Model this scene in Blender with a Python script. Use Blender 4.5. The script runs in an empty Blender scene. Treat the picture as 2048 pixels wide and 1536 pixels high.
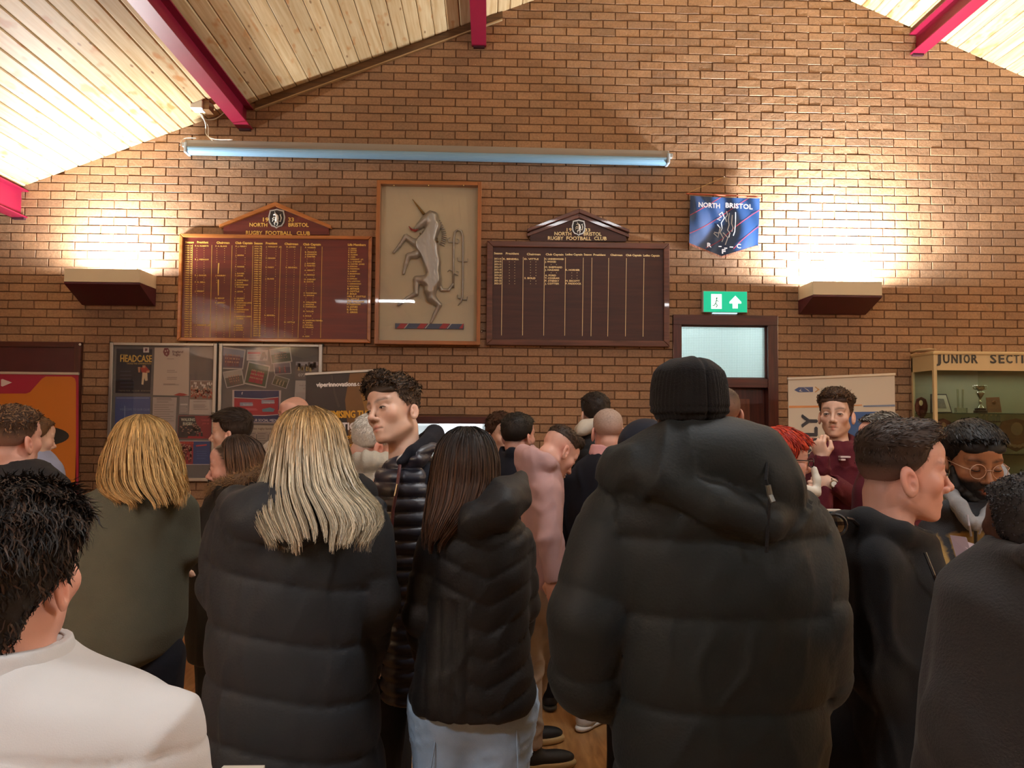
import bpy, bmesh, math, random
import numpy as np
import openvdb
from mathutils import Vector, Matrix
random.seed(7); RNG = np.random.default_rng(7)
SC = bpy.context.scene
COL = SC.collection
R = math.radians

# ------------------------------------------------------------ camera, world, light, exposure
F, YAW, PIT, ROL, D, CAMZ = 1580.0, .02827, .04595, .0075, 7.087, 1.65
_cy, _sy, _cp, _sp = math.cos(YAW), math.sin(YAW), math.cos(PIT), math.sin(PIT)
_r = np.array([_cy, -_sy, 0.0]); _f = np.array([_sy*_cp, _cy*_cp, _sp]); _u = np.array([-_sy*_sp, -_cy*_sp, _cp])
CR = math.cos(ROL)*_r + math.sin(ROL)*_u
CU = math.cos(ROL)*_u - math.sin(ROL)*_r
cam = bpy.data.objects.new('camera', bpy.data.cameras.new('camera')); COL.objects.link(cam)
cam.data.sensor_width = 36.0; cam.data.lens = 36.0*F/2048; cam.data.clip_start = .05
m = Matrix.Identity(4)
for i in range(3):
    m[i][0] = CR[i]; m[i][1] = CU[i]; m[i][2] = -_f[i]
m[2][3] = CAMZ
cam.matrix_world = m
SC.camera = cam
def P(px, py, Y):
    """world point seen at pixel (px,py) whose world y is Y"""
    d = _f*F + CR*(px-1024) - CU*(py-768)
    t = Y/d[1]
    return np.array([d[0]*t, Y, CAMZ + d[2]*t])
def PX(px, py, X):
    d = _f*F + CR*(px-1024) - CU*(py-768); t = X/d[0]
    return np.array([X, d[1]*t, CAMZ + d[2]*t])
def W(px, py, off=0.0): return P(px, py, D-off)

SC.view_settings.view_transform = 'Standard'; SC.view_settings.look = 'None'
SC.view_settings.gamma = 1.0; SC.view_settings.use_curve_mapping = False
SC.view_settings.exposure = 0.08
SC.cycles.use_denoising = True
SC.cycles.max_bounces = 8; SC.cycles.diffuse_bounces = 4
SC.cycles.sample_clamp_indirect = 6.0
world = bpy.data.worlds.new('world'); SC.world = world; world.use_nodes = True
world.node_tree.nodes['Background'].inputs[0].default_value = (.55, .45, .36, 1)
world.node_tree.nodes['Background'].inputs[1].default_value = .15
def area(name, loc, rot, sx, sy, power, col):
    L = bpy.data.lights.new(name, 'AREA'); L.shape = 'RECTANGLE'; L.size = sx; L.size_y = sy
    L.energy = power; L.color = col
    o = bpy.data.objects.new(name, L); o.location = loc; o.rotation_euler = rot; COL.objects.link(o); return o
WARM = (1.0, .94, .84)
# tubes lying in the two wall uplighters in view (they shine straight up out of the open boxes)
LAMP_L = P(222, 552, D-.17); LAMP_R = P(1680, 575, D-.17)
area("uplighter_and_fill", (LAMP_L[0], D-.25, LAMP_L[2]+.03), (R(180), 0, 0), .40, .05, 85, (.97, .98, 1.0))
area('uplighter_and_fill', (LAMP_R[0], D-.25, LAMP_R[2]+.03), (R(180), 0, 0), .40, .05, 275, (.93, .97, 1.0))
# added fill lights without fittings: upward by both side walls, downward overhead
for x, y in ((-4.95, -0.5), (-4.95, -4.5)):
    area('uplighter_and_fill', (x, y, 2.75), (R(180), 0, 0), .10, .52, 400, WARM)
for x, y in ((8.85, 4.0), (8.85, -0.5), (8.85, -4.5)):
    area('uplighter_and_fill', (x, y, 2.75), (R(180), 0, 0), .10, .52, 400, WARM)
for x, y in ((-2.2, -1.0), (4.0, -1.0)):  # unseen overhead fill, added to brighten the people
    area('overhead_fill', (x, y, 3.9), (0, 0, 0), 1.5, .3, 120, (.97, .985, 1.0))
area('overhead_fill', (1.3, 2.4, 4.6), (0, 0, 0), 1.5, .3, 70, (.97, .985, 1.0))

# ------------------------------------------------------------ materials
def lin(c):
    if isinstance(c, str): c = tuple(int(c[i:i+2], 16)/255 for i in (0, 2, 4))
    return tuple((x/12.92 if x <= .04045 else ((x+.055)/1.055)**2.4) for x in c)
MATS = {}
def mat(name, col, rough=.6, metal=0.0, bump=0.0, bscale=200.0, var=0.0, vscale=30.0, attr=None, spec=.5, emit=0.0, coat=0.0, sheen=0.0, stretch=None, trans=0.0, alpha=1.0):
    if name in MATS: return MATS[name]
    M = bpy.data.materials.new(name); M.use_nodes = True; MATS[name] = M
    nt = M.node_tree; N = nt.nodes; Lk = nt.links; b = N['Principled BSDF']
    c = lin(col)
    b.inputs['Base Color'].default_value = (*c, 1); b.inputs['Roughness'].default_value = rough
    b.inputs['Metallic'].default_value = metal; b.inputs['Specular IOR Level'].default_value = spec
    b.inputs['Coat Weight'].default_value = coat; b.inputs['Sheen Weight'].default_value = sheen
    b.inputs['Transmission Weight'].default_value = trans
    if emit: b.inputs['Emission Color'].default_value = (*c, 1); b.inputs['Emission Strength'].default_value = emit
    src = None
    if attr:
        a = N.new('ShaderNodeAttribute'); a.attribute_name = attr; src = a.outputs['Color']
    if var or bump:
        tc = N.new('ShaderNodeTexCoord'); vec = tc.outputs['Object']
        if stretch:
            mp = N.new('ShaderNodeMapping'); mp.inputs['Scale'].default_value = stretch
            Lk.new(vec, mp.inputs[0]); vec = mp.outputs[0]
    if var:
        n = N.new('ShaderNodeTexNoise'); n.inputs['Scale'].default_value = vscale; n.inputs['Detail'].default_value = 4
        Lk.new(vec, n.inputs['Vector'])
        mr = N.new('ShaderNodeMapRange'); mr.inputs[1].default_value = .3; mr.inputs[2].default_value = .7
        mr.inputs[3].default_value = 1-var; mr.inputs[4].default_value = 1+var
        Lk.new(n.outputs['Fac'], mr.inputs[0])
        mx = N.new('ShaderNodeVectorMath'); mx.operation = 'SCALE'
        if src is None: mx.inputs[0].default_value = c
        else: Lk.new(src, mx.inputs[0])
        Lk.new(mr.outputs[0], mx.inputs['Scale']); src = mx.outputs[0]
    if src is not None: Lk.new(src, b.inputs['Base Color'])
    if bump:
        n = N.new('ShaderNodeTexNoise'); n.inputs['Scale'].default_value = bscale; n.inputs['Detail'].default_value = 3
        Lk.new(vec, n.inputs['Vector'])
        bp = N.new('ShaderNodeBump'); bp.inputs['Strength'].default_value = bump; bp.inputs['Distance'].default_value = .003
        Lk.new(n.outputs['Fac'], bp.inputs['Height']); Lk.new(bp.outputs[0], b.inputs['Normal'])
    return M

def brick_material():
    M = bpy.data.materials.new('brick_clay'); M.use_nodes = True; nt = M.node_tree; N = nt.nodes; L = nt.links
    b = N['Principled BSDF']; b.inputs['Roughness'].default_value = .62; b.inputs['Specular IOR Level'].default_value = .45
    oi = N.new('ShaderNodeObjectInfo'); ge = N.new('ShaderNodeNewGeometry')
    ad = N.new('ShaderNodeMath'); ad.operation = 'ADD'; L.new(oi.outputs['Random'], ad.inputs[0]); L.new(ge.outputs['Random Per Island'], ad.inputs[1])
    fr = N.new('ShaderNodeMath'); fr.operation = 'FRACT'; L.new(ad.outputs[0], fr.inputs[0])
    cr = N.new('ShaderNodeValToRGB'); e = cr.color_ramp.elements
    e[0].position = 0; e[0].color = (*lin('896a50'), 1); e[1].position = 1; e[1].color = (*lin('a48262'), 1)
    for p, c in ((.25, '987556'), (.5, '9e7b5b'), (.75, '967456'), (.9, '8b6d53')):
        x = cr.color_ramp.elements.new(p); x.color = (*lin(c), 1)
    L.new(fr.outputs[0], cr.inputs[0])
    n = N.new('ShaderNodeTexNoise'); n.inputs['Scale'].default_value = 60; n.inputs['Detail'].default_value = 5
    L.new(ge.outputs['Position'], n.inputs['Vector'])
    mr = N.new('ShaderNodeMapRange'); mr.inputs[1].default_value = .3; mr.inputs[2].default_value = .7; mr.inputs[3].default_value = .82; mr.inputs[4].default_value = 1.16
    L.new(n.outputs['Fac'], mr.inputs[0])
    n3 = N.new('ShaderNodeTexNoise'); n3.inputs['Scale'].default_value = 1.6; L.new(ge.outputs['Position'], n3.inputs['Vector'])
    mr3 = N.new('ShaderNodeMapRange'); mr3.inputs[1].default_value = .35; mr3.inputs[2].default_value = .65; mr3.inputs[3].default_value = .93; mr3.inputs[4].default_value = 1.07
    L.new(n3.outputs['Fac'], mr3.inputs[0])
    mm = N.new('ShaderNodeMath'); mm.operation = 'MULTIPLY'; L.new(mr.outputs[0], mm.inputs[0]); L.new(mr3.outputs[0], mm.inputs[1])
    vm = N.new('ShaderNodeVectorMath'); vm.operation = 'SCALE'; L.new(cr.outputs[0], vm.inputs[0]); L.new(mm.outputs[0], vm.inputs['Scale'])
    # sparse white flecks
    vo = N.new('ShaderNodeTexVoronoi'); vo.inputs['Scale'].default_value = 26; L.new(ge.outputs['Position'], vo.inputs['Vector'])
    lt = N.new('ShaderNodeMath'); lt.operation = 'LESS_THAN'; lt.inputs[1].default_value = .07; L.new(vo.outputs['Distance'], lt.inputs[0])
    sp = N.new('ShaderNodeSeparateColor'); L.new(vo.outputs['Color'], sp.inputs[0])
    gt = N.new('ShaderNodeMath'); gt.operation = 'GREATER_THAN'; gt.inputs[1].default_value = .95; L.new(sp.outputs[0], gt.inputs[0])
    m2 = N.new('ShaderNodeMath'); m2.operation = 'MULTIPLY'; L.new(lt.outputs[0], m2.inputs[0]); L.new(gt.outputs[0], m2.inputs[1])
    mx = N.new('ShaderNodeMix'); mx.data_type = 'RGBA'; L.new(m2.outputs[0], mx.inputs[0]); L.new(vm.outputs[0], mx.inputs[6]); mx.inputs[7].default_value = (*lin('d8c8a8'), 1)
    L.new(mx.outputs[2], b.inputs['Base Color'])
    n2 = N.new('ShaderNodeTexNoise'); n2.inputs['Scale'].default_value = 130; n2.inputs['Detail'].default_value = 5; L.new(ge.outputs['Position'], n2.inputs['Vector'])
    wv = N.new('ShaderNodeTexNoise'); wv.inputs['Scale'].default_value = 22; L.new(ge.outputs['Position'], wv.inputs['Vector'])
    sm = N.new('ShaderNodeMath'); sm.operation = 'MULTIPLY_ADD'; sm.inputs[1].default_value = 2.0; L.new(wv.outputs['Fac'], sm.inputs[0]); L.new(n2.outputs['Fac'], sm.inputs[2])
    bp = N.new('ShaderNodeBump'); bp.inputs['Strength'].default_value = .55; bp.inputs['Distance'].default_value = .0035
    L.new(sm.outputs[0], bp.inputs['Height']); L.new(bp.outputs[0], b.inputs['Normal'])
    return M

def pine_material():
    M = bpy.data.materials.new('varnished_pine'); M.use_nodes = True; nt = M.node_tree; N = nt.nodes; L = nt.links
    b = N['Principled BSDF']; b.inputs['Roughness'].default_value = .55
    tc = N.new('ShaderNodeTexCoord'); oi = N.new('ShaderNodeObjectInfo')
    ml = N.new('ShaderNodeMath'); ml.operation = 'MULTIPLY'; ml.inputs[1].default_value = 37.0; L.new(oi.outputs['Random'], ml.inputs[0])
    cb = N.new('ShaderNodeCombineXYZ'); L.new(ml.outputs[0], cb.inputs[1]); L.new(ml.outputs[0], cb.inputs[2])
    va = N.new('ShaderNodeVectorMath'); va.operation = 'ADD'; L.new(tc.outputs['Object'], va.inputs[0]); L.new(cb.outputs[0], va.inputs[1])
    mp = N.new('ShaderNodeMapping'); mp.inputs['Scale'].default_value = (26, 1.3, 26); L.new(va.outputs[0], mp.inputs[0])
    n = N.new('ShaderNodeTexNoise'); n.inputs['Scale'].default_value = 1.6; n.inputs['Detail'].default_value = 5; L.new(mp.outputs[0], n.inputs['Vector'])
    cr = N.new('ShaderNodeValToRGB'); cr.color_ramp.elements[0].position = .3; cr.color_ramp.elements[0].color = (*lin('bf9f70'), 1)
    cr.color_ramp.elements[1].position = .7; cr.color_ramp.elements[1].color = (*lin('d8c298'), 1); L.new(n.outputs['Fac'], cr.inputs[0])
    # orange resin patches
    mp2 = N.new('ShaderNodeMapping'); mp2.inputs['Scale'].default_value = (7, 2.6, 7); L.new(va.outputs[0], mp2.inputs[0])
    n2 = N.new('ShaderNodeTexNoise'); n2.inputs['Scale'].default_value = 1.5; n2.inputs['Detail'].default_value = 2; L.new(mp2.outputs[0], n2.inputs['Vector'])
    r2 = N.new('ShaderNodeMapRange'); r2.inputs[1].default_value = .60; r2.inputs[2].default_value = .70; r2.inputs[4].default_value = .75; L.new(n2.outputs['Fac'], r2.inputs[0])
    mx = N.new('ShaderNodeMix'); mx.data_type = 'RGBA'; L.new(r2.outputs[0], mx.inputs[0]); L.new(cr.outputs[0], mx.inputs[6]); mx.inputs[7].default_value = (*lin('b9793a'), 1)
    # knots
    mp3 = N.new('ShaderNodeMapping'); mp3.inputs['Scale'].default_value = (9, 3.2, 9); L.new(va.outputs[0], mp3.inputs[0])
    vo = N.new('ShaderNodeTexVoronoi'); vo.inputs['Scale'].default_value = 1.1; L.new(mp3.outputs[0], vo.inputs['Vector'])
    r3 = N.new('ShaderNodeMapRange'); r3.inputs[1].default_value = .11; r3.inputs[2].default_value = .05; r3.inputs[3].default_value = 0; r3.inputs[4].default_value = .8; L.new(vo.outputs['Distance'], r3.inputs[0])
    mx2 = N.new('ShaderNodeMix'); mx2.data_type = 'RGBA'; L.new(r3.outputs[0], mx2.inputs[0]); L.new(mx.outputs[2], mx2.inputs[6]); mx2.inputs[7].default_value = (*lin('7a5230'), 1)
    mr = N.new('ShaderNodeMapRange'); mr.inputs[3].default_value = .88; mr.inputs[4].default_value = 1.08; L.new(oi.outputs['Random'], mr.inputs[0])
    vm = N.new('ShaderNodeVectorMath'); vm.operation = 'SCALE'; L.new(mx2.outputs[2], vm.inputs[0]); L.new(mr.outputs[0], vm.inputs['Scale'])
    L.new(vm.outputs[0], b.inputs['Base Color'])
    return M

def wood(name, c1, c2, rough=.35, axis=0, scale=1.0, coat=.3):
    if name in MATS: return MATS[name]
    M = bpy.data.materials.new(name); M.use_nodes = True; MATS[name] = M; nt = M.node_tree; N = nt.nodes; L = nt.links
    b = N['Principled BSDF']; b.inputs['Roughness'].default_value = rough; b.inputs['Coat Weight'].default_value = coat
    tc = N.new('ShaderNodeTexCoord'); mp = N.new('ShaderNodeMapping'); s = [30*scale]*3; s[axis] = 2.0*scale
    mp.inputs['Scale'].default_value = s; L.new(tc.outputs['Object'], mp.inputs[0])
    n = N.new('ShaderNodeTexNoise'); n.inputs['Scale'].default_value = 1.5; n.inputs['Detail'].default_value = 6; n.inputs['Distortion'].default_value = .6; L.new(mp.outputs[0], n.inputs['Vector'])
    cr = N.new('ShaderNodeValToRGB'); cr.color_ramp.elements[0].position = .32; cr.color_ramp.elements[0].color = (*lin(c1), 1)
    cr.color_ramp.elements[1].position = .68; cr.color_ramp.elements[1].color = (*lin(c2), 1); L.new(n.outputs['Fac'], cr.inputs[0])
    L.new(cr.outputs[0], b.inputs['Base Color'])
    return M
def glass(name, rough=.0, tint='ffffff', spec=.5, mixfac=.9):
    """thin pane: mostly see-through with a glossy reflection by angle"""
    if name in MATS: return MATS[name]
    M = bpy.data.materials.new(name); M.use_nodes = True; MATS[name] = M; nt = M.node_tree; N = nt.nodes; L = nt.links
    N.remove(N['Principled BSDF']); out = N['Material Output']
    tr = N.new('ShaderNodeBsdfTransparent'); tr.inputs[0].default_value = (*lin(tint), 1)
    gl = N.new('ShaderNodeBsdfGlossy'); gl.inputs['Roughness'].default_value = rough
    lw = N.new('ShaderNodeLayerWeight'); pw = N.new('ShaderNodeMath'); pw.operation = 'POWER'; pw.inputs[1].default_value = 5; L.new(lw.outputs['Facing'], pw.inputs[0])
    fr = N.new('ShaderNodeMath'); fr.operation = 'MULTIPLY_ADD'; fr.inputs[1].default_value = .9; fr.inputs[2].default_value = .035; L.new(pw.outputs[0], fr.inputs[0])
    mx = N.new('ShaderNodeMixShader'); L.new(fr.outputs[0], mx.inputs[0]); L.new(tr.outputs[0], mx.inputs[1]); L.new(gl.outputs[0], mx.inputs[2])
    L.new(mx.outputs[0], out.inputs[0]); return M

# ------------------------------------------------------------ object helpers
def mk(name, verts, faces, material=None, parent=None, smooth=False, col=None, origin=None, mats=None, mi=None):
    me = bpy.data.meshes.new(name)
    v = np.asarray(verts, dtype=np.float64)
    if origin is not None: v = v-np.asarray(origin)
    if isinstance(faces, np.ndarray) and faces.ndim == 2:
        n, k = faces.shape
        me.vertices.add(len(v)); me.vertices.foreach_set('co', v.ravel())
        me.loops.add(n*k); me.loops.foreach_set('vertex_index', faces.ravel().astype(np.int32))
        me.polygons.add(n); me.polygons.foreach_set('loop_start', np.arange(0, n*k, k, dtype=np.int32))
        me.polygons.foreach_set('loop_total', np.full(n, k, dtype=np.int32)); me.update(calc_edges=True); me.validate()
    else:
        me.from_pydata([tuple(x) for x in v], [], [tuple(int(i) for i in f) for f in faces]); me.update()
    if smooth: me.polygons.foreach_set('use_smooth', np.ones(len(me.polygons), dtype=bool))
    for mm in (mats or ([material] if material else [])): me.materials.append(mm)
    if mi is not None: me.polygons.foreach_set('material_index', np.asarray(mi, dtype=np.int32))
    if col is not None:
        c = np.ones((len(v), 4), dtype=np.float32); c[:, :3] = col
        a = me.color_attributes.new('Col', 'FLOAT_COLOR', 'POINT'); a.data.foreach_set('color', c.ravel())
    o = bpy.data.objects.new(name, me); COL.objects.link(o)
    if parent is not None: o.parent = parent
    if origin is not None and parent is None: o.location = tuple(origin)
    return o
class G:
    """collects simple solids; build() links them as one mesh object"""
    def __init__(s): s.v = []; s.f = []; s.m = []; s.cm = 0
    def _a(s, v, f):
        n = len(s.v); s.v += [tuple(x) for x in v]; s.f += [tuple(i+n for i in q) for q in f]; s.m += [s.cm]*len(f); return s
    def box(s, x0, x1, y0, y1, z0, z1):
        v = [(x0, y0, z0), (x1, y0, z0), (x1, y1, z0), (x0, y1, z0), (x0, y0, z1), (x1, y0, z1), (x1, y1, z1), (x0, y1, z1)]
        return s._a(v, [(0, 3, 2, 1), (4, 5, 6, 7), (0, 1, 5, 4), (1, 2, 6, 5), (2, 3, 7, 6), (3, 0, 4, 7)])
    def hull8(s, v): return s._a(v, [(0, 3, 2, 1), (4, 5, 6, 7), (0, 1, 5, 4), (1, 2, 6, 5), (2, 3, 7, 6), (3, 0, 4, 7)])
    def prism(s, pts, y0, y1):
        """polygon in (x,z), counter-clockwise seen from the room (-y), between y0 (front) and y1 (back)"""
        n = len(pts); v = [(x, y0, z) for x, z in pts]+[(x, y1, z) for x, z in pts]
        f = [tuple(range(n)), tuple(range(2*n-1, n-1, -1))]+[(i, i+n, (i+1) % n+n, (i+1) % n) for i in range(n)]
        return s._a(v, f)
    def prismv(s, pts, off):
        """polygon of 3-D points extruded by vector off"""
        n = len(pts); v = [tuple(p) for p in pts]+[tuple(np.asarray(p)+np.asarray(off)) for p in pts]
        f = [tuple(range(n)), tuple(range(2*n-1, n-1, -1))]+[(i, i+n, (i+1) % n+n, (i+1) % n) for i in range(n)]
        return s._a(v, f)
    def tube(s, pts, r, n=8, caps=True):
        pts = [np.asarray(p, float) for p in pts]; r = [r]*len(pts) if np.isscalar(r) else r
        vs = []; up = None
        for i, p in enumerate(pts):
            t = pts[min(i+1, len(pts)-1)]-pts[max(i-1, 0)]; t = t/(np.linalg.norm(t)+1e-9)
            a = np.cross(t, (0, 0, 1) if abs(t[2]) < .9 else (1, 0, 0)) if up is None else up-t*np.dot(up, t)
            a /= np.linalg.norm(a)+1e-9; up = a; b = np.cross(t, a)
            vs += [p+r[i]*(math.cos(2*math.pi*k/n)*a+math.sin(2*math.pi*k/n)*b) for k in range(n)]
        f = [(i*n+k, i*n+(k+1) % n, (i+1)*n+(k+1) % n, (i+1)*n+k) for i in range(len(pts)-1) for k in range(n)]
        if caps: f += [tuple(range(n-1, -1, -1)), tuple(range((len(pts)-1)*n, len(pts)*n))]
        return s._a(vs, f)
    def lathe(s, prof, cx, cy, n=20):
        vs = [(cx+r*math.cos(2*math.pi*k/n), cy+r*math.sin(2*math.pi*k/n), z) for r, z in prof for k in range(n)]
        f = [(i*n+k, i*n+(k+1) % n, (i+1)*n+(k+1) % n, (i+1)*n+k) for i in range(len(prof)-1) for k in range(n)]
        f += [tuple(range(n-1, -1, -1)), tuple(range((len(prof)-1)*n, len(prof)*n))]
        return s._a(vs, f)
    def disc(s, cx, cz, r, y0, y1, n=20, rz=None):
        rz = rz or r
        return s.prism([(cx+r*math.cos(2*math.pi*k/n), cz+rz*math.sin(2*math.pi*k/n)) for k in range(n)], y0, y1)
    def sphere(s, c, r, n=12, m=8):
        r = (r, r, r) if np.isscalar(r) else r
        vs = [(c[0], c[1], c[2]-r[2])]+[(c[0]+r[0]*math.cos(2*math.pi*k/n)*math.sin(math.pi*j/m), c[1]+r[1]*math.sin(2*math.pi*k/n)*math.sin(math.pi*j/m), c[2]-r[2]*math.cos(math.pi*j/m)) for j in range(1, m) for k in range(n)]+[(c[0], c[1], c[2]+r[2])]
        f = [(0, 1+(k+1) % n, 1+k) for k in range(n)]
        f += [(1+j*n+k, 1+j*n+(k+1) % n, 1+(j+1)*n+(k+1) % n, 1+(j+1)*n+k) for j in range(m-2) for k in range(n)]
        l = len(vs)-1; f += [(l, 1+(m-2)*n+k, 1+(m-2)*n+(k+1) % n) for k in range(n)]
        return s._a(vs, f)
    def add(s, vf): return s._a(vf[0], vf[1])
    def build(s, name, material=None, parent=None, smooth=False, bevel=0.0, origin=None, mats=None):
        o = mk(name, s.v, s.f, material, parent, smooth, origin=origin, mats=mats, mi=(s.m if mats else None))
        if bevel:
            b = o.modifiers.new('b', 'BEVEL'); b.width = bevel; b.segments = 2; b.limit_method = 'ANGLE'
        return o
def tag(o, label=None, cat=None, group=None, kind=None):
    if label: o['label'] = label
    if cat: o['category'] = cat
    if group: o['group'] = group
    if kind: o['kind'] = kind
    return o
def thing(name, label, cat, loc=(0, 0, 0), group=None):
    """Empty at the thing's base; parts are given in world coordinates and offset through the parent inverse"""
    o = bpy.data.objects.new(name, None); COL.objects.link(o); o.empty_display_size = .1
    o.location = tuple(loc); tag(o, label, cat, group); return o
def adopt(par, *kids):
    """parent kids (built in world coordinates) and give them local coordinates"""
    L = Vector(par.location)
    for k in kids:
        if k.type == 'MESH' and k.location.length == 0: k.data.transform(Matrix.Translation(-L))
        k.parent = par
    return par
def part(par, g, name, material=None, smooth=False, bevel=0.0, mats=None):
    """builds G g (world coordinates) as a child of par, whose chain origin is world_origin(par)"""
    o = g.build(name, material, par, smooth, bevel, mats=mats)
    o.data.transform(Matrix.Translation(-worig(par)))
    return o
def worig(o):
    v = Vector((0, 0, 0))
    while o is not None: v += Vector(o.location); o = o.parent
    return v

# ------------------------------------------------------------ lettering (flat print and raised letters)
_TC = {}
_GL = {}
def _text_mesh(s):
    """outline of a string at size 1 as (verts Nx2, faces, width, cap height)"""
    if s in _TC: return _TC[s]
    cu = bpy.data.curves.new('t', 'FONT'); cu.body = s; cu.resolution_u = 2; cu.size = 1
    o = bpy.data.objects.new('t', cu); COL.objects.link(o)
    dg = bpy.context.evaluated_depsgraph_get(); me = bpy.data.meshes.new_from_object(o.evaluated_get(dg))
    v = np.array([x.co[:2] for x in me.vertices]) if len(me.vertices) else np.zeros((0, 2)); f = [tuple(p.vertices) for p in me.polygons]
    bpy.data.objects.remove(o); bpy.data.curves.remove(cu); bpy.data.meshes.remove(me)
    _TC[s] = (v, f); return _TC[s]
CAP = 0.70
def text(s, o3, ex, ez, cap, width=None, align='L', bold=0.0):
    """returns (verts, faces): the string standing in the plane of ex/ez from world point o3 with the given cap height"""
    v, f = _text_mesh(s)
    if len(v) == 0: return [], []
    x0, x1 = v[:, 0].min(), v[:, 0].max(); k = cap/CAP; kx = k if width is None else width/(x1-x0)
    u = (v[:, 0]-x0)*kx; wdt = (x1-x0)*kx
    if align == 'C': u -= wdt/2
    if align == 'R': u -= wdt
    o3 = np.asarray(o3); ex = np.asarray(ex, float); ez = np.asarray(ez, float)
    if not bold: return o3+u[:, None]*ex+(v[:, 1]*k)[:, None]*ez, f
    V = []; Fc = []; nn = np.cross(ex, ez); nn = nn/np.linalg.norm(nn)*.00025
    for q, (dx, dz) in enumerate(((-bold, 0), (bold, 0), (0, bold), (0, -bold))):
        n = sum(len(a) for a in V); V.append(o3+nn*q+(u+dx)[:, None]*ex+(v[:, 1]*k+dz)[:, None]*ez); Fc += [tuple(i+n for i in q) for q in f]
    return np.vstack(V), Fc
EX = (1, 0, 0); EZ = (0, 0, 1)
def wtext(g, s, px, py, hpx, off, wpx=None, align='L', bold=0.0):
    """string on the back wall, off metres proud of it: baseline start at pixel (px,py), cap height hpx"""
    o = W(px, py, off); sc = (D-off)/F
    g.add(text(s, o, EX, EZ, hpx*sc, None if wpx is None else wpx*sc, align, bold))
# ------------------------------------------------------------ the room shell
HH, BW = .0759, .225
Z0 = CAMZ+3.834; X0 = .1144
MB = brick_material(); MORT = mat('mortar', '6b4c34', .9, bump=.3, bscale=300)
_a, _b = W(61.5, 367), W(1069, 0); SL = (_b[2]-_a[2])/(_b[0]-_a[0])
_c, _d = W(1697, 0), W(2048, 154); SR = (_d[2]-_c[2])/(_d[0]-_c[0])
RX = (_c[2]-_a[2]+SL*_a[0]-SR*_c[0])/(SL-SR); RZ = _a[2]+SL*(RX-_a[0])
XL, XR, YB = -5.2, 9.1, -8.0
def cz(x): return RZ+SL*(x-RX) if x < RX else RZ+SR*(x-RX)
# openings in the far wall: door with transom, serving hatch
dl, dr = W(1346, 700)[0], W(1553, 700)[0]; dtop = W(1450, 633)[2]
hl, hr = W(768, 836)[0], W(1004, 836)[0]; htop = W(920, 834)[2]; hbot = 1.08
bl = thing('wall_back', None, None, (0, D, 0)); bl['kind'] = 'structure'
g = G(); y0, y1 = D+.009, D+.22
def wallpoly(x0, x1, zb):
    xs = [x0]+([RX] if x0 < RX < x1 else [])+[x1]
    pts = [(x0, zb), (x1, zb)]+[(x, cz(x)+.05) for x in reversed(xs)]
    g.prism(pts, y0, y1)
wallpoly(XL, hl, 0); wallpoly(hl, hr, htop); g.box(hl, hr, y0, y1, 0, hbot); wallpoly(hr, dl, 0); wallpoly(dl, dr, dtop); wallpoly(dr, XR, 0)
part(bl, g, 'mortar_backing', MORT)
def brick_vf(x, z, w, h, d, seed):
    """a slightly uneven brick, front face rounded at the arris, sides running back to the mortar"""
    r = random.Random(seed); e = .0022
    j = lambda a=.0011: r.uniform(-a, a)
    yf = D-d
    o = [(x+j(), D+.012, z+j()), (x+w+j(), D+.012, z+j()), (x+w+j(), D+.012, z+h+j()), (x+j(), D+.012, z+h+j())]
    m_ = [(x+j(), yf+.0035, z+j()), (x+w+j(), yf+.0035, z+j()), (x+w+j(), yf+.0035, z+h+j()), (x+j(), yf+.0035, z+h+j())]
    xm = x+w*r.uniform(.35, .65)
    top = (xm, yf+.0035, z+h+j(.0016)); bot = (xm, yf+.0035, z+j(.0016))
    i_ = [(x+e+j(), yf+j(), z+e), (x+w-e, yf+j(), z+e+j()), (x+w-e+j(), yf+j(), z+h-e), (x+e, yf+j(), z+h-e+j())]
    it = (xm, yf+j(.0014), z+h-e+j()); ib = (xm, yf+j(.0014), z+e+j())
    v = o+m_+i_+[top, bot, it, ib]
    f = [(0, 1, 5, 13, 4), (1, 2, 6, 5), (2, 3, 7, 12, 6), (3, 0, 4, 7),
         (4, 13, 15, 8), (13, 5, 9, 15), (5, 6, 10, 9), (6, 12, 14, 10), (12, 7, 11, 14), (7, 4, 8, 11), (8, 15, 14, 11), (15, 9, 10, 14)]
    return v, f
def overlaps(xa, xb, za, zb, o): return xb > o[0] and xa < o[1] and zb > o[2] and za < o[3]
opens = [(dl, dr, -1, dtop), (hl, hr, hbot, htop)]
bricks = []
nrow0 = int((Z0-RZ)/HH)-2
for i in range(nrow0, 75):
    zt = Z0-HH*i; zb = zt-HH+.0085
    if zt < .0: break
    if zb < 0: continue
    k0 = int((XL-X0)/BW)-1
    for k in range(k0, int((XR-X0)/BW)+1):
        xa = X0+BW*k+(BW/2 if i % 2 else 0)+.0045; xb = xa+BW-.009
        xa_, xb_ = max(xa, XL), min(xb, XR)
        if xb_-xa_ < .03: continue
        if zb > cz((xa_+xb_)/2): continue
        segs = [(xa_, xb_)]
        for o in opens:
            ns = []
            for (a, b) in segs:
                if overlaps(a, b, zb, zt, o) and zb+HH*.5 < o[3] and zt-HH*.5 > o[2]:
                    if a < o[0]-.02: ns.append((a, o[0]))
                    if b > o[1]+.02: ns.append((o[1], b))
                else: ns.append((a, b))
            segs = ns
        for a, b in segs: bricks.append((a, zb, b-a, zt-zb, i, k))
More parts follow.
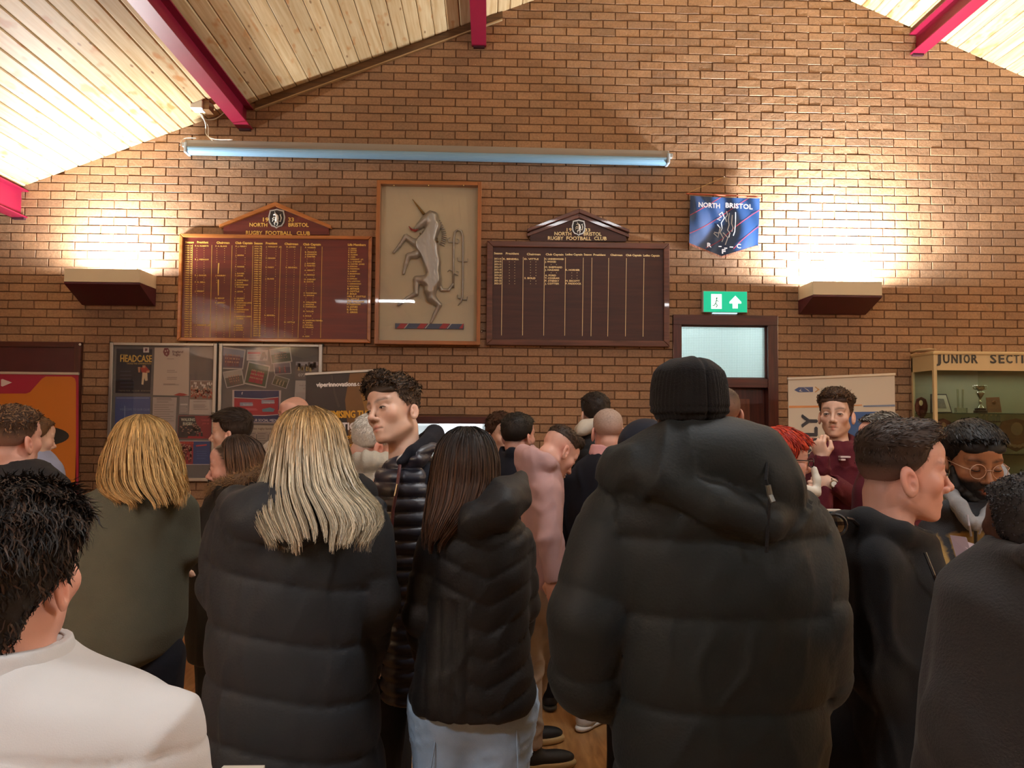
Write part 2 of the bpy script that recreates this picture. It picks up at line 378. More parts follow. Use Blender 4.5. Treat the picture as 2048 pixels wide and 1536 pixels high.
def bvis(b):
    x, z, w, h, i, k = b
    if w < BW-.02: return 1e9
    c = np.array([x+w/2, D, z+h/2-CAMZ]); dd = c@_f; px = 1024+F*(c@CR)/dd; py = 768-F*(c@CU)/dd
    if not (5 < px < 2040 and 8 < py < 800): return 1e9
    if 225 < px < 650 and py > 670: return 1e9
    if 355 < px < 745 and 465 < py < 690: return 1e9
    if 750 < px < 965 and 365 < py < 695: return 1e9
    if 970 < px < 1340 and 480 < py < 695: return 1e9
    if px < 160 and py > 680: return 1e9
    if 1820 < px and py > 700: return 1e9
    return np.linalg.norm(c)
order = sorted(bricks, key=bvis); single = order[:299]; rest = order[299:]
protos = []
for s_ in range(12):
    v, f = brick_vf(0, 0, BW-.009, HH-.0085, 0, s_)
    me = bpy.data.meshes.new('brick'); me.from_pydata([(a, b-D, c) for a, b, c in v], [], f); me.materials.append(MB); protos.append(me)
for n_, (x, z, w, h, i, k) in enumerate(single):
    o = bpy.data.objects.new('brick', protos[n_ % 12]); COL.objects.link(o); o.parent = bl
    o.location = (x, random.uniform(-.002, .0025), z)
g = G()
for (x, z, w, h, i, k) in rest: g.add(brick_vf(x, z, w, h, random.uniform(-.0025, .002), i*977+k))
o = part(bl, g, 'brickwork', MB); o['kind'] = 'stuff'

MCEIL = pine_material()
ce = thing('ceiling', None, None, (RX, D, RZ)); ce['kind'] = 'structure'
PWD = .122
def plank_mesh(L, wdt):
    """plank along -y from the wall, x across; underside at z=0 with chamfered (V-jointed) edges"""
    e = .008; g = G(); w = wdt-.004
    pr = [(0, .014), (0, .007), (e, 0), (w-e, 0), (w, .007), (w, .014)]
    v = [(x, 0, z) for x, z in pr]+[(x, -L, z) for x, z in pr]; n = 6
    f = [tuple(range(n)), tuple(range(2*n-1, n-1, -1))]+[(i, i+n, (i+1) % n+n, (i+1) % n) for i in range(n)]
    me = bpy.data.meshes.new('plank'); me.from_pydata(v, [], f); me.materials.append(MCEIL); return me
pm = plank_mesh(D-YB, PWD)
for side, slope in ((-1, SL), (1, SR)):
    ang = math.atan(slope); ln = ((RX-XL) if side < 0 else (XR-RX))/math.cos(ang)
    for j in range(int(ln/PWD)):
        o = bpy.data.objects.new('plank', pm); COL.objects.link(o); o.parent = ce
        if side < 0: o.location = (-(j+1)*PWD*math.cos(ang), 0, -(j+1)*PWD*math.sin(ang)); o.rotation_euler = (0, -ang, 0)
        else: o.location = (j*PWD*math.cos(ang), 0, j*PWD*math.sin(ang)); o.rotation_euler = (0, -ang, 0)
g = G()
g.prism([(XL-.1, cz(XL-.1)+.035), (RX, RZ+.035), (RX, RZ+.12), (XL-.1, cz(XL-.1)+.12)], YB, D+.2)
g.prism([(RX, RZ+.035), (XR+.1, cz(XR+.1)+.035), (XR+.1, cz(XR+.1)+.12), (RX, RZ+.12)], YB, D+.2)
part(ce, g, 'roof_deck', mat('roof_deck', '4a3524', .9))

# other walls and floor
BRW = mat('far_brick_paint', '8a6c56', .8, var=.15, vscale=6)
for nm, g_ in (('wall_left', G().box(XL-.2, XL, YB, D+.2, 0, cz(XL)+.02)), ('wall_right', G().box(XR, XR+.2, YB, D+.2, 0, cz(XR)+.02)),
               ('wall_front', G().prism([(XL, 0), (XR, 0), (XR, cz(XR)), (RX, RZ), (XL, cz(XL))], YB-.2, YB))):
    o = g_.build(nm, BRW); o['kind'] = 'structure'
def floor_material():
    M = bpy.data.materials.new('oak_vinyl'); M.use_nodes = True; nt = M.node_tree; N = nt.nodes; L = nt.links; b = N['Principled BSDF']; b.inputs['Roughness'].default_value = .34
    tc = N.new('ShaderNodeTexCoord'); mp = N.new('ShaderNodeMapping'); mp.inputs['Scale'].default_value = (9, 1.4, 1); L.new(tc.outputs['Object'], mp.inputs[0])
    n = N.new('ShaderNodeTexNoise'); n.inputs['Scale'].default_value = 2.2; n.inputs['Detail'].default_value = 6; n.inputs['Distortion'].default_value = 1.4; L.new(mp.outputs[0], n.inputs['Vector'])
    cr = N.new('ShaderNodeValToRGB'); cr.color_ramp.elements[0].position = .3; cr.color_ramp.elements[0].color = (*lin('8f6238'), 1); cr.color_ramp.elements[1].position = .72; cr.color_ramp.elements[1].color = (*lin('b98b58'), 1)
    L.new(n.outputs['Fac'], cr.inputs[0]); L.new(cr.outputs[0], b.inputs['Base Color']); return M
o = G().box(XL-.2, XR+.2, YB-.2, D+.25, -.1, 0).build('floor', floor_material()); o['kind'] = 'structure'

# ------------------------------------------------------------ roof purlins
CRIM = mat('crimson_gloss_paint', '82102f', .45, var=.06, vscale=8, bump=.05, bscale=60)
CRIMD = mat('beam_end_shade', '3a1420', .6)  # dark tone for the shade at the beam ends
FWD = .133
for px, pyb, lab in ((40, 436, 'crimson steel roof beam at the low left edge, above the left wall light'), (491, 259, 'crimson steel roof beam ending above the left end of the tube light'),
                    (958, 94, 'crimson steel roof beam seen end-on above the middle of the tube light'), (1834, 109, 'crimson steel roof beam on the right slope of the ceiling')):
    a = W(px, pyb); x = a[0]; zb = a[2]; zt = cz(x)+.02; L_ = 14.9
    t = thing('steel_beam', lab, 'beam', (x, D, zb), 'crimson roof beams')
    gg = G(); gg.box(x-FWD/2, x+FWD/2, D-L_, D+.03, zb, zb+.011); part(t, gg, 'bottom_flange', CRIM, bevel=.002)
    gg = G(); gg.box(x-.005, x+.005, D-L_, D+.03, zb+.011, zt); part(t, gg, 'web', CRIM)
    gg = G(); gg.box(x-FWD/2, x+FWD/2, D-L_, D+.03, cz(x)-.045, cz(x)-.034); part(t, gg, 'top_flange', CRIM)
    gg = G(); gg.box(x-.05, x+.05, D-.03, D+.05, zb-.018, zb); part(t, gg, 'end_shade_block', CRIMD)  # dark block where the beam end only lies in shadow
# dark strip standing for the shaded gap between planks and wall
xa, xb = W(512, 200)[0], W(1005, 30)[0]
g = G(); g.prism([(xa, cz(xa)-.075), (xb, cz(xb)-.075), (xb, cz(xb)-.004), (xa, cz(xa)-.004)], D-.018, D)
o = g.build('gap_strip_1', wood('gap_shade', '4a3018', '6b4a28', .5)); o['kind'] = 'structure'
g = G(); g.prism([(xa, cz(xa)-.088), (xb, cz(xb)-.088), (xb, cz(xb)-.077), (xa, cz(xa)-.077)], D-.03, D)
o = g.build('gap_strip_2', mat('pale_strip_edge', 'b09670', .5)); o['kind'] = 'structure'

# ------------------------------------------------------------ rooms behind the openings
white = mat('white_emulsion', 'dfe3e2', .7)
def backroom(nm, x0, x1, z0, z1, dep, power, col):
    g = G(); y0, y1 = D+.22, D+.22+dep; t = .05
    g.box(x0-t, x0, y0, y1, z0, z1); g.box(x1, x1+t, y0, y1, z0, z1); g.box(x0-t, x1+t, y1, y1+t, z0, z1)
    g.box(x0-t, x1+t, y0, y1, z0-t, z0); g.box(x0-t, x1+t, y0, y1, z1, z1+t)
    o = g.build(nm, white); o['kind'] = 'structure'
    area('back_room_light', ((x0+x1)/2, y0+dep*.5, z1-.05), (0, 0, 0), (x1-x0)*.7, dep*.5, power, col)
backroom('wall_kitchen', hl-.4, hr+.4, 0, 2.4, 1.6, 75, (.93, .97, 1.0))
backroom('wall_lobby', dl-.15, dr+.15, 0, 3.0, 1.6, 22, (.80, .95, .98))

# ------------------------------------------------------------ door with wired-glass transom
MAR = wood('maroon_stained_wood', '3a1712', '52231b', .4, axis=2)
MARH = wood('maroon_stained_wood_across', '3a1712', '52231b', .4, axis=0)
dt = thing('door_1', None, None, ((dl+dr)/2, D, 0)); dt['kind'] = 'structure'
def wbox(g, pxa, pya, pxb, pyb, o0, o1):
    """box whose outline on the wall plane is the pixel rectangle (pxa,pya)-(pxb,pyb), between offsets o0 (front) and o1 (back)"""
    ym = (pya+pyb)/2; xm = (pxa+pxb)/2
    g.box(W(pxa, ym)[0], W(pxb, ym)[0], D-o0, D-o1, W(xm, pyb)[2], W(xm, pya)[2]); return g
gx0, gx1 = W(1362, 700)[0], W(1534, 700)[0]; gz0, gz1 = W(1450, 757)[2], W(1450, 651)[2]
zr = W(1450, 775)[2]
for a, b in ((dl-.005, gx0), (gx1, dr+.005)):
    gg = G(); gg.box(a, b, D-.03, D+.12, 0, dtop); part(dt, gg, 'jamb', MAR, bevel=.004)
gg = G(); gg.box(dl-.005, dr+.005, D-.033, D+.12, gz1, dtop+.01); part(dt, gg, 'head', MARH, bevel=.004)
gg = G(); gg.box(gx0, gx1, D-.02, D+.12, zr, gz0); part(dt, gg, 'transom_rail', MARH, bevel=.004)
gg = G()
for q in ((gx0, gx0+.012, gz0, gz1), (gx1-.012, gx1, gz0, gz1), (gx0, gx1, gz0, gz0+.012), (gx0, gx1, gz1-.012, gz1)): gg.box(q[0], q[1], D+.02, D+.035, q[2], q[3])
part(dt, gg, 'glazing_bead', MAR)
def obscure():
    M = bpy.data.materials.new('obscure_wired_glass'); M.use_nodes = True; nt = M.node_tree; N = nt.nodes; L = nt.links; b = N['Principled BSDF']
    b.inputs['Base Color'].default_value = (*lin('dfe9e6'), 1); b.inputs['Transmission Weight'].default_value = .9; b.inputs['Roughness'].default_value = .42; b.inputs['IOR'].default_value = 1.3
    tc = N.new('ShaderNodeTexCoord'); n = N.new('ShaderNodeTexVoronoi'); n.inputs['Scale'].default_value = 130; L.new(tc.outputs['Object'], n.inputs['Vector'])
    bp = N.new('ShaderNodeBump'); bp.inputs['Strength'].default_value = .7; bp.inputs['Distance'].default_value = .004; L.new(n.outputs['Distance'], bp.inputs['Height']); L.new(bp.outputs[0], b.inputs['Normal']); return M
gg = G(); gg.box(gx0, gx1, D+.035, D+.041, gz0, gz1); pane = part(dt, gg, 'pane', obscure())
gg = G(); n_ = 13
for k in range(1, 52): x = gx0+(gx1-gx0)*k/52; gg.box(x-.0005, x+.0005, D+.0345, D+.0355, gz0, gz1)
for k in range(1, 32): z = gz0+(gz1-gz0)*k/32; gg.box(gx0, gx1, D+.0345, D+.0355, z-.0005, z+.0005)
part(dt, gg, 'wire_mesh', mat('glass_wire', '8a9694', .5))['kind'] = 'stuff'
# door leaf with a raised panel
lx0, lx1 = W(1374, 850)[0], W(1524, 850)[0]
gg = G(); gg.box(gx0, gx1, D+.07, D+.11, 0, zr); part(dt, gg, 'door_leaf', MAR, bevel=.003)
gg = G(); gg.box(lx0+.11, lx1-.09, D+.06, D+.07, .95, zr-.10); part(dt, gg, 'door_panel', wood('door_panel_wood', '5a3022', '6e3f2c', .4, axis=2), bevel=.004)
gg = G(); gg.box(gx0+.02, gx0+.06, D+.05, D+.07, .85, 1.15); gg.tube([(gx0+.04, D+.045, 1.02), (gx0+.04, D+.0, 1.02), (gx0+.14, D+.0, 1.02)], .009); part(dt, gg, 'door_handle', mat('satin_metal', '9a9a98', .35, 1.0))
gg = G(); gg.box(dl+.2, dr-.2, D+1.2, D+1.6, 0, 2.2)
# wall panel (maroon boarding) at the far left with its screw
lp = thing('door_2', None, None, (W(60, 800)[0], D, 0)); lp['kind'] = 'structure'
xr_ = W(165, 760)[0]; zt_ = W(80, 684)[2]
gg = G(); gg.box(XL+.02, xr_-.06, D-.03, D-.002, 0, zt_-.05); part(lp, gg, 'boarding', mat('dark_maroon_board', '4a1c20', .45, var=.12, vscale=5))
gg = G(); gg.box(xr_-.06, xr_, D-.045, D-.002, 0, zt_); part(lp, gg, 'jamb', MAR, bevel=.003)
gg = G(); gg.box(XL+.02, xr_-.06, D-.045, D-.002, zt_-.05, zt_); part(lp, gg, 'head', MARH, bevel=.003)
gg = G(); p = W(160, 689, .05); gg.sphere(p, .011); part(lp, gg, 'white_screw_cap', mat('white_plastic', 'e8e4dc', .4))

# ------------------------------------------------------------ serving hatch
hw = thing('window_1', None, None, ((hl+hr)/2, D, hbot)); hw['kind'] = 'structure'
gg = G(); gg.box(hl-.01, hl+.045, D-.05, D+.2, hbot, htop); part(hw, gg, 'jamb', MAR, bevel=.004)
xj = W(984, 860)[0]; gg = G(); gg.box(xj, hr+.005, D-.05, D+.2, hbot, htop); part(hw, gg, 'jamb', MAR, bevel=.004)
gg = G(); gg.box(hl-.01, hr+.01, D-.055, D+.2, htop-.06, htop+.003); part(hw, gg, 'head', MARH, bevel=.004)
gg = G(); gg.box(hl-.05, hr+.05, D-.18, D+.25, hbot-.04, hbot); part(hw, gg, 'counter', wood('counter_wood', '6b4024', '8a5a34', .3), bevel=.006)
gg = G()
for z in (1.35, 1.6): gg.box(hl, hr, D+1.55, D+1.8, z, z+.02)
part(hw, gg, 'kitchen_shelf', mat('steel_shelf', 'b8bcc0', .3, .8))
gg = G(); gg.box(xj-.55, xj-.1, D+1.2, D+1.7, 0, 1.62); part(hw, gg, 'kitchen_cupboard', mat('cupboard_grey_white', 'c8ccd2', .4), bevel=.01)

# ------------------------------------------------------------ the two wall uplighters
CREAM = mat('cream_enamel', 'd9cfb4', .45); MARP = mat('maroon_enamel', '4a1626', .4)
def uplighter(pxa, pxb, ytop, yband, ybot, lab, dep=.335):
    yf = D-dep; xa = P(pxa, ytop, yf)[0]; xb = P(pxb, ytop, yf)[0]; xm = (pxa+pxb)/2
    zt = P(xm, ytop, yf)[2]; zb = P(xm, yband, yf)[2]; z2 = zb-.018; zl = W(xm, ybot)[2]
    t = thing('wall_uplighter', lab, 'wall light', ((xa+xb)/2, D, zl), 'brick wall uplighters'); th = .008
    gg = G(); gg.box(xa, xb, yf, yf+th, zb, zt); gg.box(xa, xa+th, yf+th, D, zb, zt); gg.box(xb-th, xb, yf+th, D, zb, zt); part(t, gg, 'cream_band', CREAM, bevel=.002)
    gg = G(); gg.hull8([(xa, D, zl), (xb, D, zl), (xb, D-.002, zl+.0), (xa, D-.002, zl+.0), (xa+.0, yf+.004, z2), (xb, yf+.004, z2), (xb, D, z2), (xa, D, z2)][0:0] or
            [(xa, D-.03, zl), (xb, D-.03, zl), (xb, D, zl), (xa, D, zl), (xa, yf+.004, z2), (xb, yf+.004, z2), (xb, D, z2), (xa, D, z2)])
    gg.box(xa, xb, yf+.004, D, z2, zb); part(t, gg, 'maroon_wedge', MARP, bevel=.002)
    gg = G(); gg.box(xa+.03, xb-.03, yf+.03, D-.03, zb, zb+.012); part(t, gg, 'reflector_tray', mat('white_enamel', 'f0eee8', .5))
    gg = G(); gg.tube([(xa+.05, D-.26, zt-.05), (xb-.05, D-.26, zt-.05)], .013, 10); part(t, gg, 'fluorescent_tube', mat('lit_tube', 'fff0dc', .4, emit=6.0), True)
uplighter(128.5, 280, 537.5, 564, 611, 'cream and maroon wall light glowing left of the red honours board')
uplighter(1626, 1764, 563, 590, 630, 'cream and maroon wall light glowing above the display cabinet')
# ------------------------------------------------------------ things on the far wall
GOLD = mat('gold_leaf_paint', 'f0c860', .5)
GOLDW = mat('pale_gold_paint', 'fbe9b4', .5)
SILV = mat('silver_paint', 'c4c4c0', .35, .5)
def wpoly(g, pts, o0, o1):
    """polygon given in wall pixels (top-left, then counter-clockwise as seen) as a slab from offset o0 (front) to o1 (back)"""
    q = [W(px, py) for px, py in pts]; g.prism([(p[0], p[2]) for p in q], D-o0, D-o1); return g
def frame_rect(g, x0, x1, z0, z1, w, y0, y1, bev=0):
    g.box(x0, x0+w, y0, y1, z0, z1); g.box(x1-w, x1, y0, y1, z0, z1); g.box(x0+w, x1-w, y0, y1, z1-w, z1); g.box(x0+w, x1-w, y0, y1, z0, z0+w); return g

def crest(par, px, py, hpx, off, nm='crest'):
    """shield with a standing unicorn"""
    s = hpx*(D-off)/F; c = W(px, py, off); y = c[1]
    def pt(u, v): return (c[0]+u*s, c[2]+v*s)
    sh = [(-.36, .42), (-.36, .36), (-.42, .1), (-.38, -.2), (-.26, -.38), (-.1, -.42), (0, -.5), (.1, -.42), (.26, -.38), (.38, -.2), (.42, .1), (.36, .36), (.36, .42), (.14, .46), (0, .5), (-.14, .46)]
    gg = G(); gg.prism([pt(u, v) for u, v in sh], y-.012, y); o = part(par, gg, nm, SILV)
    gg = G(); gg.prism([pt(u*.84, v*.86) for u, v in sh], y-.014, y-.012); f_ = part(o, gg, 'shield_field', mat('shield_dark', '1c1618', .5))
    gg = G(); Y = y-.018
    def ln(ps, r): gg.tube([(pt(u, v)[0], Y, pt(u, v)[1]) for u, v in ps], [q*s for q in r], 6)
    ln([(-.1, .37), (-.07, .26)], [.005, .02]); ln([(-.16, .17), (-.06, .22), (.02, .14), (.04, 0), (0, -.16)], [.03, .055, .07, .09, .08])
    ln([(.0, .02), (-.14, .06), (-.2, -.04)], [.04, .03, .02]); ln([(0, -.05), (-.16, -.06), (-.2, -.16)], [.04, .03, .02])
    ln([(0, -.16), (-.1, -.24), (-.06, -.34)], [.06, .035, .02]); ln([(.04, -.14), (.08, -.26), (.02, -.38)], [.06, .035, .02])
    ln([(.08, -.1), (.2, -.16), (.24, .04), (.18, .2), (.24, .22)], [.02, .025, .03, .03, .01])
    part(o, gg, 'emblem_unicorn', mat('emblem_white', 'e4e2da', .4), True)
    return o

def board(px0, px1, pyt, pyb, frame_m, field_m, lab, gable, fw=9, style=0):
    """honours board: field, mitred frame, gabled head board. gable = (left px, right px, apex px, apex py, eave py, base py)"""
    xm = (px0+px1)/2; a = W(px0, (pyt+pyb)/2); b = W(px1, (pyt+pyb)/2); z1 = W(xm, pyt)[2]; z0 = W(xm, pyb)[2]; x0, x1 = a[0], b[0]
    t = thing('honours_board', lab, 'board', ((x0+x1)/2, D, z0)); w = fw*D/F; dp = .05
    gg = G(); gg.box(x0+w*.5, x1-w*.5, D-.028, D-.002, z0+w*.5, z1-w*.5); part(t, gg, 'field', field_m)
    for nm, q in (('frame_rail', [(x0, z1), (x0+w, z1-w), (x1-w, z1-w), (x1, z1)]), ('frame_rail', [(x0, z0), (x1, z0), (x1-w, z0+w), (x0+w, z0+w)]),
                  ('frame_stile', [(x0, z1), (x0, z0), (x0+w, z0+w), (x0+w, z1-w)]), ('frame_stile', [(x1, z1), (x1-w, z1-w), (x1-w, z0+w), (x1, z0)])):
        gg = G(); gg.prism(q, D-dp, D-.002); part(t, gg, nm, frame_m, bevel=.006)
        if style:
            cx, cz_ = (x0+x1)/2, (z0+z1)/2; q2 = [(cx+(x-cx)*(1-.3*w/(x1-x0)*2), cz_+(z-cz_)*(1-.3*w/(z1-z0)*2)) for x, z in q]
            q3 = [((x*.62+x2*.38), (z*.62+z2*.38)) for (x, z), (x2, z2) in zip(q, q2)]
    gl, gr, ax, ay, ey, by = gable
    p = [W(gl+6, by), W(gr-6, by), W(gr-6, ey+4), W(ax, ay+6), W(gl+6, ey+4)]
    gg = G(); gg.prism([(q[0], q[2]) for q in p], D-.03, D-.002); hd = part(t, gg, 'gable_panel', field_m)
    th = 9*D/F
    A = W(ax, ay); Lq = W(gl, ey); Rq = W(gr, ey+2)
    for s_, E_ in ((0, Lq), (1, Rq)):
        pts = [(A[0], A[2]), (E_[0], E_[2]), (E_[0], E_[2]-th*.7), (A[0], A[2]-th)] if s_ == 0 else [(A[0], A[2]), (A[0], A[2]-th), (E_[0], E_[2]-th*.7), (E_[0], E_[2])]
        gg = G(); gg.prism(pts, D-.06, D-.002); part(t, gg, 'gable_moulding', frame_m, bevel=.004)
        if style:
            pts2 = [(x, z-th*1.0) for x, z in pts]; gg = G(); gg.prism(pts2, D-.042, D-.002); part(t, gg, 'gable_moulding', frame_m, bevel=.003)
    crest(t, ax, (ay+by)/2+style*1-1 if style == 0 else 456, 40 if style == 0 else 33, .03)
    return t
def lettering(par, items, off, m=GOLD, nm='lettering'):
    gg = G()
    for it in items:
        s, px, py, h = it[:4]; wpx = it[4] if len(it) > 4 else None; al = it[5] if len(it) > 5 else 'L'; bo = (it[6] if len(it) > 6 else 0)+(.0014 if h > 5 else .0008)
        wtext(gg, s, px, py, h, off, wpx, al, bo)
    o = part(par, gg, nm, m)
    if len(items) > 1: o['kind'] = 'stuff'
    return o
FR1 = wood('golden_oak_frame', '9a5a26', 'b8743a', .3, axis=0, scale=.6); FD1 = wood('red_mahogany', '56180f', '6e2416', .42, axis=0, scale=.5, coat=.12)
FR2 = wood('dark_walnut_frame', '4a2a1e', '6b4030', .4, axis=0, scale=.8); FD2 = wood('dark_oak_field', '341612', '44211a', .5, axis=0, scale=.7, coat=.0)
# --- red mahogany honours board
z4 = lambda x, y: (340+x/4.876, 390+y/4.876)
b1 = board(360, 744, 472, 685, FR1, FD1, 'red mahogany honours board with oak frame and gold names, left of the unicorn picture', (443, 665, 554, 407, 452, 471), 7)
L_ = [('19', 526, 443, 8, 11), ('33', 576.5, 443, 8, 11), ('NORTH', 499, 453, 7.5, 35), ('BRISTOL', 577, 453, 7.5, 40), ('RUGBY', 492, 469, 7.5, 32), ('FOOTBALL', 531.5, 469.3, 7.5, 52), ('CLUB', 593.5, 469.8, 7.5, 26)]
[lettering(b1, [q], .032, GOLD, 'club_name') for q in L_]
hdr = [('Season', 150, 468, 80), ('President', 265, 468, 108), ('Chairman', 455, 472, 124), ('Club Captain', 638, 474, 164), ('Season', 822, 478, 80), ('President', 935, 478, 110), ('Chairman', 1118, 484, 130), ('Club Captain', 1300, 488, 168), ('Life Members', 1736, 492, 172)]
it = []
for s, x, y, w in hdr: px, py = z4(x, y+2); it.append((s, px, py, 4.2, w/4.876, 'L', .0011))
dit = lambda x, y: it.append(('"', *z4(x, y+6), 2.6))
def rows(x0, x1, y0, y1, n):
    for k in range(n): t_ = k/(n-1); yield x0+(x1-x0)*t_, y0+(y1-y0)*t_, k
for x, y, k in rows(150, 140, 500, 1385, 41):
    a_ = 33+k; b_ = (a_+1) % 100; it.append(('19%02d %02d' % (a_ if a_ < 100 else 0, b_), *z4(x, y), 2.4, 14))
for x, y, k in rows(824, 812, 508, 1375, 40):
    a_ = 74+k; it.append((('19%02d %02d' % (a_, (a_+1) % 100)) if a_ < 100 else '20%02d %02d' % (a_-100, a_-99), *z4(x, y), 2.4, 14))
NM = {('P', 0): 'P. A. ROBERTS', ('P', 6): 'R. J. MERRIAM', ('P', 13): 'E. J. BAKER', ('P', 16): 'F. R. BELL', ('P', 20): 'J. WRIGHT', ('P', 35): 'J. WRIGHT  J.P.',
      ('C', 0): 'F. A. BLAKE', ('C', 13): 'J. HANBURY', ('C', 23): 'M. BISHOP', ('C', 25): 'R. JEFFREY'}
for x, y, k in rows(245, 240, 502, 1385, 41):
    s = NM.get(('P', k))
    if s: it.append((s, *z4(x, y), 2.6, len(s)*2.05))
    else: dit(x+15, y); dit(x+85, y)
for x, y, k in rows(445, 438, 504, 1388, 41):
    s = NM.get(('C', k))
    if s: it.append((s, *z4(x, y), 2.6, len(s)*2.0))
    elif not (7 < k < 13 or 16 < k < 23): dit(x+10, y); dit(x+85, y)
CC = {0: 'P. J. PERRY', 4: 'J. SMITH', 9: 'F. HARRIS', 12: 'J. DAVIES', 13: 'C. JONES', 15: 'R. MARTINELLI', 16: 'J. EVANS', 17: 'S. BECKINGHAM', 18: 'T. COLLIS', 20: 'A. LEWIS', 23: 'P. GILBERT', 24: 'P. CARTER', 25: 'J. WOODWARD-SMITH', 26: 'M. WILLIAMS', 27: 'C. BARNES', 28: 'D. WORTHINGTON', 29: 'M. HARTMAN', 31: 'S. ANDERSON GREEN', 32: 'A. CLARKE', 35: 'N. STONE', 36: 'J. MULLEN', 37: 'R. COOPER'}
for x, y, k in rows(640, 622, 506, 1388, 41):
    s = CC.get(k)
    if s: it.append((s, *z4(x, y), 2.5, min(34, len(s)*2.0)))
    else: dit(x+5, y); dit(x+92, y)
P2 = {0: 'J. WRIGHT  J.P.', 5: 'C. GRAHAM', 9: 'B. PARRY', 14: 'J. BLAKE', 30: 'R. BENDELL'}
for x, y, k in rows(936, 918, 510, 1380, 40):
    s = P2.get(k)
    if s: it.append((s, *z4(x, y), 2.6, len(s)*2.1))
    else: dit(x+5, y); dit(x+95, y)
C2 = {0: 'D. JONES', 9: 'R. BENDELL', 33: 'D. VITTLE'}
for x, y, k in rows(1135, 1110, 512, 1380, 40):
    s = C2.get(k)
    if s: it.append((s, *z4(x, y), 2.6, len(s)*2.3))
    else: dit(x+5, y); dit(x+80, y)
K2 = {0: 'P. HARRIS', 2: 'B. FRANCIS', 3: 'A. JOHNSON', 4: 'J. CARTER', 7: 'J. DAVIES', 8: 'S. MARTIN', 10: 'A. HEWITT', 12: 'D. ARNOLD', 14: 'M. CHIDGEY', 15: 'B. DAVIS', 20: 'P. THOMPSON', 21: 'M. SIMONS', 24: 'P. WILLIAMS', 25: 'J. SIMONS', 26: 'P. HARRISON', 28: 'M. TAYLOR', 30: 'S. BOLD', 32: 'M. LANGSFORD-TREWELL', 33: 'N. SMITH', 34: 'J. POWELL', 35: 'M. WILSON', 39: 'A. COX'}
for x, y, k in rows(1318, 1292, 518, 1385, 40):
    s = K2.get(k)
    if s: it.append((s, *z4(x, y), 2.6, min(39, len(s)*2.3)))
    else: dit(x+20, y); dit(x+90, y)
LM = ['T. PERRY', 'S. DAVIS', 'R. FROST', 'D. CLARKE', 'C. CARR', 'J. WRIGHT  J.P.', 'R. J. O\'BRIEN', 'N. CARTER  JONES', 'R. MORGAN', 'M. THOMPSON', 'B. AUBREY', 'A. BRADSTOCK', 'L. COLE', 'B. COWLAN', 'P. R. LAWTON', 'T. CUNNINGHAM', 'R. MCDONALD', 'B. ARTHUR', 'J. COTTLE', 'P. BOLD', 'MRS. P. COTTLE', 'D. VITTLE', 'G.D. WILLIAMS', 'R. MULDOON', 'H. JONES', 'B. EVANS', 'C. GRIGG']
for k, s in enumerate(LM):
    t_ = k/(len(LM)-1); y = 528+(1150-528)*(t_**1.08); it.append((s, *z4(1740-14*t_, y), 2.5 if k < 17 else 3.2, len(s)*(2.05 if k < 17 else 2.6), 'L', 0 if k < 17 else .0005))
lettering(b1, it, .0295, GOLD)
gg = G()
for (x, y), (x2, y2) in (((232, 490), (214, 1385)), ((420, 495), (402, 1388)), ((616, 498), (592, 1390)), ((818, 500), (800, 1392)), ((905, 502), (880, 1394)), ((1090, 505), (1062, 1395)), ((1285, 508), (1256, 1396)), ((1490, 510), (1475, 1396))):
    p, q = z4(x, y), z4(x2, y2); wpoly(gg, [(p[0]-.35, p[1]), (q[0]-.35, q[1]), (q[0]+.35, q[1]), (p[0]+.35, p[1])], .0295, .0285)
for (xa_, ya_, xb_, yb_) in ((486, 670, 480, 775), (482, 830, 482, 985)):   # brace marks down the chairman column
    p, q = z4(xa_, ya_), z4(xb_, yb_); wpoly(gg, [(p[0]-1.2, p[1]), (q[0]-.8, q[1]), (q[0]+.8, q[1]), (p[0]+1.2, p[1])], .0295, .0285)
part(b1, gg, 'column_rules', GOLD)['kind'] = 'stuff'
# --- dark oak honours board
z5 = lambda x, y: (960+x/5.12, 400+y/5.12)
b2 = board(973, 1337, 486, 693, FR2, FD2, 'dark oak honours board, mostly empty columns, right of the unicorn picture', (1054, 1257, 1157, 420, 460, 484), 12, 1)
[lettering(b2, [q], .032, GOLDW, 'club_name') for q in [('19', 1133.5, 462.5, 6.5, 10), ('33', 1169.5, 463, 6.5, 11), ('NORTH', 1109, 470.5, 7, 34), ('BRISTOL', 1167.5, 471, 7, 36), ('RUGBY', 1096, 479.5, 7, 31), ('FOOTBALL', 1133, 479.7, 7, 50), ('CLUB', 1188.5, 480, 7, 25)]]
it = []
for s, x, y, w in (('Season', 145, 555, 84), ('President', 265, 557, 134), ('Chairman', 480, 564, 140), ('Club Captain', 674, 566, 182), ('Ladies Captain', 876, 566, 174), ('Season', 1064, 568, 80), ('President', 1162, 570, 126), ('Chairman', 1336, 572, 124), ('Club Captain', 1494, 574, 162), ('Ladies Captain', 1672, 577, 170)):
    it.append((s, *z5(x, y), 4.0, w/5.12, 'L', .0006))
for k in range(10): it.append(('20%d-%d' % (13+k, 14+k), *z5(146, 610+k*28), 3.6, 14))
def dd(x, y): it.append(('"', *z5(x, y+5), 2.6)); 
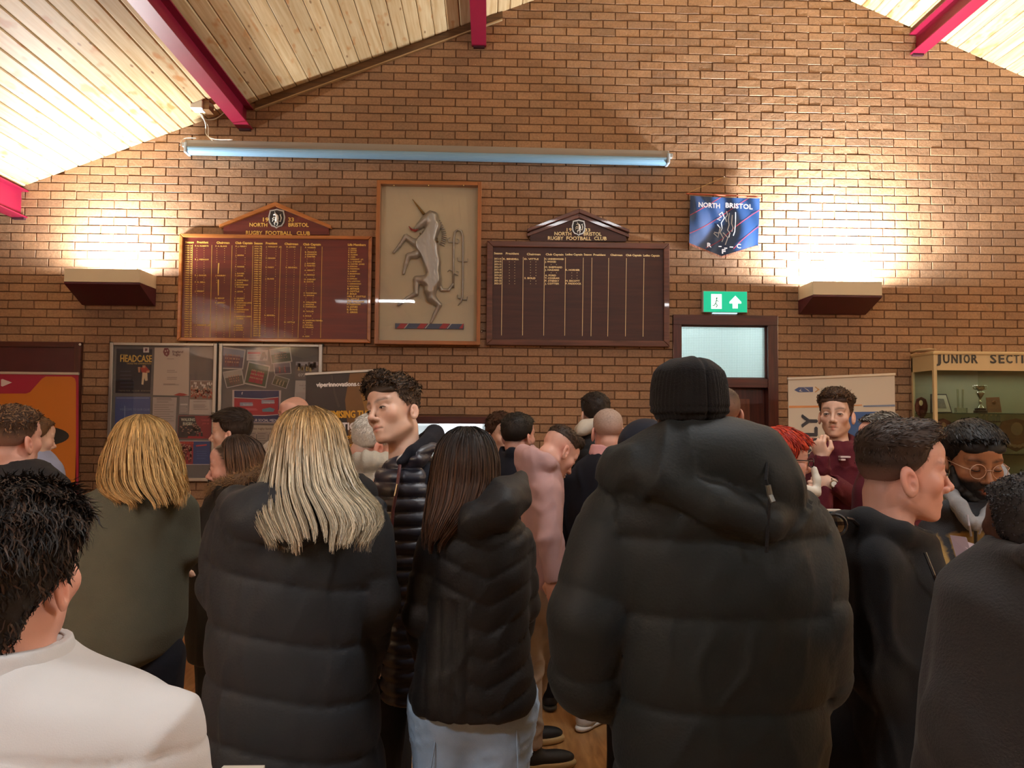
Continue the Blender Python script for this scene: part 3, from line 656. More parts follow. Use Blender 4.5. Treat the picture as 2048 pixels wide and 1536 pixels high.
for x, lst in ((238, {0: 'K. BENDELL'}), (455, {0: 'D. VITTLE', 7: 'S. BOLD'}), (666, {0: 'C. UNDERWOOD', 1: 'J. WOOD', 3: 'M. SHEPPARD', 4: 'J. HAZARD', 6: 'A. FORD', 7: 'T. COGRAM', 8: 'P. STERRY', 9: 'J. COTTER'}), (877, {4: 'K. HORNER', 8: 'M. ESCOTT', 9: 'P. PADDOCK'})):
    for k in range(10):
        s = lst.get(k)
        if s: it.append((s, *z5(x, 612+k*28), 3.4, len(s)*3.15, 'L', .0005))
        elif x != 877 or k > 4: dd(x+60, 612+k*28); dd(x+115, 612+k*28)
lettering(b2, it, .0295, GOLDW)
gg = G()
for (x, y), (x2, y2) in (((228, 590), (219, 1390)), ((441, 592), (434, 1390)), ((657, 594), (650, 1392)), ((872, 596), (864, 1393)), ((1054, 597), (1044, 1395)), ((1142, 598), (1132, 1398)), ((1313, 600), (1303, 1400)), ((1494, 602), (1483, 1400)), ((1673, 603), (1663, 1402))):
    p, q = z5(x, y), z5(x2, y2); wpoly(gg, [(p[0]-.45, p[1]), (q[0]-.45, q[1]), (q[0]+.45, q[1]), (p[0]+.45, p[1])], .0295, .0285)
part(b2, gg, 'column_rules', GOLDW)['kind'] = 'stuff'

# --- unicorn picture: deep box frame, glass, relief
z6 = lambda x, y: (740+x/4.389, 350+y/4.389)
ux0, ux1 = W(754, 530)[0], W(962, 530)[0]; uz0, uz1 = W(857, 691)[2], W(857, 368)[2]
un = thing('unicorn_picture', 'framed silver heraldic unicorn relief between the two honours boards', 'picture', ((ux0+ux1)/2, D, uz0))
OAK = wood('light_oak_frame', '8a552c', 'a86c3c', .35, axis=2, scale=.7); OAKH = wood('light_oak_frame_across', '8a552c', 'a86c3c', .35, axis=0, scale=.7); w = .034
for q, mm, nm in (((ux0, ux0+w, uz0, uz1), OAK, 'frame_stile'), ((ux1-w, ux1, uz0, uz1), OAK, 'frame_stile'), ((ux0+w, ux1-w, uz1-w, uz1), OAKH, 'frame_rail'), ((ux0+w, ux1-w, uz0, uz0+w), OAKH, 'frame_rail')):
    gg = G(); gg.box(q[0], q[1], D-.10, D-.002, q[2], q[3]); part(un, gg, nm, mm, bevel=.003)
gg = G(); gg.box(ux0+w, ux1-w, D-.02, D-.004, uz0+w, uz1-w); part(un, gg, 'backboard', mat('stone_paint_backboard', 'c4bca2', .6, var=.05, vscale=4))
gg = G(); gg.box(ux0+w-.002, ux1-w+.002, D-.086, D-.083, uz0+w, uz1-w); part(un, gg, 'glass_pane', glass('picture_glass', .015))
gg = G()
for x in (210, 515, 822): p = W(*z6(x, 92), .1); gg.sphere((p[0], D-.10, p[2]), .005)
part(un, gg, 'brass_pins', mat('brass', 'd0b070', .3, 1.0))['kind'] = 'stuff'
def rel(pts, rad, k=None):
    """relief limb: polyline in zoom pixels, radii in zoom pixels"""
    return [(W(*z6(x, y), .035), r*D/F/4.389) for (x, y), r in zip(pts, rad)]
limbs = [rel([(560, 905), (545, 760), (510, 640), (480, 600)], [58, 78, 92, 80]), rel([(480, 620), (520, 540), (560, 450), (540, 380)], [82, 70, 62, 50]),
         rel([(545, 375), (490, 400), (430, 450), (405, 470)], [58, 46, 30, 20]), rel([(500, 345), (520, 320)], [14, 5]), rel([(540, 350), (530, 322)], [14, 5]),
         rel([(440, 620), (385, 590), (315, 540), (260, 620), (210, 680)], [40, 32, 22, 15, 13]), rel([(400, 700), (340, 710), (315, 780), (295, 865)], [38, 26, 18, 13]),
         rel([(560, 900), (500, 930), (410, 915), (405, 1040), (330, 1080), (250, 1140)], [66, 55, 30, 22, 16, 13]), rel([(560, 930), (530, 1010), (540, 1080), (610, 1140), (570, 1220), (535, 1295)], [66, 55, 42, 22, 16, 12]),
         rel([(600, 930), (630, 1010), (690, 1010), (730, 960)], [16, 12, 12, 12])]
tail = [rel([(732, 990), (733, 780), (735, 560), (745, 500), (772, 480), (800, 490), (815, 540), (815, 700), (814, 900), (812, 1060), (800, 1110), (772, 1145)], [9, 9, 9, 9, 10, 10, 9, 8, 8, 8, 8, 4]),
        rel([(735, 590), (770, 600), (782, 570), (762, 560)], [6, 6, 5, 3]), rel([(733, 590), (690, 590), (680, 560), (705, 548)], [6, 6, 5, 3]),
        rel([(735, 860), (772, 880), (778, 850), (758, 845)], [6, 6, 5, 3]), rel([(733, 850), (700, 830), (680, 850)], [6, 6, 3]),
        rel([(815, 760), (775, 755), (768, 725)], [6, 5, 3]), rel([(815, 760), (855, 760), (855, 735)], [6, 5, 3]), rel([(812, 1085), (775, 1080), (768, 1050)], [6, 5, 3]), rel([(812, 1095), (850, 1095), (856, 1068)], [6, 5, 3])]
UNI = limbs
gg = G()
for l in tail: gg.tube([p for p, r in l], [r for p, r in l], 8)
part(un, gg, 'tail', mat('pewter_paint', 'a6a49e', .38, .5), True)
gg = G(); l = rel([(475, 345), (420, 275), (372, 212)], [13, 8, 2]); gg.tube([p for p, r in l], [r for p, r in l], 8); part(un, gg, 'horn', mat('aged_gold', '8a6a34', .4, .5), True)
gg = G(); l = rel([(432, 470), (400, 492), (365, 482), (342, 452)], [5, 11, 9, 3]); gg.tube([(p[0], p[1]-.01, p[2]) for p, r in l], [r for p, r in l], 8); part(un, gg, 'tongue', mat('tongue_red', '8e1c22', .4), True)
gg = G()
for k in range(9):
    t_ = k/8; p = W(*z6(440+150*t_, 540+45*t_+8*math.sin(3.1*t_)), .062); gg.sphere(p, .012, 8, 6)
    p = W(*z6(440+150*t_, 525+45*t_), .062); gg.box(p[0]-.005, p[0]+.005, p[1]-.005, p[1]+.005, p[2], p[2]+.018)
part(un, gg, 'coronet_collar', mat('dark_gold', '5a4a2a', .4, .6))['kind'] = 'stuff'
gg = G()
for k in range(16):   # mane: short ridges down the back of the neck
    t_ = k/15; cx, cy = 560+85*math.sin(2.2*t_), 345+265*t_; a_ = math.radians(-60+75*t_)
    l = rel([(cx-14, cy-6), (cx+10, cy+2), (cx+24*math.cos(a_)+4, cy+14*math.sin(a_)+12)], [7, 8, 3]); gg.tube([p for p, r in l], [r for p, r in l], 6)
part(un, gg, 'mane', mat('pewter_paint', 'a6a49e', .38, .5), True)['kind'] = 'stuff'
bx = z6
gg = G(); wpoly(gg, [z6(224, 1305), z6(224, 1350), z6(825, 1357), z6(825, 1312)], .034, .021); gr_ = part(un, gg, 'wreath_bar', mat('wreath_blue', '3f5270', .5))
gg = G(); 
for x in (245, 420, 615, 790):
    w2 = 60 if x < 780 else 33; wpoly(gg, [z6(x+28, 1307), z6(x-8, 1351), z6(x+w2-8, 1353), z6(x+w2+28 if x < 780 else 823, 1310)], .0355, .034)
part(gr_, gg, 'red_stripe', mat('wreath_red', 'a03038', .5))['kind'] = 'stuff'
gg = G()
for x in (308, 490, 684): wpoly(gg, [z6(x+28, 1308), z6(x-8, 1352), z6(x, 1352), z6(x+36, 1308)], .0358, .034)
part(gr_, gg, 'white_stripe', mat('wreath_white', 'c8c4bc', .5))['kind'] = 'stuff'
gg = G(); p = W(964, 661, .0); gg.tube([(p[0], D-.01, p[2]-.02), (p[0], D-.01, p[2]+.02)], .004, 6); gg.tube([(p[0]+.01*math.cos(a), D-.012, p[2]+.012*math.sin(a)) for a in np.linspace(0, 6.28, 12)], .003, 6)
tag(gg.build('picture_hook', mat('chrome', 'd8d8d8', .2, 1.0), origin=(p[0], D, p[2])), 'small chrome ring hook beside the lower right corner of the unicorn picture', 'hook')
g_ = 0
for px, py in ((749, 510), (750, 655), (969, 514)):
    gg = G(); p = W(px, py); gg.sphere((p[0], D-.004, p[2]), .006, 8, 6)
    tag(gg.build('screw_head', mat('chrome', 'd8d8d8', .2, 1.0), origin=tuple(p)), ['tiny bright screw head in the brick between red board and unicorn picture, upper', 'tiny bright screw head in the brick between red board and unicorn picture, lower', 'tiny bright screw head in the brick right of the unicorn picture'][g_], 'screw', 'wall screws'); g_ += 1

# --- tube light fitting
fo = .135; yf = D-fo
tl = thing('strip_light_fitting', 'long white strip light with ribbed diffuser hung high across the brick wall', 'ceiling light', tuple(P(852, 310, yf)))
def bp(px, py, dy=0): return P(px, py, yf+dy)
a0, a1 = bp(372, 290), bp(1336, 312)
dirv = (a1-a0); LN = np.linalg.norm(dirv); ex_ = dirv/LN; ez_ = np.array([-ex_[2], 0, ex_[0]])
def fbox(u0, u1, v0, v1, y0, y1):
    q = lambda u, v, y: tuple(a0+ex_*u+ez_*v+np.array([0, y, 0])); return [q(u0, v0, y0), q(u1, v0, y0), q(u1, v0, y1), q(u0, v0, y1), q(u0, v1, y0), q(u1, v1, y0), q(u1, v1, y1), q(u0, v1, y1)]
WHM = mat('white_metal_housing', '8e887e', .4)
gg = G(); gg.hull8(fbox(-.01, LN+.01, -.012, .05, 0, .11)); part(tl, gg, 'housing', WHM, bevel=.004)
# diffuser with prismatic ribs
n = 26; prof = []
for k in range(n+1):
    a_ = math.pi*k/n; r_ = 1+.02*(k % 2); prof.append((.055-.058*math.cos(a_)*r_, -.012-.055*(math.sin(a_)**.7)*r_))
vs = []; 
for u in (.012, LN-.012): vs += [tuple(a0+ex_*u+ez_*v+np.array([0, y, 0])) for y, v in prof]
m_ = n+1; fs = [(i, i+1, m_+i+1, m_+i) for i in range(n)]+[tuple(range(m_)), tuple(range(2*m_-1, m_-1, -1))]
gg = G(); gg._a(vs, fs); part(tl, gg, 'diffuser', mat('prismatic_diffuser', '7fa6c0', .3, coat=.2))
for u, nm in ((-.02, 'end_cap'), (LN-.008, 'end_cap')): gg = G(); gg.hull8(fbox(u, u+.028, -.066, .03, -.004, .114)); part(tl, gg, nm, mat('end_cap_white', '9aa4aa', .35), bevel=.008)
for u, nm in ((-.05, 'end_bracket'), (LN+.02, 'end_bracket')): gg = G(); gg.hull8(fbox(u, u+.03, .0, .035, .03, .085)); gg.hull8(fbox(u, u+.012, .01, .03, .08, .129)); part(tl, gg, nm, mat('grey_bracket', '8c8c88', .4), bevel=.002)
for u in (.6, LN-.6): gg = G(); gg.hull8(fbox(u, u+.04, .01, .04, .10, .129)); part(tl, gg, 'wall_arm', WHM)

# --- junction box and cables beside the second beam
jx = W(396, 250)
jb = thing('junction_box', 'white junction box under the planks above the left end of the strip light', 'junction box', (jx[0], D-.25, cz(jx[0])))
p = P(397, 214, D-.30); zc = cz(p[0])
gg = G(); gg.box(p[0]-.05, p[0]+.05, p[1]-.06, p[1]+.06, zc-.05, zc+.02); part(jb, gg, 'box', mat('pvc_white', 'e2e2dc', .4), bevel=.004)
gg = G(); gg.box(p[0]+.04, p[0]+.10, p[1]-.03, p[1]+.09, zc-.05, zc+.03); part(jb, gg, 'timber_block', wood('timber_block', '6b4a2a', '8a6238', .6))
CAB = mat('white_cable', 'cfc6b4', .5)
def cable(pts, lab, r=.005):
    ps = [P(a_, b_, c_) for a_, b_, c_ in pts]; q = []
    for i in range(len(ps)-1):
        p0 = ps[max(i-1, 0)]; p1 = ps[i]; p2 = ps[i+1]; p3 = ps[min(i+2, len(ps)-1)]
        for t_ in np.linspace(0, 1, 6, endpoint=(i == len(ps)-2)): q.append(.5*(2*p1+(p2-p0)*t_+(2*p0-5*p1+4*p2-p3)*t_**2+(3*p1-p0-3*p2+p3)*t_**3))
    o = G().tube(q, r, 6).build('cable', CAB, smooth=True, origin=tuple(ps[0])); tag(o, lab, 'cable'); return o
cable([(403, 228, D-.25), (411, 248, D-.15), (412, 268, D-.1), (428, 278, D-.15), (465, 279, D-.22)], 'thick white cable dropping from the junction box onto the strip light')
cable([(400, 226, D-.25), (408, 238, D-.12), (430, 238, D-.05), (452, 224, D-.08), (470, 222, D-.08)], 'white cable running from the junction box to behind the crimson beam')
cable([(360, 290, D-.26), (368, 277, D-.2), (392, 276, D-.25)], 'short white flex looped over the left end of the strip light', .004)
cable([(405, 236, D-.2), (416, 252, D-.13), (417, 272, D-.2), (425, 281, D-.24)], 'thin white flex hanging beside the thick cable above the strip light', .003)

# --- pennant
z7 = lambda x, y: (1360+x/5.122, 340+y/5.122)
pc = W(*z7(460, 260), .12)
pn = thing('pennant', 'blue satin club pennant with red fringe hanging on a cord right of the strip light', 'pennant', tuple(W(*z7(450, 70), .01)))
NX, NY = 36, 30
def pen_pt(u, v):
    """u across 0..1, v down 0..1 -> world point on the waving cloth"""
    xl, yl = 105+(-10)*v, 262+(740-262)*v; xr, yr = 818+(-18)*v, 290+(775-290)*v
    x = xl+(xr-xl)*u; y = yl+(yr-yl)*u
    y += v*max(0, (1-abs(u-.47)/.5))*125*v
    y += 6*math.sin(u*3.1)*(1-v)
    dep = .07+.018*math.sin(u*9+v*2.2)*(.4+v)+.012*math.sin(u*21+1-v*5)*(1-v)+.012*math.sin(u*4+v*4)
    return W(*z7(x, y), dep)
vs = [pen_pt(i/NX, j/NY) for j in range(NY+1) for i in range(NX+1)]; n1 = len(vs)
vs += [v+np.array([0, .0015, 0]) for v in vs]
fs = [(j*(NX+1)+i, (j+1)*(NX+1)+i, (j+1)*(NX+1)+i+1, j*(NX+1)+i+1) for j in range(NY) for i in range(NX)]; fs += [tuple(n1+q for q in reversed(f)) for f in fs]
gg = G(); gg._a(vs, fs); cloth = part(pn, gg, 'satin_cloth', mat('navy_satin', '1a3a66', .36, spec=.6), True)
def pen_strip(g, pts, w, lift=.003):
    """ribbon along (u,v) points on the cloth"""
    V = [pen_pt(u, v)+np.array([0, -lift, 0]) for u, v in pts]; L2 = []
    for i, p in enumerate(V):
        t_ = V[min(i+1, len(V)-1)]-V[max(i-1, 0)]; nrm = np.array([-t_[2], 0, t_[0]]); nrm = nrm/(np.linalg.norm(nrm)+1e-9)*w/2; L2 += [p+nrm, p-nrm]
    g._a(L2, [(2*i, 2*i+1, 2*i+3, 2*i+2) for i in range(len(V)-1)])
gg = G()
for c_ in (.05, .42, .80, 1.20, 1.55):
    pts = [(u, c_-u*.95+.0) for u in np.linspace(0, 1, 26)]; pts = [(u, v) for u, v in pts if .0 < v < .98]
    if len(pts) > 2: pen_strip(gg, pts, .006)
part(cloth, gg, 'red_pinstripe', mat('pennant_red', 'b04458', .4))['kind'] = 'stuff'
gg = G()
def ptxt(s, cx, cy, h, w=None):
    p = W(*z7(cx, cy), .142); o = np.array([p[0], D-.142, p[2]]); sc = (D-.1)/F/5.122
    gg.add(text(s, o, (1, 0, -.055), (0, 0, 1), h*sc, None if w is None else w*sc, 'C', .0022))
cloth_ = cloth
def pl1(*a):
    global gg
    gg = G(); ptxt(*a); part(cloth, gg, 'white_lettering', mat('embroidery_white', 'e6e6ee', .5))
pl1('NORTH', 300, 385, 50, 220); pl1('BRISTOL', 605, 393, 50, 280); pl1('R', 300, 790, 44, 40); pl1('C', 602, 800, 44, 44); pl1('F', 448, 856, 44, 36); gg = G()
for (x, w2) in ((385, 34), (450, 34), (515, 40)):
    p = pen_pt((x-100)/705, .98*(772-275)/500*.94); gg.box(p[0]-w2*.0004, p[0]+w2*.0004, D-.134, D-.131, p[2]-.004, p[2]+.004)
part(cloth, gg, 'white_dashes', mat('embroidery_white', 'e6e6ee', .5))['kind'] = 'stuff'
gg = G()
for ps in ([(430, 440), (395, 470), (420, 490), (375, 520), (410, 525)], [(430, 450), (450, 500), (420, 550), (430, 600), (410, 640), (445, 690), (430, 720)], [(380, 570), (410, 600), (395, 650), (350, 650)], [(400, 640), (390, 690), (345, 660)],
           [(440, 640), (490, 690), (465, 750)], [(500, 450), (490, 520), (500, 570), (485, 620), (510, 650), (500, 690)], [(530, 470), (525, 560), (540, 600), (530, 640)], [(562, 440), (565, 540), (560, 640), (545, 680)], [(470, 430), (480, 470), (460, 500), (475, 540)]):
    pen_strip(gg, [((x-100)/705, (y-275)/560) for x, y in ps], .009, .004)
part(cloth, gg, 'embroidered_unicorn', mat('embroidery_silver', 'c2ccd6', .4))['kind'] = 'stuff'
FRG = mat('salmon_fringe', 'b8685a', .8)
gg = G()
for k in range(60):
    u = k/59; p = pen_pt(u, 1.0); gg.tube([p, p+np.array([random.uniform(-.004, .004), -.004, -.022])], [.003, .0015], 4)
part(pn, gg, 'fringe', FRG)['kind'] = 'stuff'
gg = G(); q = [pen_pt(-.06, -.03)+np.array([0, -.004, 0]), pen_pt(1.02, -.03)+np.array([0, -.004, 0])]; gg.tube(q, .007, 8); part(pn, gg, 'hanging_rod', mat('orange_wood_rod', 'b5563c', .5))
gg = G(); tp = W(*z7(452, 70), .01); gg.tube([q[0], tp, pen_pt(.87, -.08)+np.array([0, -.01, 0])], .0022, 5); part(pn, gg, 'cord', mat('gold_cord', 'c8a868', .6))
gg = G(); gg.sphere(tp, .007, 8, 6); part(pn, gg, 'wall_hook', mat('chrome', 'd8d8d8', .2, 1.0))

# --- exit sign
z8 = z7
es = thing('exit_sign', 'lit green emergency exit sign above the door', 'sign', tuple(W(1450, 627)))
sx0, sx1 = P(1407, 600, D-.05)[0], P(1494, 600, D-.05)[0]; sz0, sz1 = P(1450, 624, D-.06)[2], P(1450, 583, D-.06)[2]
gg = G(); gg.box(sx0-.008, sx1+.003, D-.055, D-.002, sz0-.004, sz1+.004); part(es, gg, 'housing', mat('sign_housing', 'b4b8b4', .4), bevel=.004)
gg = G(); gg.box(sx0, sx1-.003, D-.058, D-.055, sz0, sz1); pl_ = part(es, gg, 'lit_panel', mat('sign_green_lit', '00b48a', .4, emit=.85))
sw, sh = sx1-sx0, sz1-sz0; q = lambda u, v: (sx0+u*sw, sz0+v*sh)
gg = G()
gg.box(sx0+.17*sw, sx0+.41*sw, D-.0595, D-.058, sz0+.15*sh, sz0+.87*sh); part(pl_, gg, 'white_door_pictogram', mat('sign_white_lit', 'e8fff4', .4, emit=1.15)); gg = G()
gg.prism([q(*c) for c in ((.59, .42), (.66, .42), (.66, .18), (.78, .18), (.78, .42), (.86, .42), (.86, .5), (.725, .80), (.59, .5))], D-.0595, D-.058)
part(pl_, gg, 'white_arrow_pictogram', mat('sign_white_lit', 'e8fff4', .4, emit=1.15))
gg = G()
def sl(ps, w_): gg.tube([(q(u, v)[0], D-.0600, q(u, v)[1]) for u, v in ps], w_, 5)
sl([(.30, .70), (.29, .62)], .006); sl([(.295, .60), (.27, .42), (.31, .32), (.28, .22)], .004); sl([(.27, .42), (.24, .32), (.20, .31)], .004); sl([(.295, .57), (.34, .50)], .003)
part(pl_, gg, 'running_figure', mat('sign_green_dark', '109070', .5))
gg = G(); gg.box(sx0+.22*sw, sx1-.22*sw, D-.045, D-.012, sz0-.012, sz0-.004); part(es, gg, 'downlight_strip', mat('sign_strip_lit', 'c8f0ff', .4, emit=1.0))
Lg = area('exit_glow', ((sx0+sx1)/2, D-.09, (sz0+sz1)/2), (R(-90), 0, 0), sw, sh, .6, (.1, 1, .7))

# ------------------------------------------------------------ notice boards
FELT = mat('grey_felt', '6b6a68', .95, bump=.3, bscale=500); ALU = mat('brushed_aluminium', 'b4b2ac', .35, .7)
zb_ = W(430, 962)[2]
def notice(px0, px1, pyt, lab):
    x0, x1 = W(px0, 800)[0], W(px1, 800)[0]; z1 = W((px0+px1)/2, pyt)[2]
    t = thing('notice_board', lab, 'notice board', ((x0+x1)/2, D, zb_), 'pair of glazed notice boards')
    gg = G(); gg.box(x0+.01, x1-.01, D-.03, D-.002, zb_+.01, z1-.01); part(t, gg, 'felt_panel', FELT)
    w = .03
    for q_, nm in (((x0, x0+w, zb_, z1), 'frame_stile'), ((x1-w, x1, zb_, z1), 'frame_stile'), ((x0+w, x1-w, z1-w*.8, z1), 'frame_rail'), ((x0+w, x1-w, zb_, zb_+w), 'frame_rail')):
        gg = G(); gg.box(q_[0], q_[1], D-.055, D-.002, q_[2], q_[3]); part(t, gg, nm, ALU, bevel=.004)
    gg = G(); gg.box(x0+w*.5, x1-w*.5, D-.047, D-.0445, zb_+w*.5, z1-w*.5); part(t, gg, 'glass_door', glass('board_glass', .012))
    for x in (x0, x1): gg = G(); gg.box(x-.006, x+.006, D-.05, D-.002, z1-.012, z1+.008); part(t, gg, 'corner_cap', mat('black_plastic', '0c0c0e', .4))
    return t
notice(222, 435.5, 687, 'left glazed notice board of the pair, with the dark rugby play poster')
notice(439.5, 645, 689, 'right glazed notice board of the pair, covered with team photographs')
zn = lambda x, y: (220+x/4.654, 670+y/4.654)
def poster(name, lab, pts, colr, extra=None, rough=.35, cat='poster', lift=0.0, zz=zn, group=None):
    """flat sheet pinned to the felt; extra = list of (part name, polygon list or text list, colour)"""
    o0 = .0325+lift; pp = [zz(*p) for p in pts]; c = W(*pp[0], o0)
    t = thing(name, lab, cat, tuple(W(sum(p[0] for p in pp)/4, sum(p[1] for p in pp)/4, o0)), group)
    gg = G(); wpoly(gg, pp, o0, o0-.0012-lift*.5); sh_ = part(t, gg, 'sheet', mat('print_'+colr, colr, rough))
    for k, (nm, kind, data, cc) in enumerate(extra or []):
        gg = G()
        for d_ in data:
            if kind == 'p': wpoly(gg, [zz(*p) for p in d_], o0+.0008*(1+k*.25), o0)
            else:
                s, x, y, h, w_ = d_[:5]; px, py = zz(x, y); wtext(gg, s, px, py, h/4.654, o0+.0012+.0003*k, w_/4.654 if w_ else None, 'L', d_[5] if len(d_) > 5 else 0)
        q_ = part(t, gg, nm, mat('print_'+cc, cc, rough))
        if len(data) > 1: q_['kind'] = 'stuff'
    return t
def quad(x0, y0, x1, y1): return [(x0, y0), (x0, y1), (x1, y1), (x1, y0)]
def lines(x0, x1, ys, h=4, rag=.3): return [quad(x0, y, x0+(x1-x0)*(1-rag*random.random()), y+h) for y in ys]
def crowd(cx, cy, w, h, n, s, seed=1):
    r = random.Random(seed); o = []
    for k in range(n):
        x = cx+r.uniform(-w, w)/2; y = cy+r.uniform(-h, h)/2; a = s*r.uniform(.8, 1.2); o.append([(x-a*.4, y-a), (x-a*.6, y+a), (x+a*.6, y+a), (x+a*.4, y-a)])
    return o
def heads(cr, s): return [[(p[0][0]-s*.1, p[0][1]-s), (p[0][0]-s*.1, p[0][1]), (p[3][0]+s*.1, p[0][1]), (p[3][0]+s*.1, p[0][1]-s)] for p in cr]
c1 = [quad(300, 285, 345, 310), [(290, 310), (305, 400), (355, 395), (370, 330), (350, 300)]]
poster('play_poster', 'dark navy poster headed HEADCASE with a player in red', [(78, 130), (66, 540), (388, 545), (408, 135)], '1c222e',
       [('title', 't', [('HEADCASE', 96, 248, 62, 285, .002)], 'c9a84e'), ('subtitle', 't', [('TACKLE THE CONVERSATION', 155, 272, 14, 222, .0004), ('PRESENTS', 100, 190, 12, 62)], 'b09a58'),
        ('red_jersey', 'p', [[(300, 305), (310, 350), (365, 352), (385, 335), (350, 295)]], '9a3024'), ('white_shorts', 'p', [[(318, 350), (308, 460), (325, 465), (335, 400), (345, 430), (365, 425), (362, 355)]], 'c8b89a'),
        ('skin', 'p', [quad(318, 285, 345, 308), [(275, 300), (280, 350), (295, 350), (298, 300)], [(355, 335), (352, 355), (382, 352), (384, 332)]], 'b08060'),
        ('faint_text', 'p', lines(110, 240, range(335, 500, 36), 10), '333c4c'), ('foot_text', 't', [('THEATRE TOUR   ALL CLUBS   BOOK NOW', 78, 523, 11, 290)], '8e8a70'), ('badge', 'p', [quad(326, 118, 378, 166)], 'c2bcb8'), ('badge_mark', 'p', [[(342, 128), (340, 156), (362, 150), (365, 130)]], '5c3040')])
poster('letter', 'cream letter with a red rose emblem beside the play poster', [(430, 120), (415, 560), (748, 568), (752, 122)], 'b9ada0',
       [('emblem_rose', 'p', [[(520, 125), (508, 160), (520, 190), (545, 205), (565, 185), (570, 150), (555, 125)]], '6a2a34'), ('emblem_petals', 'p', [quad(525, 145, 536, 160), quad(545, 140, 555, 155), quad(535, 170, 545, 185)], 'b9a8a0'),
        ('letterhead', 't', [('England', 582, 165, 20, 96, .0006), ('Rugby', 585, 192, 20, 70, .0006)], '5a3a44'), ('body_text', 'p', lines(545, 640, (222, 330, 345, 395, 410), 5)+lines(510, 665, (455, 462), 5), '8a8078'),
        ('red_swoosh', 'p', [[(605, 560), (680, 570), (740, 560), (700, 545), (660, 540)]], 'a04038')])
poster('photo_letter', 'white sheet with a crowd photograph along its top on the left notice board', [(762, 425), (748, 740), (965, 745), (968, 428)], 'b4aca4',
       [('crowd_photo', 'p', [[(764, 430), (757, 600), (965, 604), (966, 432)]], '7a6a60'), ('crowd', 'p', crowd(865, 540, 190, 90, 60, 12, 3), 'a4503c'), ('crowd_faces', 'p', heads(crowd(865, 540, 190, 90, 60, 12, 3), 8), 'c0a890'), ('white_kit', 'p', crowd(865, 470, 190, 50, 20, 11, 4), 'd0ccc4'), ('body_text', 'p', lines(790, 940, (618, 650, 662, 674, 690), 4), '807870')], lift=.002)
poster('blue_notice', 'pale blue notice in a plastic sleeve under the play poster', [(66, 575), (60, 960), (380, 960), (392, 575)], '4a5c8c', [('border', 'p', [quad(78, 585, 380, 590), quad(150, 660, 156, 800)], '8a98b8'), ('header', 't', [('WELCOME TO OUR CLUB', 90, 702, 20, 270)], '7c8cb4')])
poster('typed_list', 'long white typed list in the middle of the left notice board', [(414, 580), (405, 1050), (612, 1055), (636, 582)], 'aaa29c', [('body_text', 'p', lines(450, 590, (590, 602, 622), 5)+lines(425, 615, range(650, 1010, 21), 4), '7c746e')])
poster('small_form', 'small grey form in the left notice board between the list and the crowd sheet', [(662, 575), (655, 735), (745, 738), (748, 577)], '8c8886', [('header', 'p', [quad(668, 640, 735, 655)]+lines(670, 735, (670, 685, 700, 712), 3), 'b4b0ac')])
cr_ = crowd(770, 890, 200, 90, 34, 16, 6)
poster('walking_rugby_flyer', 'red and dark flyer reading WALKING RUGBY', [(652, 750), (640, 962), (952, 965), (958, 753)], '7e2430', [('dark_panel', 'p', [[(656, 755), (645, 955), (800, 955), (830, 870), (800, 755)]], '2c3034'), ('crowd', 'p', cr_, '20242a'), ('faces', 'p', heads(cr_, 10), '8c7466'), ('title', 't', [('WALKING', 662, 800, 26, 125, .0012), ('RUGBY', 680, 838, 26, 85, .0012)], 'b8c0b0'), ('red_text', 't', [('Come and', 850, 800, 18, 70), ('join us', 860, 830, 18, 60)], 'c85a5c'), ('ribbon', 'p', [[(740, 940), (735, 960), (900, 960), (880, 945)]], '9c2030')])
cr_ = crowd(705, 1110, 130, 160, 44, 15, 8)
poster('team_flyer', 'red and blue team flyer under the walking rugby flyer', [(645, 985), (630, 1203), (940, 1206), (948, 988)], '24447c', [('red_half', 'p', [[(648, 988), (640, 1200), (785, 1202), (790, 990)]], '8c2834'), ('players', 'p', cr_, '5a2028'), ('faces', 'p', heads(cr_, 9), 'a88070'), ('title', 't', [('BECOME ONE OF US', 650, 1010, 12, 125, .0006)], 'd86048'), ('banner', 'p', [[(812, 1025), (815, 1038), (915, 1028), (912, 1015)]], 'b03c48'), ('blue_text', 'p', lines(820, 920, (1080, 1100, 1120, 1145), 4), '4868a0'), ('border', 'p', [quad(632, 1200, 940, 1207), quad(645, 983, 948, 989)], 'b4acac')])
def snap(pts, lab, ground, sky, shirt, seed, n=26):
    (x0, y0), (x1, y1), (x2, y2), (x3, y3) = pts
    def q_(u, v): return (x0*(1-u)*(1-v)+x3*u*(1-v)+x1*(1-u)*v+x2*u*v, y0*(1-u)*(1-v)+y3*u*(1-v)+y1*(1-u)*v+y2*u*v)
    inn = [q_(.05, .06), q_(.05, .94), q_(.95, .94), q_(.95, .06)]; skyq = [q_(.05, .06), q_(.05, .40), q_(.95, .40), q_(.95, .06)]
    r = random.Random(seed); pl = []; fc = []
    for row in range(3):
        for k in range(n//3):
            u = .2+.6*(k+.5)/(n//3)+r.uniform(-.02, .02); v = .38+.16*row; w_ = .035; pl.append([q_(u-w_, v), q_(u-w_, v+.17), q_(u+w_, v+.17), q_(u+w_, v)]); fc.append([q_(u-w_*.6, v-.07), q_(u-w_*.6, v), q_(u+w_*.6, v), q_(u+w_*.6, v-.07)])
    poster('team_photograph', lab, pts, 'b0aca8', [('picture', 'p', [inn], ground), ('sky', 'p', [skyq], sky), ('players', 'p', pl, shirt), ('faces', 'p', fc, 'a8836c')], cat='photograph', group='team photographs on the right notice board', lift=.001+.0015*(seed % 3))
snap([(1045, 108), (1035, 318), (1250, 322), (1276, 140)], 'team photograph with pale sky at the top left of the right notice board', '5a5060', '7c8494', '6a4048', 1)
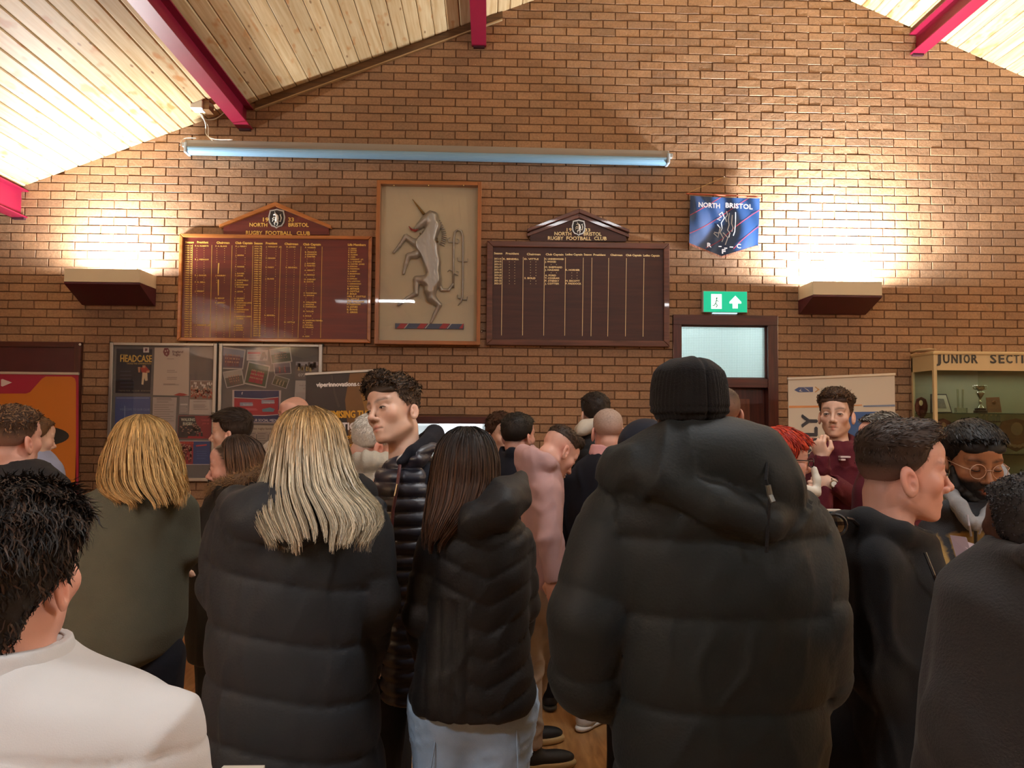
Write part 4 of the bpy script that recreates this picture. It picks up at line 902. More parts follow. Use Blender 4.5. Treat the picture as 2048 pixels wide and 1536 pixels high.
snap([(1300, 245), (1255, 455), (1462, 497), (1502, 290)], 'large tilted photograph of a red-shirted team on grass', '40503a', '4a5a44', '9a3040', 2, 27)
snap([(1492, 135), (1512, 275), (1705, 250), (1685, 110)], 'tilted photograph of a team on green grass at the top of the right notice board', '4a5844', '7c888c', '3c4c40', 3, 18)
snap([(1528, 265), (1540, 370), (1698, 362), (1690, 255)], 'small photograph of two players in red shirts', '4c4450', '6a6470', '8c3440', 4, 6)
snap([(1060, 345), (1098, 498), (1262, 462), (1240, 318)], 'pale tilted photograph at the left of the right notice board', '5a5a50', 'a09c94', '6a4c44', 5, 15)
snap([(1545, 372), (1512, 460), (1650, 503), (1682, 412)], 'smallest tilted photograph, of players on a pitch', '4c5038', '6c6a58', 'a09c80', 6, 9)
poster('result_card', 'white card with a red stripe among the team photographs', [(1288, 140), (1282, 240), (1475, 243), (1480, 142)], 'b4aca8', [('stripe', 'p', [quad(1295, 160, 1410, 180)], 'a84038'), ('text', 'p', lines(1300, 1400, (192, 206, 220), 5), '8a6c68'), ('figure', 'p', [[(1425, 165), (1405, 235), (1430, 235), (1445, 205), (1465, 230), (1470, 200), (1450, 160)]], '746c68')], cat='card')
cr_ = crowd(1840, 300, 190, 40, 10, 26, 9)
poster('phone_poster', 'poster with heads in a line and a phone number at the right of the board', [(1735, 250), (1728, 410), (1945, 415), (1950, 255)], '6c6460', [('sky', 'p', [quad(1738, 252, 1946, 285)], '98969a'), ('heads', 'p', cr_, '3c302c'), ('shirts', 'p', crowd(1840, 320, 190, 20, 6, 18, 19), 'a08c58'), ('phone_number', 't', [('07763', 1752, 385, 26, 110, .0012)], 'b8b4ae')])
poster('white_form', 'white form low at the right end of the right notice board', [(1735, 425), (1722, 640), (1880, 640), (1890, 428)], 'aca6a0', [('text', 't', [('Health &', 1762, 475, 14, 60), ('KIT', 1800, 505, 14, 30)], '807870'), ('body_text', 'p', lines(1740, 1850, range(540, 630, 14), 4), '908880')])
poster('social_media_poster', 'red and navy poster reading FOR SOCIAL MEDIA', [(1150, 512), (1148, 818), (1590, 822), (1602, 516)], 'b4a8a8',
       [('navy_field', 'p', [quad(1168, 520, 1582, 812)], '1c2c5c'), ('red_field', 'p', [[(1168, 585), (1166, 720), (1300, 745), (1450, 748), (1575, 738), (1578, 578), (1420, 595), (1260, 588)]], 'a02434'), ('white_tear', 'p', [[(1168, 580), (1168, 587), (1260, 592), (1420, 599), (1578, 582), (1578, 576), (1420, 592), (1260, 586)], [(1166, 718), (1166, 726), (1300, 752), (1450, 754), (1575, 744), (1575, 737), (1450, 747), (1300, 745)]], 'c8c0c0'),
        ('label_boxes', 'p', [quad(1220, 628, 1338, 662), quad(1420, 605, 1540, 640)], '8c94a8'), ('box_text', 't', [('f', 1224, 555, 24, 12, .001), ('facebook', 1240, 655, 16, 92), ('instagram', 1430, 633, 16, 100)], 'd8d4d8'), ('text', 'p', lines(1240, 1400, (685, 696), 4), 'd08088'), ('title', 't', [('FOR SOCIAL MEDIA', 1320, 805, 24, 245, .001)], 'c4c4cc'), ('splash', 'p', [[(1425, 690), (1430, 715), (1530, 715), (1545, 690), (1500, 675)]], '5c8494')])
poster('family_notice', 'cream notice about the rugby family under the red and navy poster', [(1300, 838), (1300, 920), (1560, 925), (1565, 842)], 'aaa294', [('title', 't', [('the rugby family', 1330, 880, 18, 180, .0006)], '6a5c50')])
for k, (x0, x1) in enumerate(((1310, 1370), (1378, 1480), (1486, 1580))):
    poster('small_leaflet', ['leftmost', 'middle', 'rightmost'][k]+' of three small grey leaflets below the rugby family notice', quad(x0, 900, x1, 1120), '989088', [('text', 'p', lines(x0+8, x1-6, range(915, 1100, 22), 5), '6c6660')], cat='leaflet', lift=.001)

# ------------------------------------------------------------ roll-up banners
def banner(lab, tl_, tr_, Y, colr, zbase=.0, rail=(6, 5)):
    """roll-up banner; top rail runs from pixel tl_ to tr_ at world y Y (Y may be a pair for a turned banner)"""
    Ya, Yb = Y if isinstance(Y, tuple) else (Y, Y)
    A, B = P(*tl_, Ya), P(*tr_, Yb); mid = (A+B)/2
    t = thing('roll_up_banner', lab, 'banner', (mid[0], mid[1], 0)); h = 5.0*Ya/F
    ex = (B-A); Lw = np.linalg.norm(ex[:2]); ex = ex/Lw; nb = np.array([ex[1], -ex[0], 0])*-1
    if nb[1] < 0: nb = -nb
    def slab(g, u0, u1, v0, v1, n0, n1):
        """u along the top edge 0..1 in metres, v metres below the top"""
        q_ = lambda u, v, n: tuple(np.array([A[0]+ex[0]*u, A[1]+ex[1]*u, A[2]+ex[2]*u-v])+nb*n)
        return g.hull8([q_(u0, v1, n0), q_(u1, v1, n0), q_(u1, v1, n1), q_(u0, v1, n1), q_(u0, v0, n0), q_(u1, v0, n0), q_(u1, v0, n1), q_(u0, v0, n1)])
    H_ = min(A[2], B[2])
    part(t, slab(G(), 0, Lw, 0, h, -.012, .012), 'top_rail', mat('silver_rail', 'cfc9bc', .3, .5), bevel=.003)
    part(t, slab(G(), .004, Lw-.004, h*.8, H_-.09, -.002, .002), 'printed_sheet', mat('banner_'+colr, colr, .45))
    part(t, slab(G(), -.01, Lw+.01, H_-.09, H_-.01, -.06, .06), 'base_cassette', mat('silver_rail', 'cfc9bc', .3, .5), bevel=.01)
    part(t, slab(G(), Lw*.5-.012, Lw*.5+.012, h, H_-.05, .02, .035), 'support_pole', mat('silver_rail', 'cfc9bc', .3, .5))
    for u in (.15, Lw-.18): part(t, slab(G(), u, u+.03, H_-.012, H_-.0, -.15, .15), 'foot', mat('black_plastic', '0c0c0e', .4))
    def pt(px, py, lift=.004):
        """point on the sheet plane seen at pixel"""
        d = _f*F+CR*(px-1024)-CU*(py-768); o = np.array([0, 0, CAMZ]); n_ = nb; t_ = ((A-n_*lift-o)@n_)/(d@n_); return o+d*t_
    def pp(nm, polys, colr, lift=.003, th=.001, rough=.45):
        gg = G()
        for po in polys: gg.prismv([pt(*p, lift+th) for p in po], nb*th)
        q_ = part(t, gg, nm, mat('print_'+colr, colr, rough))
        if len(polys) > 1: q_['kind'] = 'stuff'
        return q_
    def tx(nm, items, colr, lift=.0068):
        gg = G()
        for (s, px, py, hp, wp, ang, bo) in items:
            o = pt(px, py, lift); o2 = pt(px+wp*math.cos(R(ang)), py-wp*math.sin(R(ang)), lift); e1 = o2-o; W_ = np.linalg.norm(e1); e1 = e1/W_
            e2 = np.cross(nb, e1)*1.0; e2 = e2 if (e2@(pt(px-hp*math.sin(R(ang)), py-hp*math.cos(R(ang)), lift)-o)) > 0 else -e2
            gg.add(text(s, o, e1, e2, hp*W_/wp, W_, 'L', bo))
        q_ = part(t, gg, nm, mat('print_'+colr, colr, .45))
        if len(items) > 1: q_['kind'] = 'stuff'
        return q_
    return t, pp, tx
t, pp, tx = banner('orange and crimson roll-up banner with a black ellipse at the far left', (-120, 742), (158, 745), 6.55, 'c0701c')
pp('crimson_band', [[(-118, 748), (-118, 787), (52, 787), (60, 784), (84, 757), (92, 753), (143, 753), (150, 757), (152, 765), (152, 1400), (157, 1400), (157, 748)]], '9c1838')
pp('white_arrow', [[(2, 759), (2, 772), (5, 773), (24, 765), (5, 758)]], 'd8c8c0', .0042)
pp('black_ellipse', [[(70+68*math.cos(a), 872+21*math.sin(a)) for a in np.linspace(0, 2*math.pi, 30, endpoint=False)]], '141214', .0042)
tx('side_text', [('INS', 121, 939, 3.4, 9, 0, .0008), ('IT', 123, 947, 3.4, 6, 0, .0008), ('AT', 123, 966, 3.4, 7, 0, .0008)], '7a3c14')
t, pp, tx = banner('dark brown and gold roll-up banner reading viperinnovations.com', (611, 746), (758, 738), (5.9, 5.9), '2a1d17')
pp('gold_glow', [[(700, 746), (690, 800), (700, 900), (757, 900), (757, 745)]], '6e4a1c', .0032)
pp('gold_glow_inner', [[(735, 746), (722, 790), (735, 840), (757, 860), (757, 745)]], '8f6424', .0038)
pp('grey_swirl', [[(662, 750), (668, 790), (676, 815), (680, 813), (671, 788), (665, 750)]], '3c2e26', .0042)
tx('web_address', [('viperinnovations', 633, 773.5, 8.5, 79, 1.2, .0026), ('.com', 713, 771.5, 8.5, 20, 1.2, .0012)], 'f0e8e0')
tx('gold_headline', [('OPTIMISING THE', 636, 836, 14, 104, .6, .003), ('of', 694, 877, 8, 9, 0, .0016), ('co', 694, 893, 6.5, 11, 0, .0016), ('eq', 694, 908, 6.5, 11, 0, .0016)], 'dca028')
tx('white_headline', [('OPERATIONS', 628, 860, 14, 108, .6, .003), ('25', 668, 884, 12, 24, 0, .004)], 'e4dcd8')
t, pp, tx = banner('white roll-up banner with blue and orange stripes behind the man in maroon', (1575, 755), (1790, 746), 6.35, 'c9c2b2')
pp('orange_stripe', [[(1578, 811.5), (1578, 816), (1660, 814.5), (1724, 811), (1724, 809), (1660, 811)]], 'd09058')
pp('blue_stripe', [[(1727, 811), (1727, 814), (1790, 813), (1790, 809)]], '6c7c98')
pp('logo_body', [[(1588.5, 780), (1597, 784.5), (1626, 784), (1626, 774), (1597, 774.5)]], '3c4c78')
pp('logo_cuts', [[(1598, 782), (1603, 777), (1601, 781), (1606, 783.5)], [(1607, 774.5), (1613, 779), (1620, 784), (1616, 779.5)]], 'c9c2b2', .0042)
pp('logo_chevron', [[(1629, 773.5), (1636, 779), (1629, 784.5), (1631.5, 784.5), (1639.5, 779), (1631.5, 773.5)]], 'c08c4c')
tx('logo_text', [('GKN AEROSPACE', 1642.5, 780.5, 3.8, 44, 0, .0004)], '8c8478')
pp('blue_picture', [[(1700, 824), (1695, 860), (1695, 920), (1771, 920), (1771, 823)]], '2c5490')
tx('side_word', [('FAMILY', 1634, 960, 31, 130, 90, .006)], '2c303a')

# ------------------------------------------------------------ display cabinet
CRW = mat('cream_painted_wood', 'cdb98c', .4, bump=.1, bscale=50); YF = 6.72
cx0 = P(1868, 800, YF)[0]; cx1 = cx0+1.9; ct = P(1950, 703, YF)[2]; cbz = .02
cab = thing('display_cabinet', 'cream glazed trophy cabinet lettered JUNIOR SECTION on the far right', 'cabinet', (cx0+.95, D-.17, 0)); yb_ = D-.003
zg = P(1950, 741, YF)[2]; zlow = .78
part(cab, G().box(cx0-.008, cx1, YF-.012, yb_, ct-.03, ct), 'top', CRW, bevel=.01)
part(cab, G().box(cx0+.028, cx1, YF, YF+.02, zg, ct-.03), 'sign_fascia', CRW)
part(cab, G().box(cx0, cx0+.02, YF+.02, yb_, zg, ct-.03), 'side_fascia', CRW)
part(cab, G().box(cx0, cx0+.03, YF-.004, YF+.026, 0, ct-.03), 'corner_post', CRW, bevel=.004)
part(cab, G().box(cx0, cx0+.02, yb_-.03, yb_, 0, ct-.03), 'corner_post', CRW, bevel=.004)
part(cab, G().box(cx1-.03, cx1, YF, yb_, 0, ct-.03), 'side_panel', CRW)
part(cab, G().box(cx0+.02, cx1, yb_-.012, yb_, zlow, ct-.03), 'back_panel', mat('grey_green_back', '8f8f76', .7, var=.05, vscale=3))
part(cab, G().box(cx0, cx1, YF, yb_, .06, zlow), 'base_cupboard', CRW, bevel=.005)
gg = G(); gg.box(cx0+.03, cx0+.95, YF+.004, YF+.008, zlow+.02, zg); part(cab, gg, 'sliding_glass', glass('cabinet_glass', .01, 'f0f4ee'))
gg = G(); gg.box(cx0+.40, cx1-.03, YF+.012, YF+.016, zlow+.02, zg); part(cab, gg, 'sliding_glass', glass('cabinet_glass', .01, 'f0f4ee'))
gg = G(); gg.box(cx0+.004, cx0+.008, YF+.03, yb_-.03, zlow+.02, zg); part(cab, gg, 'side_glass', glass('cabinet_glass', .01, 'f0f4ee'))
zs1 = P(1950, 826, YF+.02)[2]; zs2 = P(1950, 908, YF+.02)[2]
for z_ in (zs1, zs2, 1.12): part(cab, G().box(cx0+.02, cx1-.03, YF+.03, yb_-.015, z_-.008, z_), 'glass_shelf', glass('shelf_glass', .02, 'c8d0c0'))
gg = G(); p_ = P(1871, 724.5, YF); sc = YF/F
for s_, px_, w_ in (('J', 1870, 12), ('U', 1887, 12), ('N', 1903.5, 12), ('I', 1920, 3), ('O', 1928, 12), ('R', 1943.5, 12), ('S', 1981, 12), ('E', 1998, 11), ('C', 2013, 12), ('T', 2028, 11), ('I', 2043.5, 3), ('O', 2051, 12), ('N', 2067, 12)): gg = G(); gg.add(text(s_, P(px_, 726, YF-.003), EX, EZ, 17.5*sc, w_*sc, 'L', .0032)); part(cab, gg, 'sign_letter', mat('black_letter', '0c0c10', .5))
area('cabinet_glow', (cx0+.7, YF+.17, zg-.01), (0, 0, 0), 1.2, .05, 1.6, (1, .96, .85))
CHR = mat('silver_plate', 'cfd2cc', .12, 1.0); MAH = wood('plaque_mahogany', '3c1712', '5a261a', .3, coat=.5)
def shield_pts(c, w, h): return [(c[0]+w*u, c[2]+h*v) for u, v in ((-.36, .40), (-.5, .12), (-.46, -.12), (-.28, -.34), (0, -.5), (.28, -.34), (.46, -.12), (.5, .12), (.36, .40), (.16, .46), (0, .5), (-.16, .46))]
def plaque(lab, px, py, w, h, Y, n=9, big=True, m=None):
    c = P(px, py, Y); w *= Y/F; h *= Y/F
    t = thing('shield_trophy', lab, 'trophy', (c[0], c[1], c[2]-h/2)); part(t, G().prism(shield_pts(c, w, h), Y, Y+.018), 'shield', m or MAH, bevel=.003)
    gg = G(); 
    if big: gg.disc(c[0], c[2]+h*.18, w*.16, Y-.006, Y, 18, h*.2)
    part(t, gg, 'centre_plate', CHR) if big else None
    gg = G()
    for k in range(n):
        a = math.pi*(1.05+.9*k/(n-1)) if n > 3 else math.pi*(.5+k)
        gg.disc(c[0]+w*.38*math.cos(a)*1.0, c[2]+h*.10+h*.44*math.sin(a), w*.065, Y-.005, Y, 10, h*.055)
    part(t, gg, 'name_shields', CHR)['kind'] = 'stuff'; return t
t = thing('shield_trophy', 'small dark round shield trophy with one silver disc inside the cabinet by its side glass', 'trophy', tuple(P(1844, 838, D-.12)))
c = P(1843.5, 816, D-.13); part(t, G().prism(shield_pts(c, .115, .20), D-.13, D-.115), 'shield', MAH, bevel=.003)
part(t, G().disc(c[0]-.008, c[2]+.045, .017, D-.134, D-.13, 14, .026), 'silver_disc', mat('pale_disc', 'cfc8a4', .3, .5)); part(t, G().disc(c[0]+.002, c[2]-.035, .018, D-.134, D-.13, 14, .02), 'lower_plate', mat('bronze_plate', '7a4c44', .4, .5))
t = thing('framed_photograph', 'black framed photograph leaning on the upper cabinet shelf', 'picture frame', tuple(P(1888, 825, YF+.15)))
def lean(px, py, dy): return np.array(P(px, py, YF+.15+dy))
q_ = [P(1862, 788, YF+.2), P(1862, 826, YF+.12), P(1905, 826, YF+.12), P(1893, 788, YF+.2)]
q_[0][1] = q_[3][1] = YF+.2; part(t, G().prismv([q_[0], q_[1], q_[2], q_[3]], (0, .012, 0)), 'frame', mat('black_frame', '15130f', .4))
cc_ = sum(q_)/4; q2 = [cc_+(p-cc_)*.88+np.array([0, -.002, 0]) for p in q_]; part(t, G().prismv(q2, (0, .004, 0)), 'mount', mat('photo_mount', '9c9c88', .5))
q3 = [cc_+(p-cc_)*.5+np.array([0, -.004, 0]) for p in q_]; part(t, G().prismv(q3, (0, .003, 0)), 'photograph', mat('grey_photo', '5c5e54', .5, var=.3, vscale=60))
t = thing('glass_award', 'clear glass award with two upright blades on the upper cabinet shelf', 'trophy', tuple(P(1922, 826, YF+.14)))
b_ = P(1922, 826, YF+.14); GLA = mat('clear_crystal', 'd4dcc8', .05, trans=.9)
part(t, G().box(b_[0]-.05, b_[0]+.05, b_[1]-.02, b_[1]+.02, b_[2], b_[2]+.045), 'block', GLA, bevel=.004)
for dx, s_ in ((-.028, -.004), (.012, .004)): part(t, G().prismv([(b_[0]+dx, b_[1], b_[2]+.045), (b_[0]+dx+.012, b_[1], b_[2]+.045), (b_[0]+dx+.014+s_, b_[1], b_[2]+.21), (b_[0]+dx+s_, b_[1], b_[2]+.21)], (0, .008, 0)), 'blade', GLA)
t = thing('silver_cup', 'tall silver cup with two handles on a black plinth in the cabinet', 'trophy', tuple(P(1961, 826, YF+.12)))
b_ = P(1961, 826, YF+.12); s_ = YF/F
prof = [(0, .012, .026), (1, .012, .0)]
part(t, G().lathe([(.055, b_[2]), (.055, b_[2]+.02), (.045, b_[2]+.024), (.045, b_[2]+.04)], b_[0], b_[1]), 'plinth', mat('black_plinth', '141412', .3))
zc_ = b_[2]+.04
part(t, G().lathe([(.034, zc_), (.030, zc_+.008), (.012, zc_+.03), (.009, zc_+.045), (.016, zc_+.055), (.009, zc_+.065), (.008, zc_+.085), (.014, zc_+.095), (.02, zc_+.105), (.034, zc_+.13), (.036, zc_+.145), (.018, zc_+.15), (.02, zc_+.158), (.038, zc_+.17), (.043, zc_+.20), (.042, zc_+.203)], b_[0], b_[1], 24), 'cup', CHR, True)
for s2 in (-1, 1): part(t, G().tube([(b_[0]+s2*.036, b_[1], zc_+.165), (b_[0]+s2*.06, b_[1], zc_+.175), (b_[0]+s2*.062, b_[1], zc_+.2), (b_[0]+s2*.043, b_[1], zc_+.2)], .004, 6), 'handle', CHR, True)
t = thing('wooden_award', 'square brown wooden award with a metal rose beside the tall silver cup', 'trophy', tuple(P(1988, 825, YF+.14)))
q_ = [P(1974, 795, YF+.17), P(1976, 825, YF+.12), P(2004, 825, YF+.12), P(1999, 794, YF+.17)]; part(t, G().prismv(q_, (0, .02, 0)), 'board', wood('award_wood', '6e4026', '86522f', .4), bevel=.002)
c = sum(q_)/4; part(t, G().disc(c[0], c[2]+.02, .016, c[1]-.006, c[1]+.004, 8), 'rose', mat('bronze_rose', '94684a', .3, .7))
NMH = mat('pale_green_plate', 'a8bfae', .2, .6)
for k in range(5):
    t = thing('small_award', ('second', 'third', 'leftmost', 'fourth', 'rightmost')[k]+' in the row of five small pale plate awards under the upper shelf', 'trophy', tuple(P(1972+0*k, 842, YF+.1)), 'small pale plate awards')
    px = (1969, 1979, 1960, 1988, 1997)[k]; c = P(px, 837, YF+.1); part(t, G().prism([(c[0]-.018, c[2]+.018), (c[0]-.014, c[2]-.022), (c[0]+.014, c[2]-.022), (c[0]+.018, c[2]+.018), (c[0], c[2]+.04)], c[1], c[1]+.006), 'plate', NMH); part(t, G().box(c[0]-.016, c[0]+.016, c[1]-.006, c[1]+.012, c[2]-.034, c[2]-.022), 'foot', mat('black_plinth', '141412', .3)); part(t, G().box(c[0]-.009, c[0]+.009, c[1]-.002, c[1], c[2]-.014, c[2]+.014), 'inlay', mat('grey_green_inlay', '6c7c70', .4))
plaque('dark shield trophy with silver shields at the left of the middle shelf', 1887, 870, 44, 68, YF+.1, 7, True)
plaque('large brown shield trophy ringed with silver discs at the right of the cabinet', 2033, 870, 78, 68, YF+.08, 10, True, wood('plaque_brown', '5a3a20', '6e4a2c', .4))
# crumpled tape roll on the cabinet's corner
gg = G(); a = P(1823, 712, YF+.3); b = P(1848, 704, YF+.1); c = P(1872, 700, YF-.0)
a[2] = ct+.012; b[2] = ct+.016; c[2] = ct+.014
tag(gg.tube([a, (a+b)/2+np.array([0, 0, .008]), b, (b+c)/2+np.array([0, 0, .004]), c], [.014, .012, .013, .011, .006], 8).build('paper_roll', mat('parchment', 'b39c78', .7), smooth=True, origin=tuple(b)), 'thin crumpled paper roll lying on the left top edge of the cabinet', 'paper')
# ------------------------------------------------------------ sculpting engine: smooth-joined solids on a grid, turned into one continuous surface
F4 = np.float32
def axis(lo, hi, coarse, fines):
    p = lo; out = [lo]
    while p < hi:
        s = coarse
        for a, b, f in fines:
            dd = max(a-p, p-b, 0.0); s = min(s, f+.18*dd)
        p += s; out.append(p)
    return np.array(out, dtype=F4)
def smin(a, b, k):
    h = np.maximum(k-np.abs(a-b), 0)/k
    return np.minimum(a, b)-h*h*(k*.25)
def smax(a, b, k):
    h = np.maximum(k-np.abs(a-b), 0)/k
    return np.maximum(a, b)+h*h*(k*.25)
def d_cap(x, y, z, a, b, ra, rb):
    ab = [b[i]-a[i] for i in range(3)]; L2 = ab[0]**2+ab[1]**2+ab[2]**2+1e-12
    t = np.clip(((x-a[0])*ab[0]+(y-a[1])*ab[1]+(z-a[2])*ab[2])/L2, 0, 1)
    return np.sqrt((x-a[0]-t*ab[0])**2+(y-a[1]-t*ab[1])**2+(z-a[2]-t*ab[2])**2)-(ra+(rb-ra)*t)
def d_ell(x, y, z, c, r, M=None):
    x, y, z = x-c[0], y-c[1], z-c[2]
    if M is not None: x, y, z = M[0][0]*x+M[0][1]*y+M[0][2]*z, M[1][0]*x+M[1][1]*y+M[1][2]*z, M[2][0]*x+M[2][1]*y+M[2][2]*z
    q = np.sqrt((x/r[0])**2+(y/r[1])**2+(z/r[2])**2); g = np.sqrt((x/r[0]**2)**2+(y/r[1]**2)**2+(z/r[2]**2)**2)+1e-9
    return q*(q-1)/g
class Loft:
    """stack of super-elliptic sections: rows (z, cx, cy, rx, ry), any order"""
    def __init__(s, rows, n=2.3, smooth=1):
        r = np.array(sorted(rows, key=lambda q: q[0]), dtype=float); m = 90
        z = np.linspace(r[0, 0], r[-1, 0], m); c = [np.interp(z, r[:, 0], r[:, i]) for i in range(1, 5)]
        if smooth:
            k = np.hanning(9); k /= k.sum()
            c = [np.convolve(np.pad(q, 4, mode='edge'), k, 'valid') for q in c]
        s.z, s.c, s.n = z, c, n; s.z0, s.z1 = r[0, 0], r[-1, 0]
    def at(s, z): return [np.interp(z, s.z, q) for q in s.c]
    def d(s, x, y, z):
        cx, cy, rx, ry = [q.astype(F4) for q in s.at(z)]
        q = (np.abs((x-cx)/rx)**s.n+np.abs((y-cy)/ry)**s.n)**(1/s.n)
        d = (q-1)*np.minimum(rx, ry)
        return np.maximum(d, np.maximum(z-s.z1, s.z0-z))
    def box(s, pad=.03):
        cx, cy, rx, ry = s.c
        return (np.min(cx-rx)-pad, np.min(cy-ry)-pad, s.z0-pad), (np.max(cx+rx)+pad, np.max(cy+ry)+pad, s.z1+pad)
class SDF:
    def __init__(s, lo, hi, coarse, fines=(), big=.06):
        s.ax = [axis(lo[i], hi[i], coarse, [(c[i]-h, c[i]+h, f) for c, h, f in fines]) for i in range(3)]
        s.v = np.full([len(a) for a in s.ax], big, dtype=F4); s.big = big
    def sl(s, lo, hi):
        r = []
        for i in range(3):
            a = max(0, int(np.searchsorted(s.ax[i], lo[i]))-1); b = min(len(s.ax[i]), int(np.searchsorted(s.ax[i], hi[i]))+1); r.append(slice(a, max(b, a)))
        return tuple(r)
    def xyz(s, q): return s.ax[0][q[0]][:, None, None], s.ax[1][q[1]][None, :, None], s.ax[2][q[2]][None, None, :]
    def op(s, fn, lo, hi, k=.02, sub=False):
        q = s.sl(lo, hi)
        if any(a.stop <= a.start for a in q): return s
        x, y, z = s.xyz(q); d = fn(x, y, z).astype(F4); b = s.v[q]
        s.v[q] = smax(b, -d, k) if sub else smin(b, d, k)
        return s
    def cap(s, a, b, ra, rb, k=.02, sub=False):
        m = max(ra, rb)+s.big*.8; lo = np.minimum(a, b)-m; hi = np.maximum(a, b)+m
        return s.op(lambda x, y, z: d_cap(x, y, z, a, b, ra, rb), lo, hi, k, sub)
    def chain(s, pts, rs, k=.02, sub=False):
        for i in range(len(pts)-1): s.cap(pts[i], pts[i+1], rs[i], rs[i+1], k if i == 0 else min(k, .01), sub)
        return s
    def ell(s, c, r, k=.02, M=None, sub=False):
        m = max(r)+s.big*.8
        return s.op(lambda x, y, z: d_ell(x, y, z, c, r, M), np.array(c)-m, np.array(c)+m, k, sub)
    def loft(s, L, k=.02, sub=False):
        lo, hi = L.box(.05); return s.op(L.d, lo, hi, k, sub)
    def keep(s, fn):
        """intersect everything with fn<=0"""
        x, y, z = s.xyz(tuple(slice(0, len(a)) for a in s.ax)); s.v = np.maximum(s.v, fn(x, y, z).astype(F4)); return s
    def mesh(s):
        v = s.v.copy()
        for i in range(3):
            q = [slice(None)]*3; q[i] = 0; v[tuple(q)] = s.big; q[i] = -1; v[tuple(q)] = s.big
        g = openvdb.FloatGrid(background=float(s.big*100)); g.copyFromArray((v*100).astype(F4), tolerance=0)
        P_, Q_ = g.convertToQuads(isovalue=0.0)
        out = np.empty_like(P_, dtype=np.float64)
        for i in range(3): out[:, i] = np.interp(P_[:, i], np.arange(len(s.ax[i])), s.ax[i])
        f = Q_[:, ::-1].astype(np.int64)
        # orientation
        a, b, c = out[f[:, 0]], out[f[:, 1]], out[f[:, 2]]
        if np.einsum('ij,ij->i', a, np.cross(b, c)).sum() < 0: f = f[:, ::-1].copy()
        return out, f
def normals(v, f):
    n = np.zeros_like(v); a = v[f[:, 2]]-v[f[:, 0]]; b = v[f[:, 3]]-v[f[:, 1]]; c = np.cross(a, b)
    for i in range(4): np.add.at(n, f[:, i], c)
    return n/(np.linalg.norm(n, axis=1, keepdims=True)+1e-12)
def relax(v, f, it=1, w=.5):
    e = np.vstack([f[:, [0, 1]], f[:, [1, 2]], f[:, [2, 3]], f[:, [3, 0]]])
    for _ in range(it):
        s = np.zeros_like(v); c = np.zeros(len(v)); np.add.at(s, e[:, 0], v[e[:, 1]]); np.add.at(c, e[:, 0], 1); np.add.at(s, e[:, 1], v[e[:, 0]]); np.add.at(c, e[:, 1], 1)
        v = v*(1-w)+w*s/np.maximum(c, 1)[:, None]
    return v
_NK = np.random.default_rng(3).normal(size=(12, 3)); _NP = np.random.default_rng(4).uniform(0, 6.28, 24)
def noise(p, sc, seed=0, stretch=(1, 1, 1)):
    """smooth pseudo-noise in about -1..1"""
    q = p*np.array(stretch)*sc; o = 0
    for i in range(5):
        k = _NK[(i+seed*3) % 12]; k2 = _NK[(i*2+seed+5) % 12]
        o = o+np.sin(q@k*(1+.35*i)+_NP[(i+seed) % 24]+1.3*np.sin(q@k2*.8+_NP[(i*3+seed) % 24]))*(1/(1+.35*i))
    return o/2.6
def folds(p, sc, amp, seed=0, stretch=(1, 1, 1)):
    """cloth folds: sharp-ish ridges where the noise crosses zero"""
    n = noise(p, sc, seed, stretch); m = .5+.5*noise(p, sc*.45, seed+4)
    return amp*m*(np.exp(-(n/.22)**2)-.35)
def tubes(paths, rad, sides=3):
    """paths NxMx3, rad NxM -> one mesh of many thin tapering locks"""
    N, M, _ = paths.shape; t = np.gradient(paths, axis=1); t /= np.linalg.norm(t, axis=2, keepdims=True)+1e-9
    ref = np.where(np.abs(t[..., 2:3]) < .8, np.array([0, 0, 1.0]), np.array([1.0, 0, 0])); ref = np.broadcast_to(ref[:, M//2:M//2+1], t.shape)
    a = np.cross(t, ref); a /= np.linalg.norm(a, axis=2, keepdims=True)+1e-9; b = np.cross(t, a)
    ang = np.arange(sides)*2*np.pi/sides
    v = paths[:, :, None, :]+rad[:, :, None, None]*(np.cos(ang)[None, None, :, None]*a[:, :, None, :]+np.sin(ang)[None, None, :, None]*b[:, :, None, :])
    idx = np.arange(N*M*sides).reshape(N, M, sides); k2 = (np.arange(sides)+1) % sides
    f = np.stack([idx[:, :-1, :], idx[:, :-1, k2], idx[:, 1:, k2], idx[:, 1:, :]], axis=-1).reshape(-1, 4)
    return v.reshape(-1, 3), f

def ribbons(paths, rad, nrm):
    """thin hair locks, each a narrow tapering strip lying across nrm"""
    N, M, _ = paths.shape; t = np.gradient(paths, axis=1); a = np.cross(t, nrm); a /= np.linalg.norm(a, axis=2, keepdims=True)+1e-9
    v = np.stack([paths-a*rad[..., None]*1.25, paths+a*rad[..., None]*1.25], 2); idx = np.arange(N*M*2).reshape(N, M, 2)
    f = np.stack([idx[:, :-1, 0], idx[:, :-1, 1], idx[:, 1:, 1], idx[:, 1:, 0]], -1).reshape(-1, 4); return v.reshape(-1, 3), f
def thin(o, ratio):
    """collapse a dense sculpted surface to the given share of its faces"""
    m = o.modifiers.new('d', 'DECIMATE'); m.ratio = ratio; dg = bpy.context.evaluated_depsgraph_get(); me = bpy.data.meshes.new_from_object(o.evaluated_get(dg)); o.modifiers.clear(); old = o.data; o.data = me; me.name = o.name; bpy.data.meshes.remove(old)
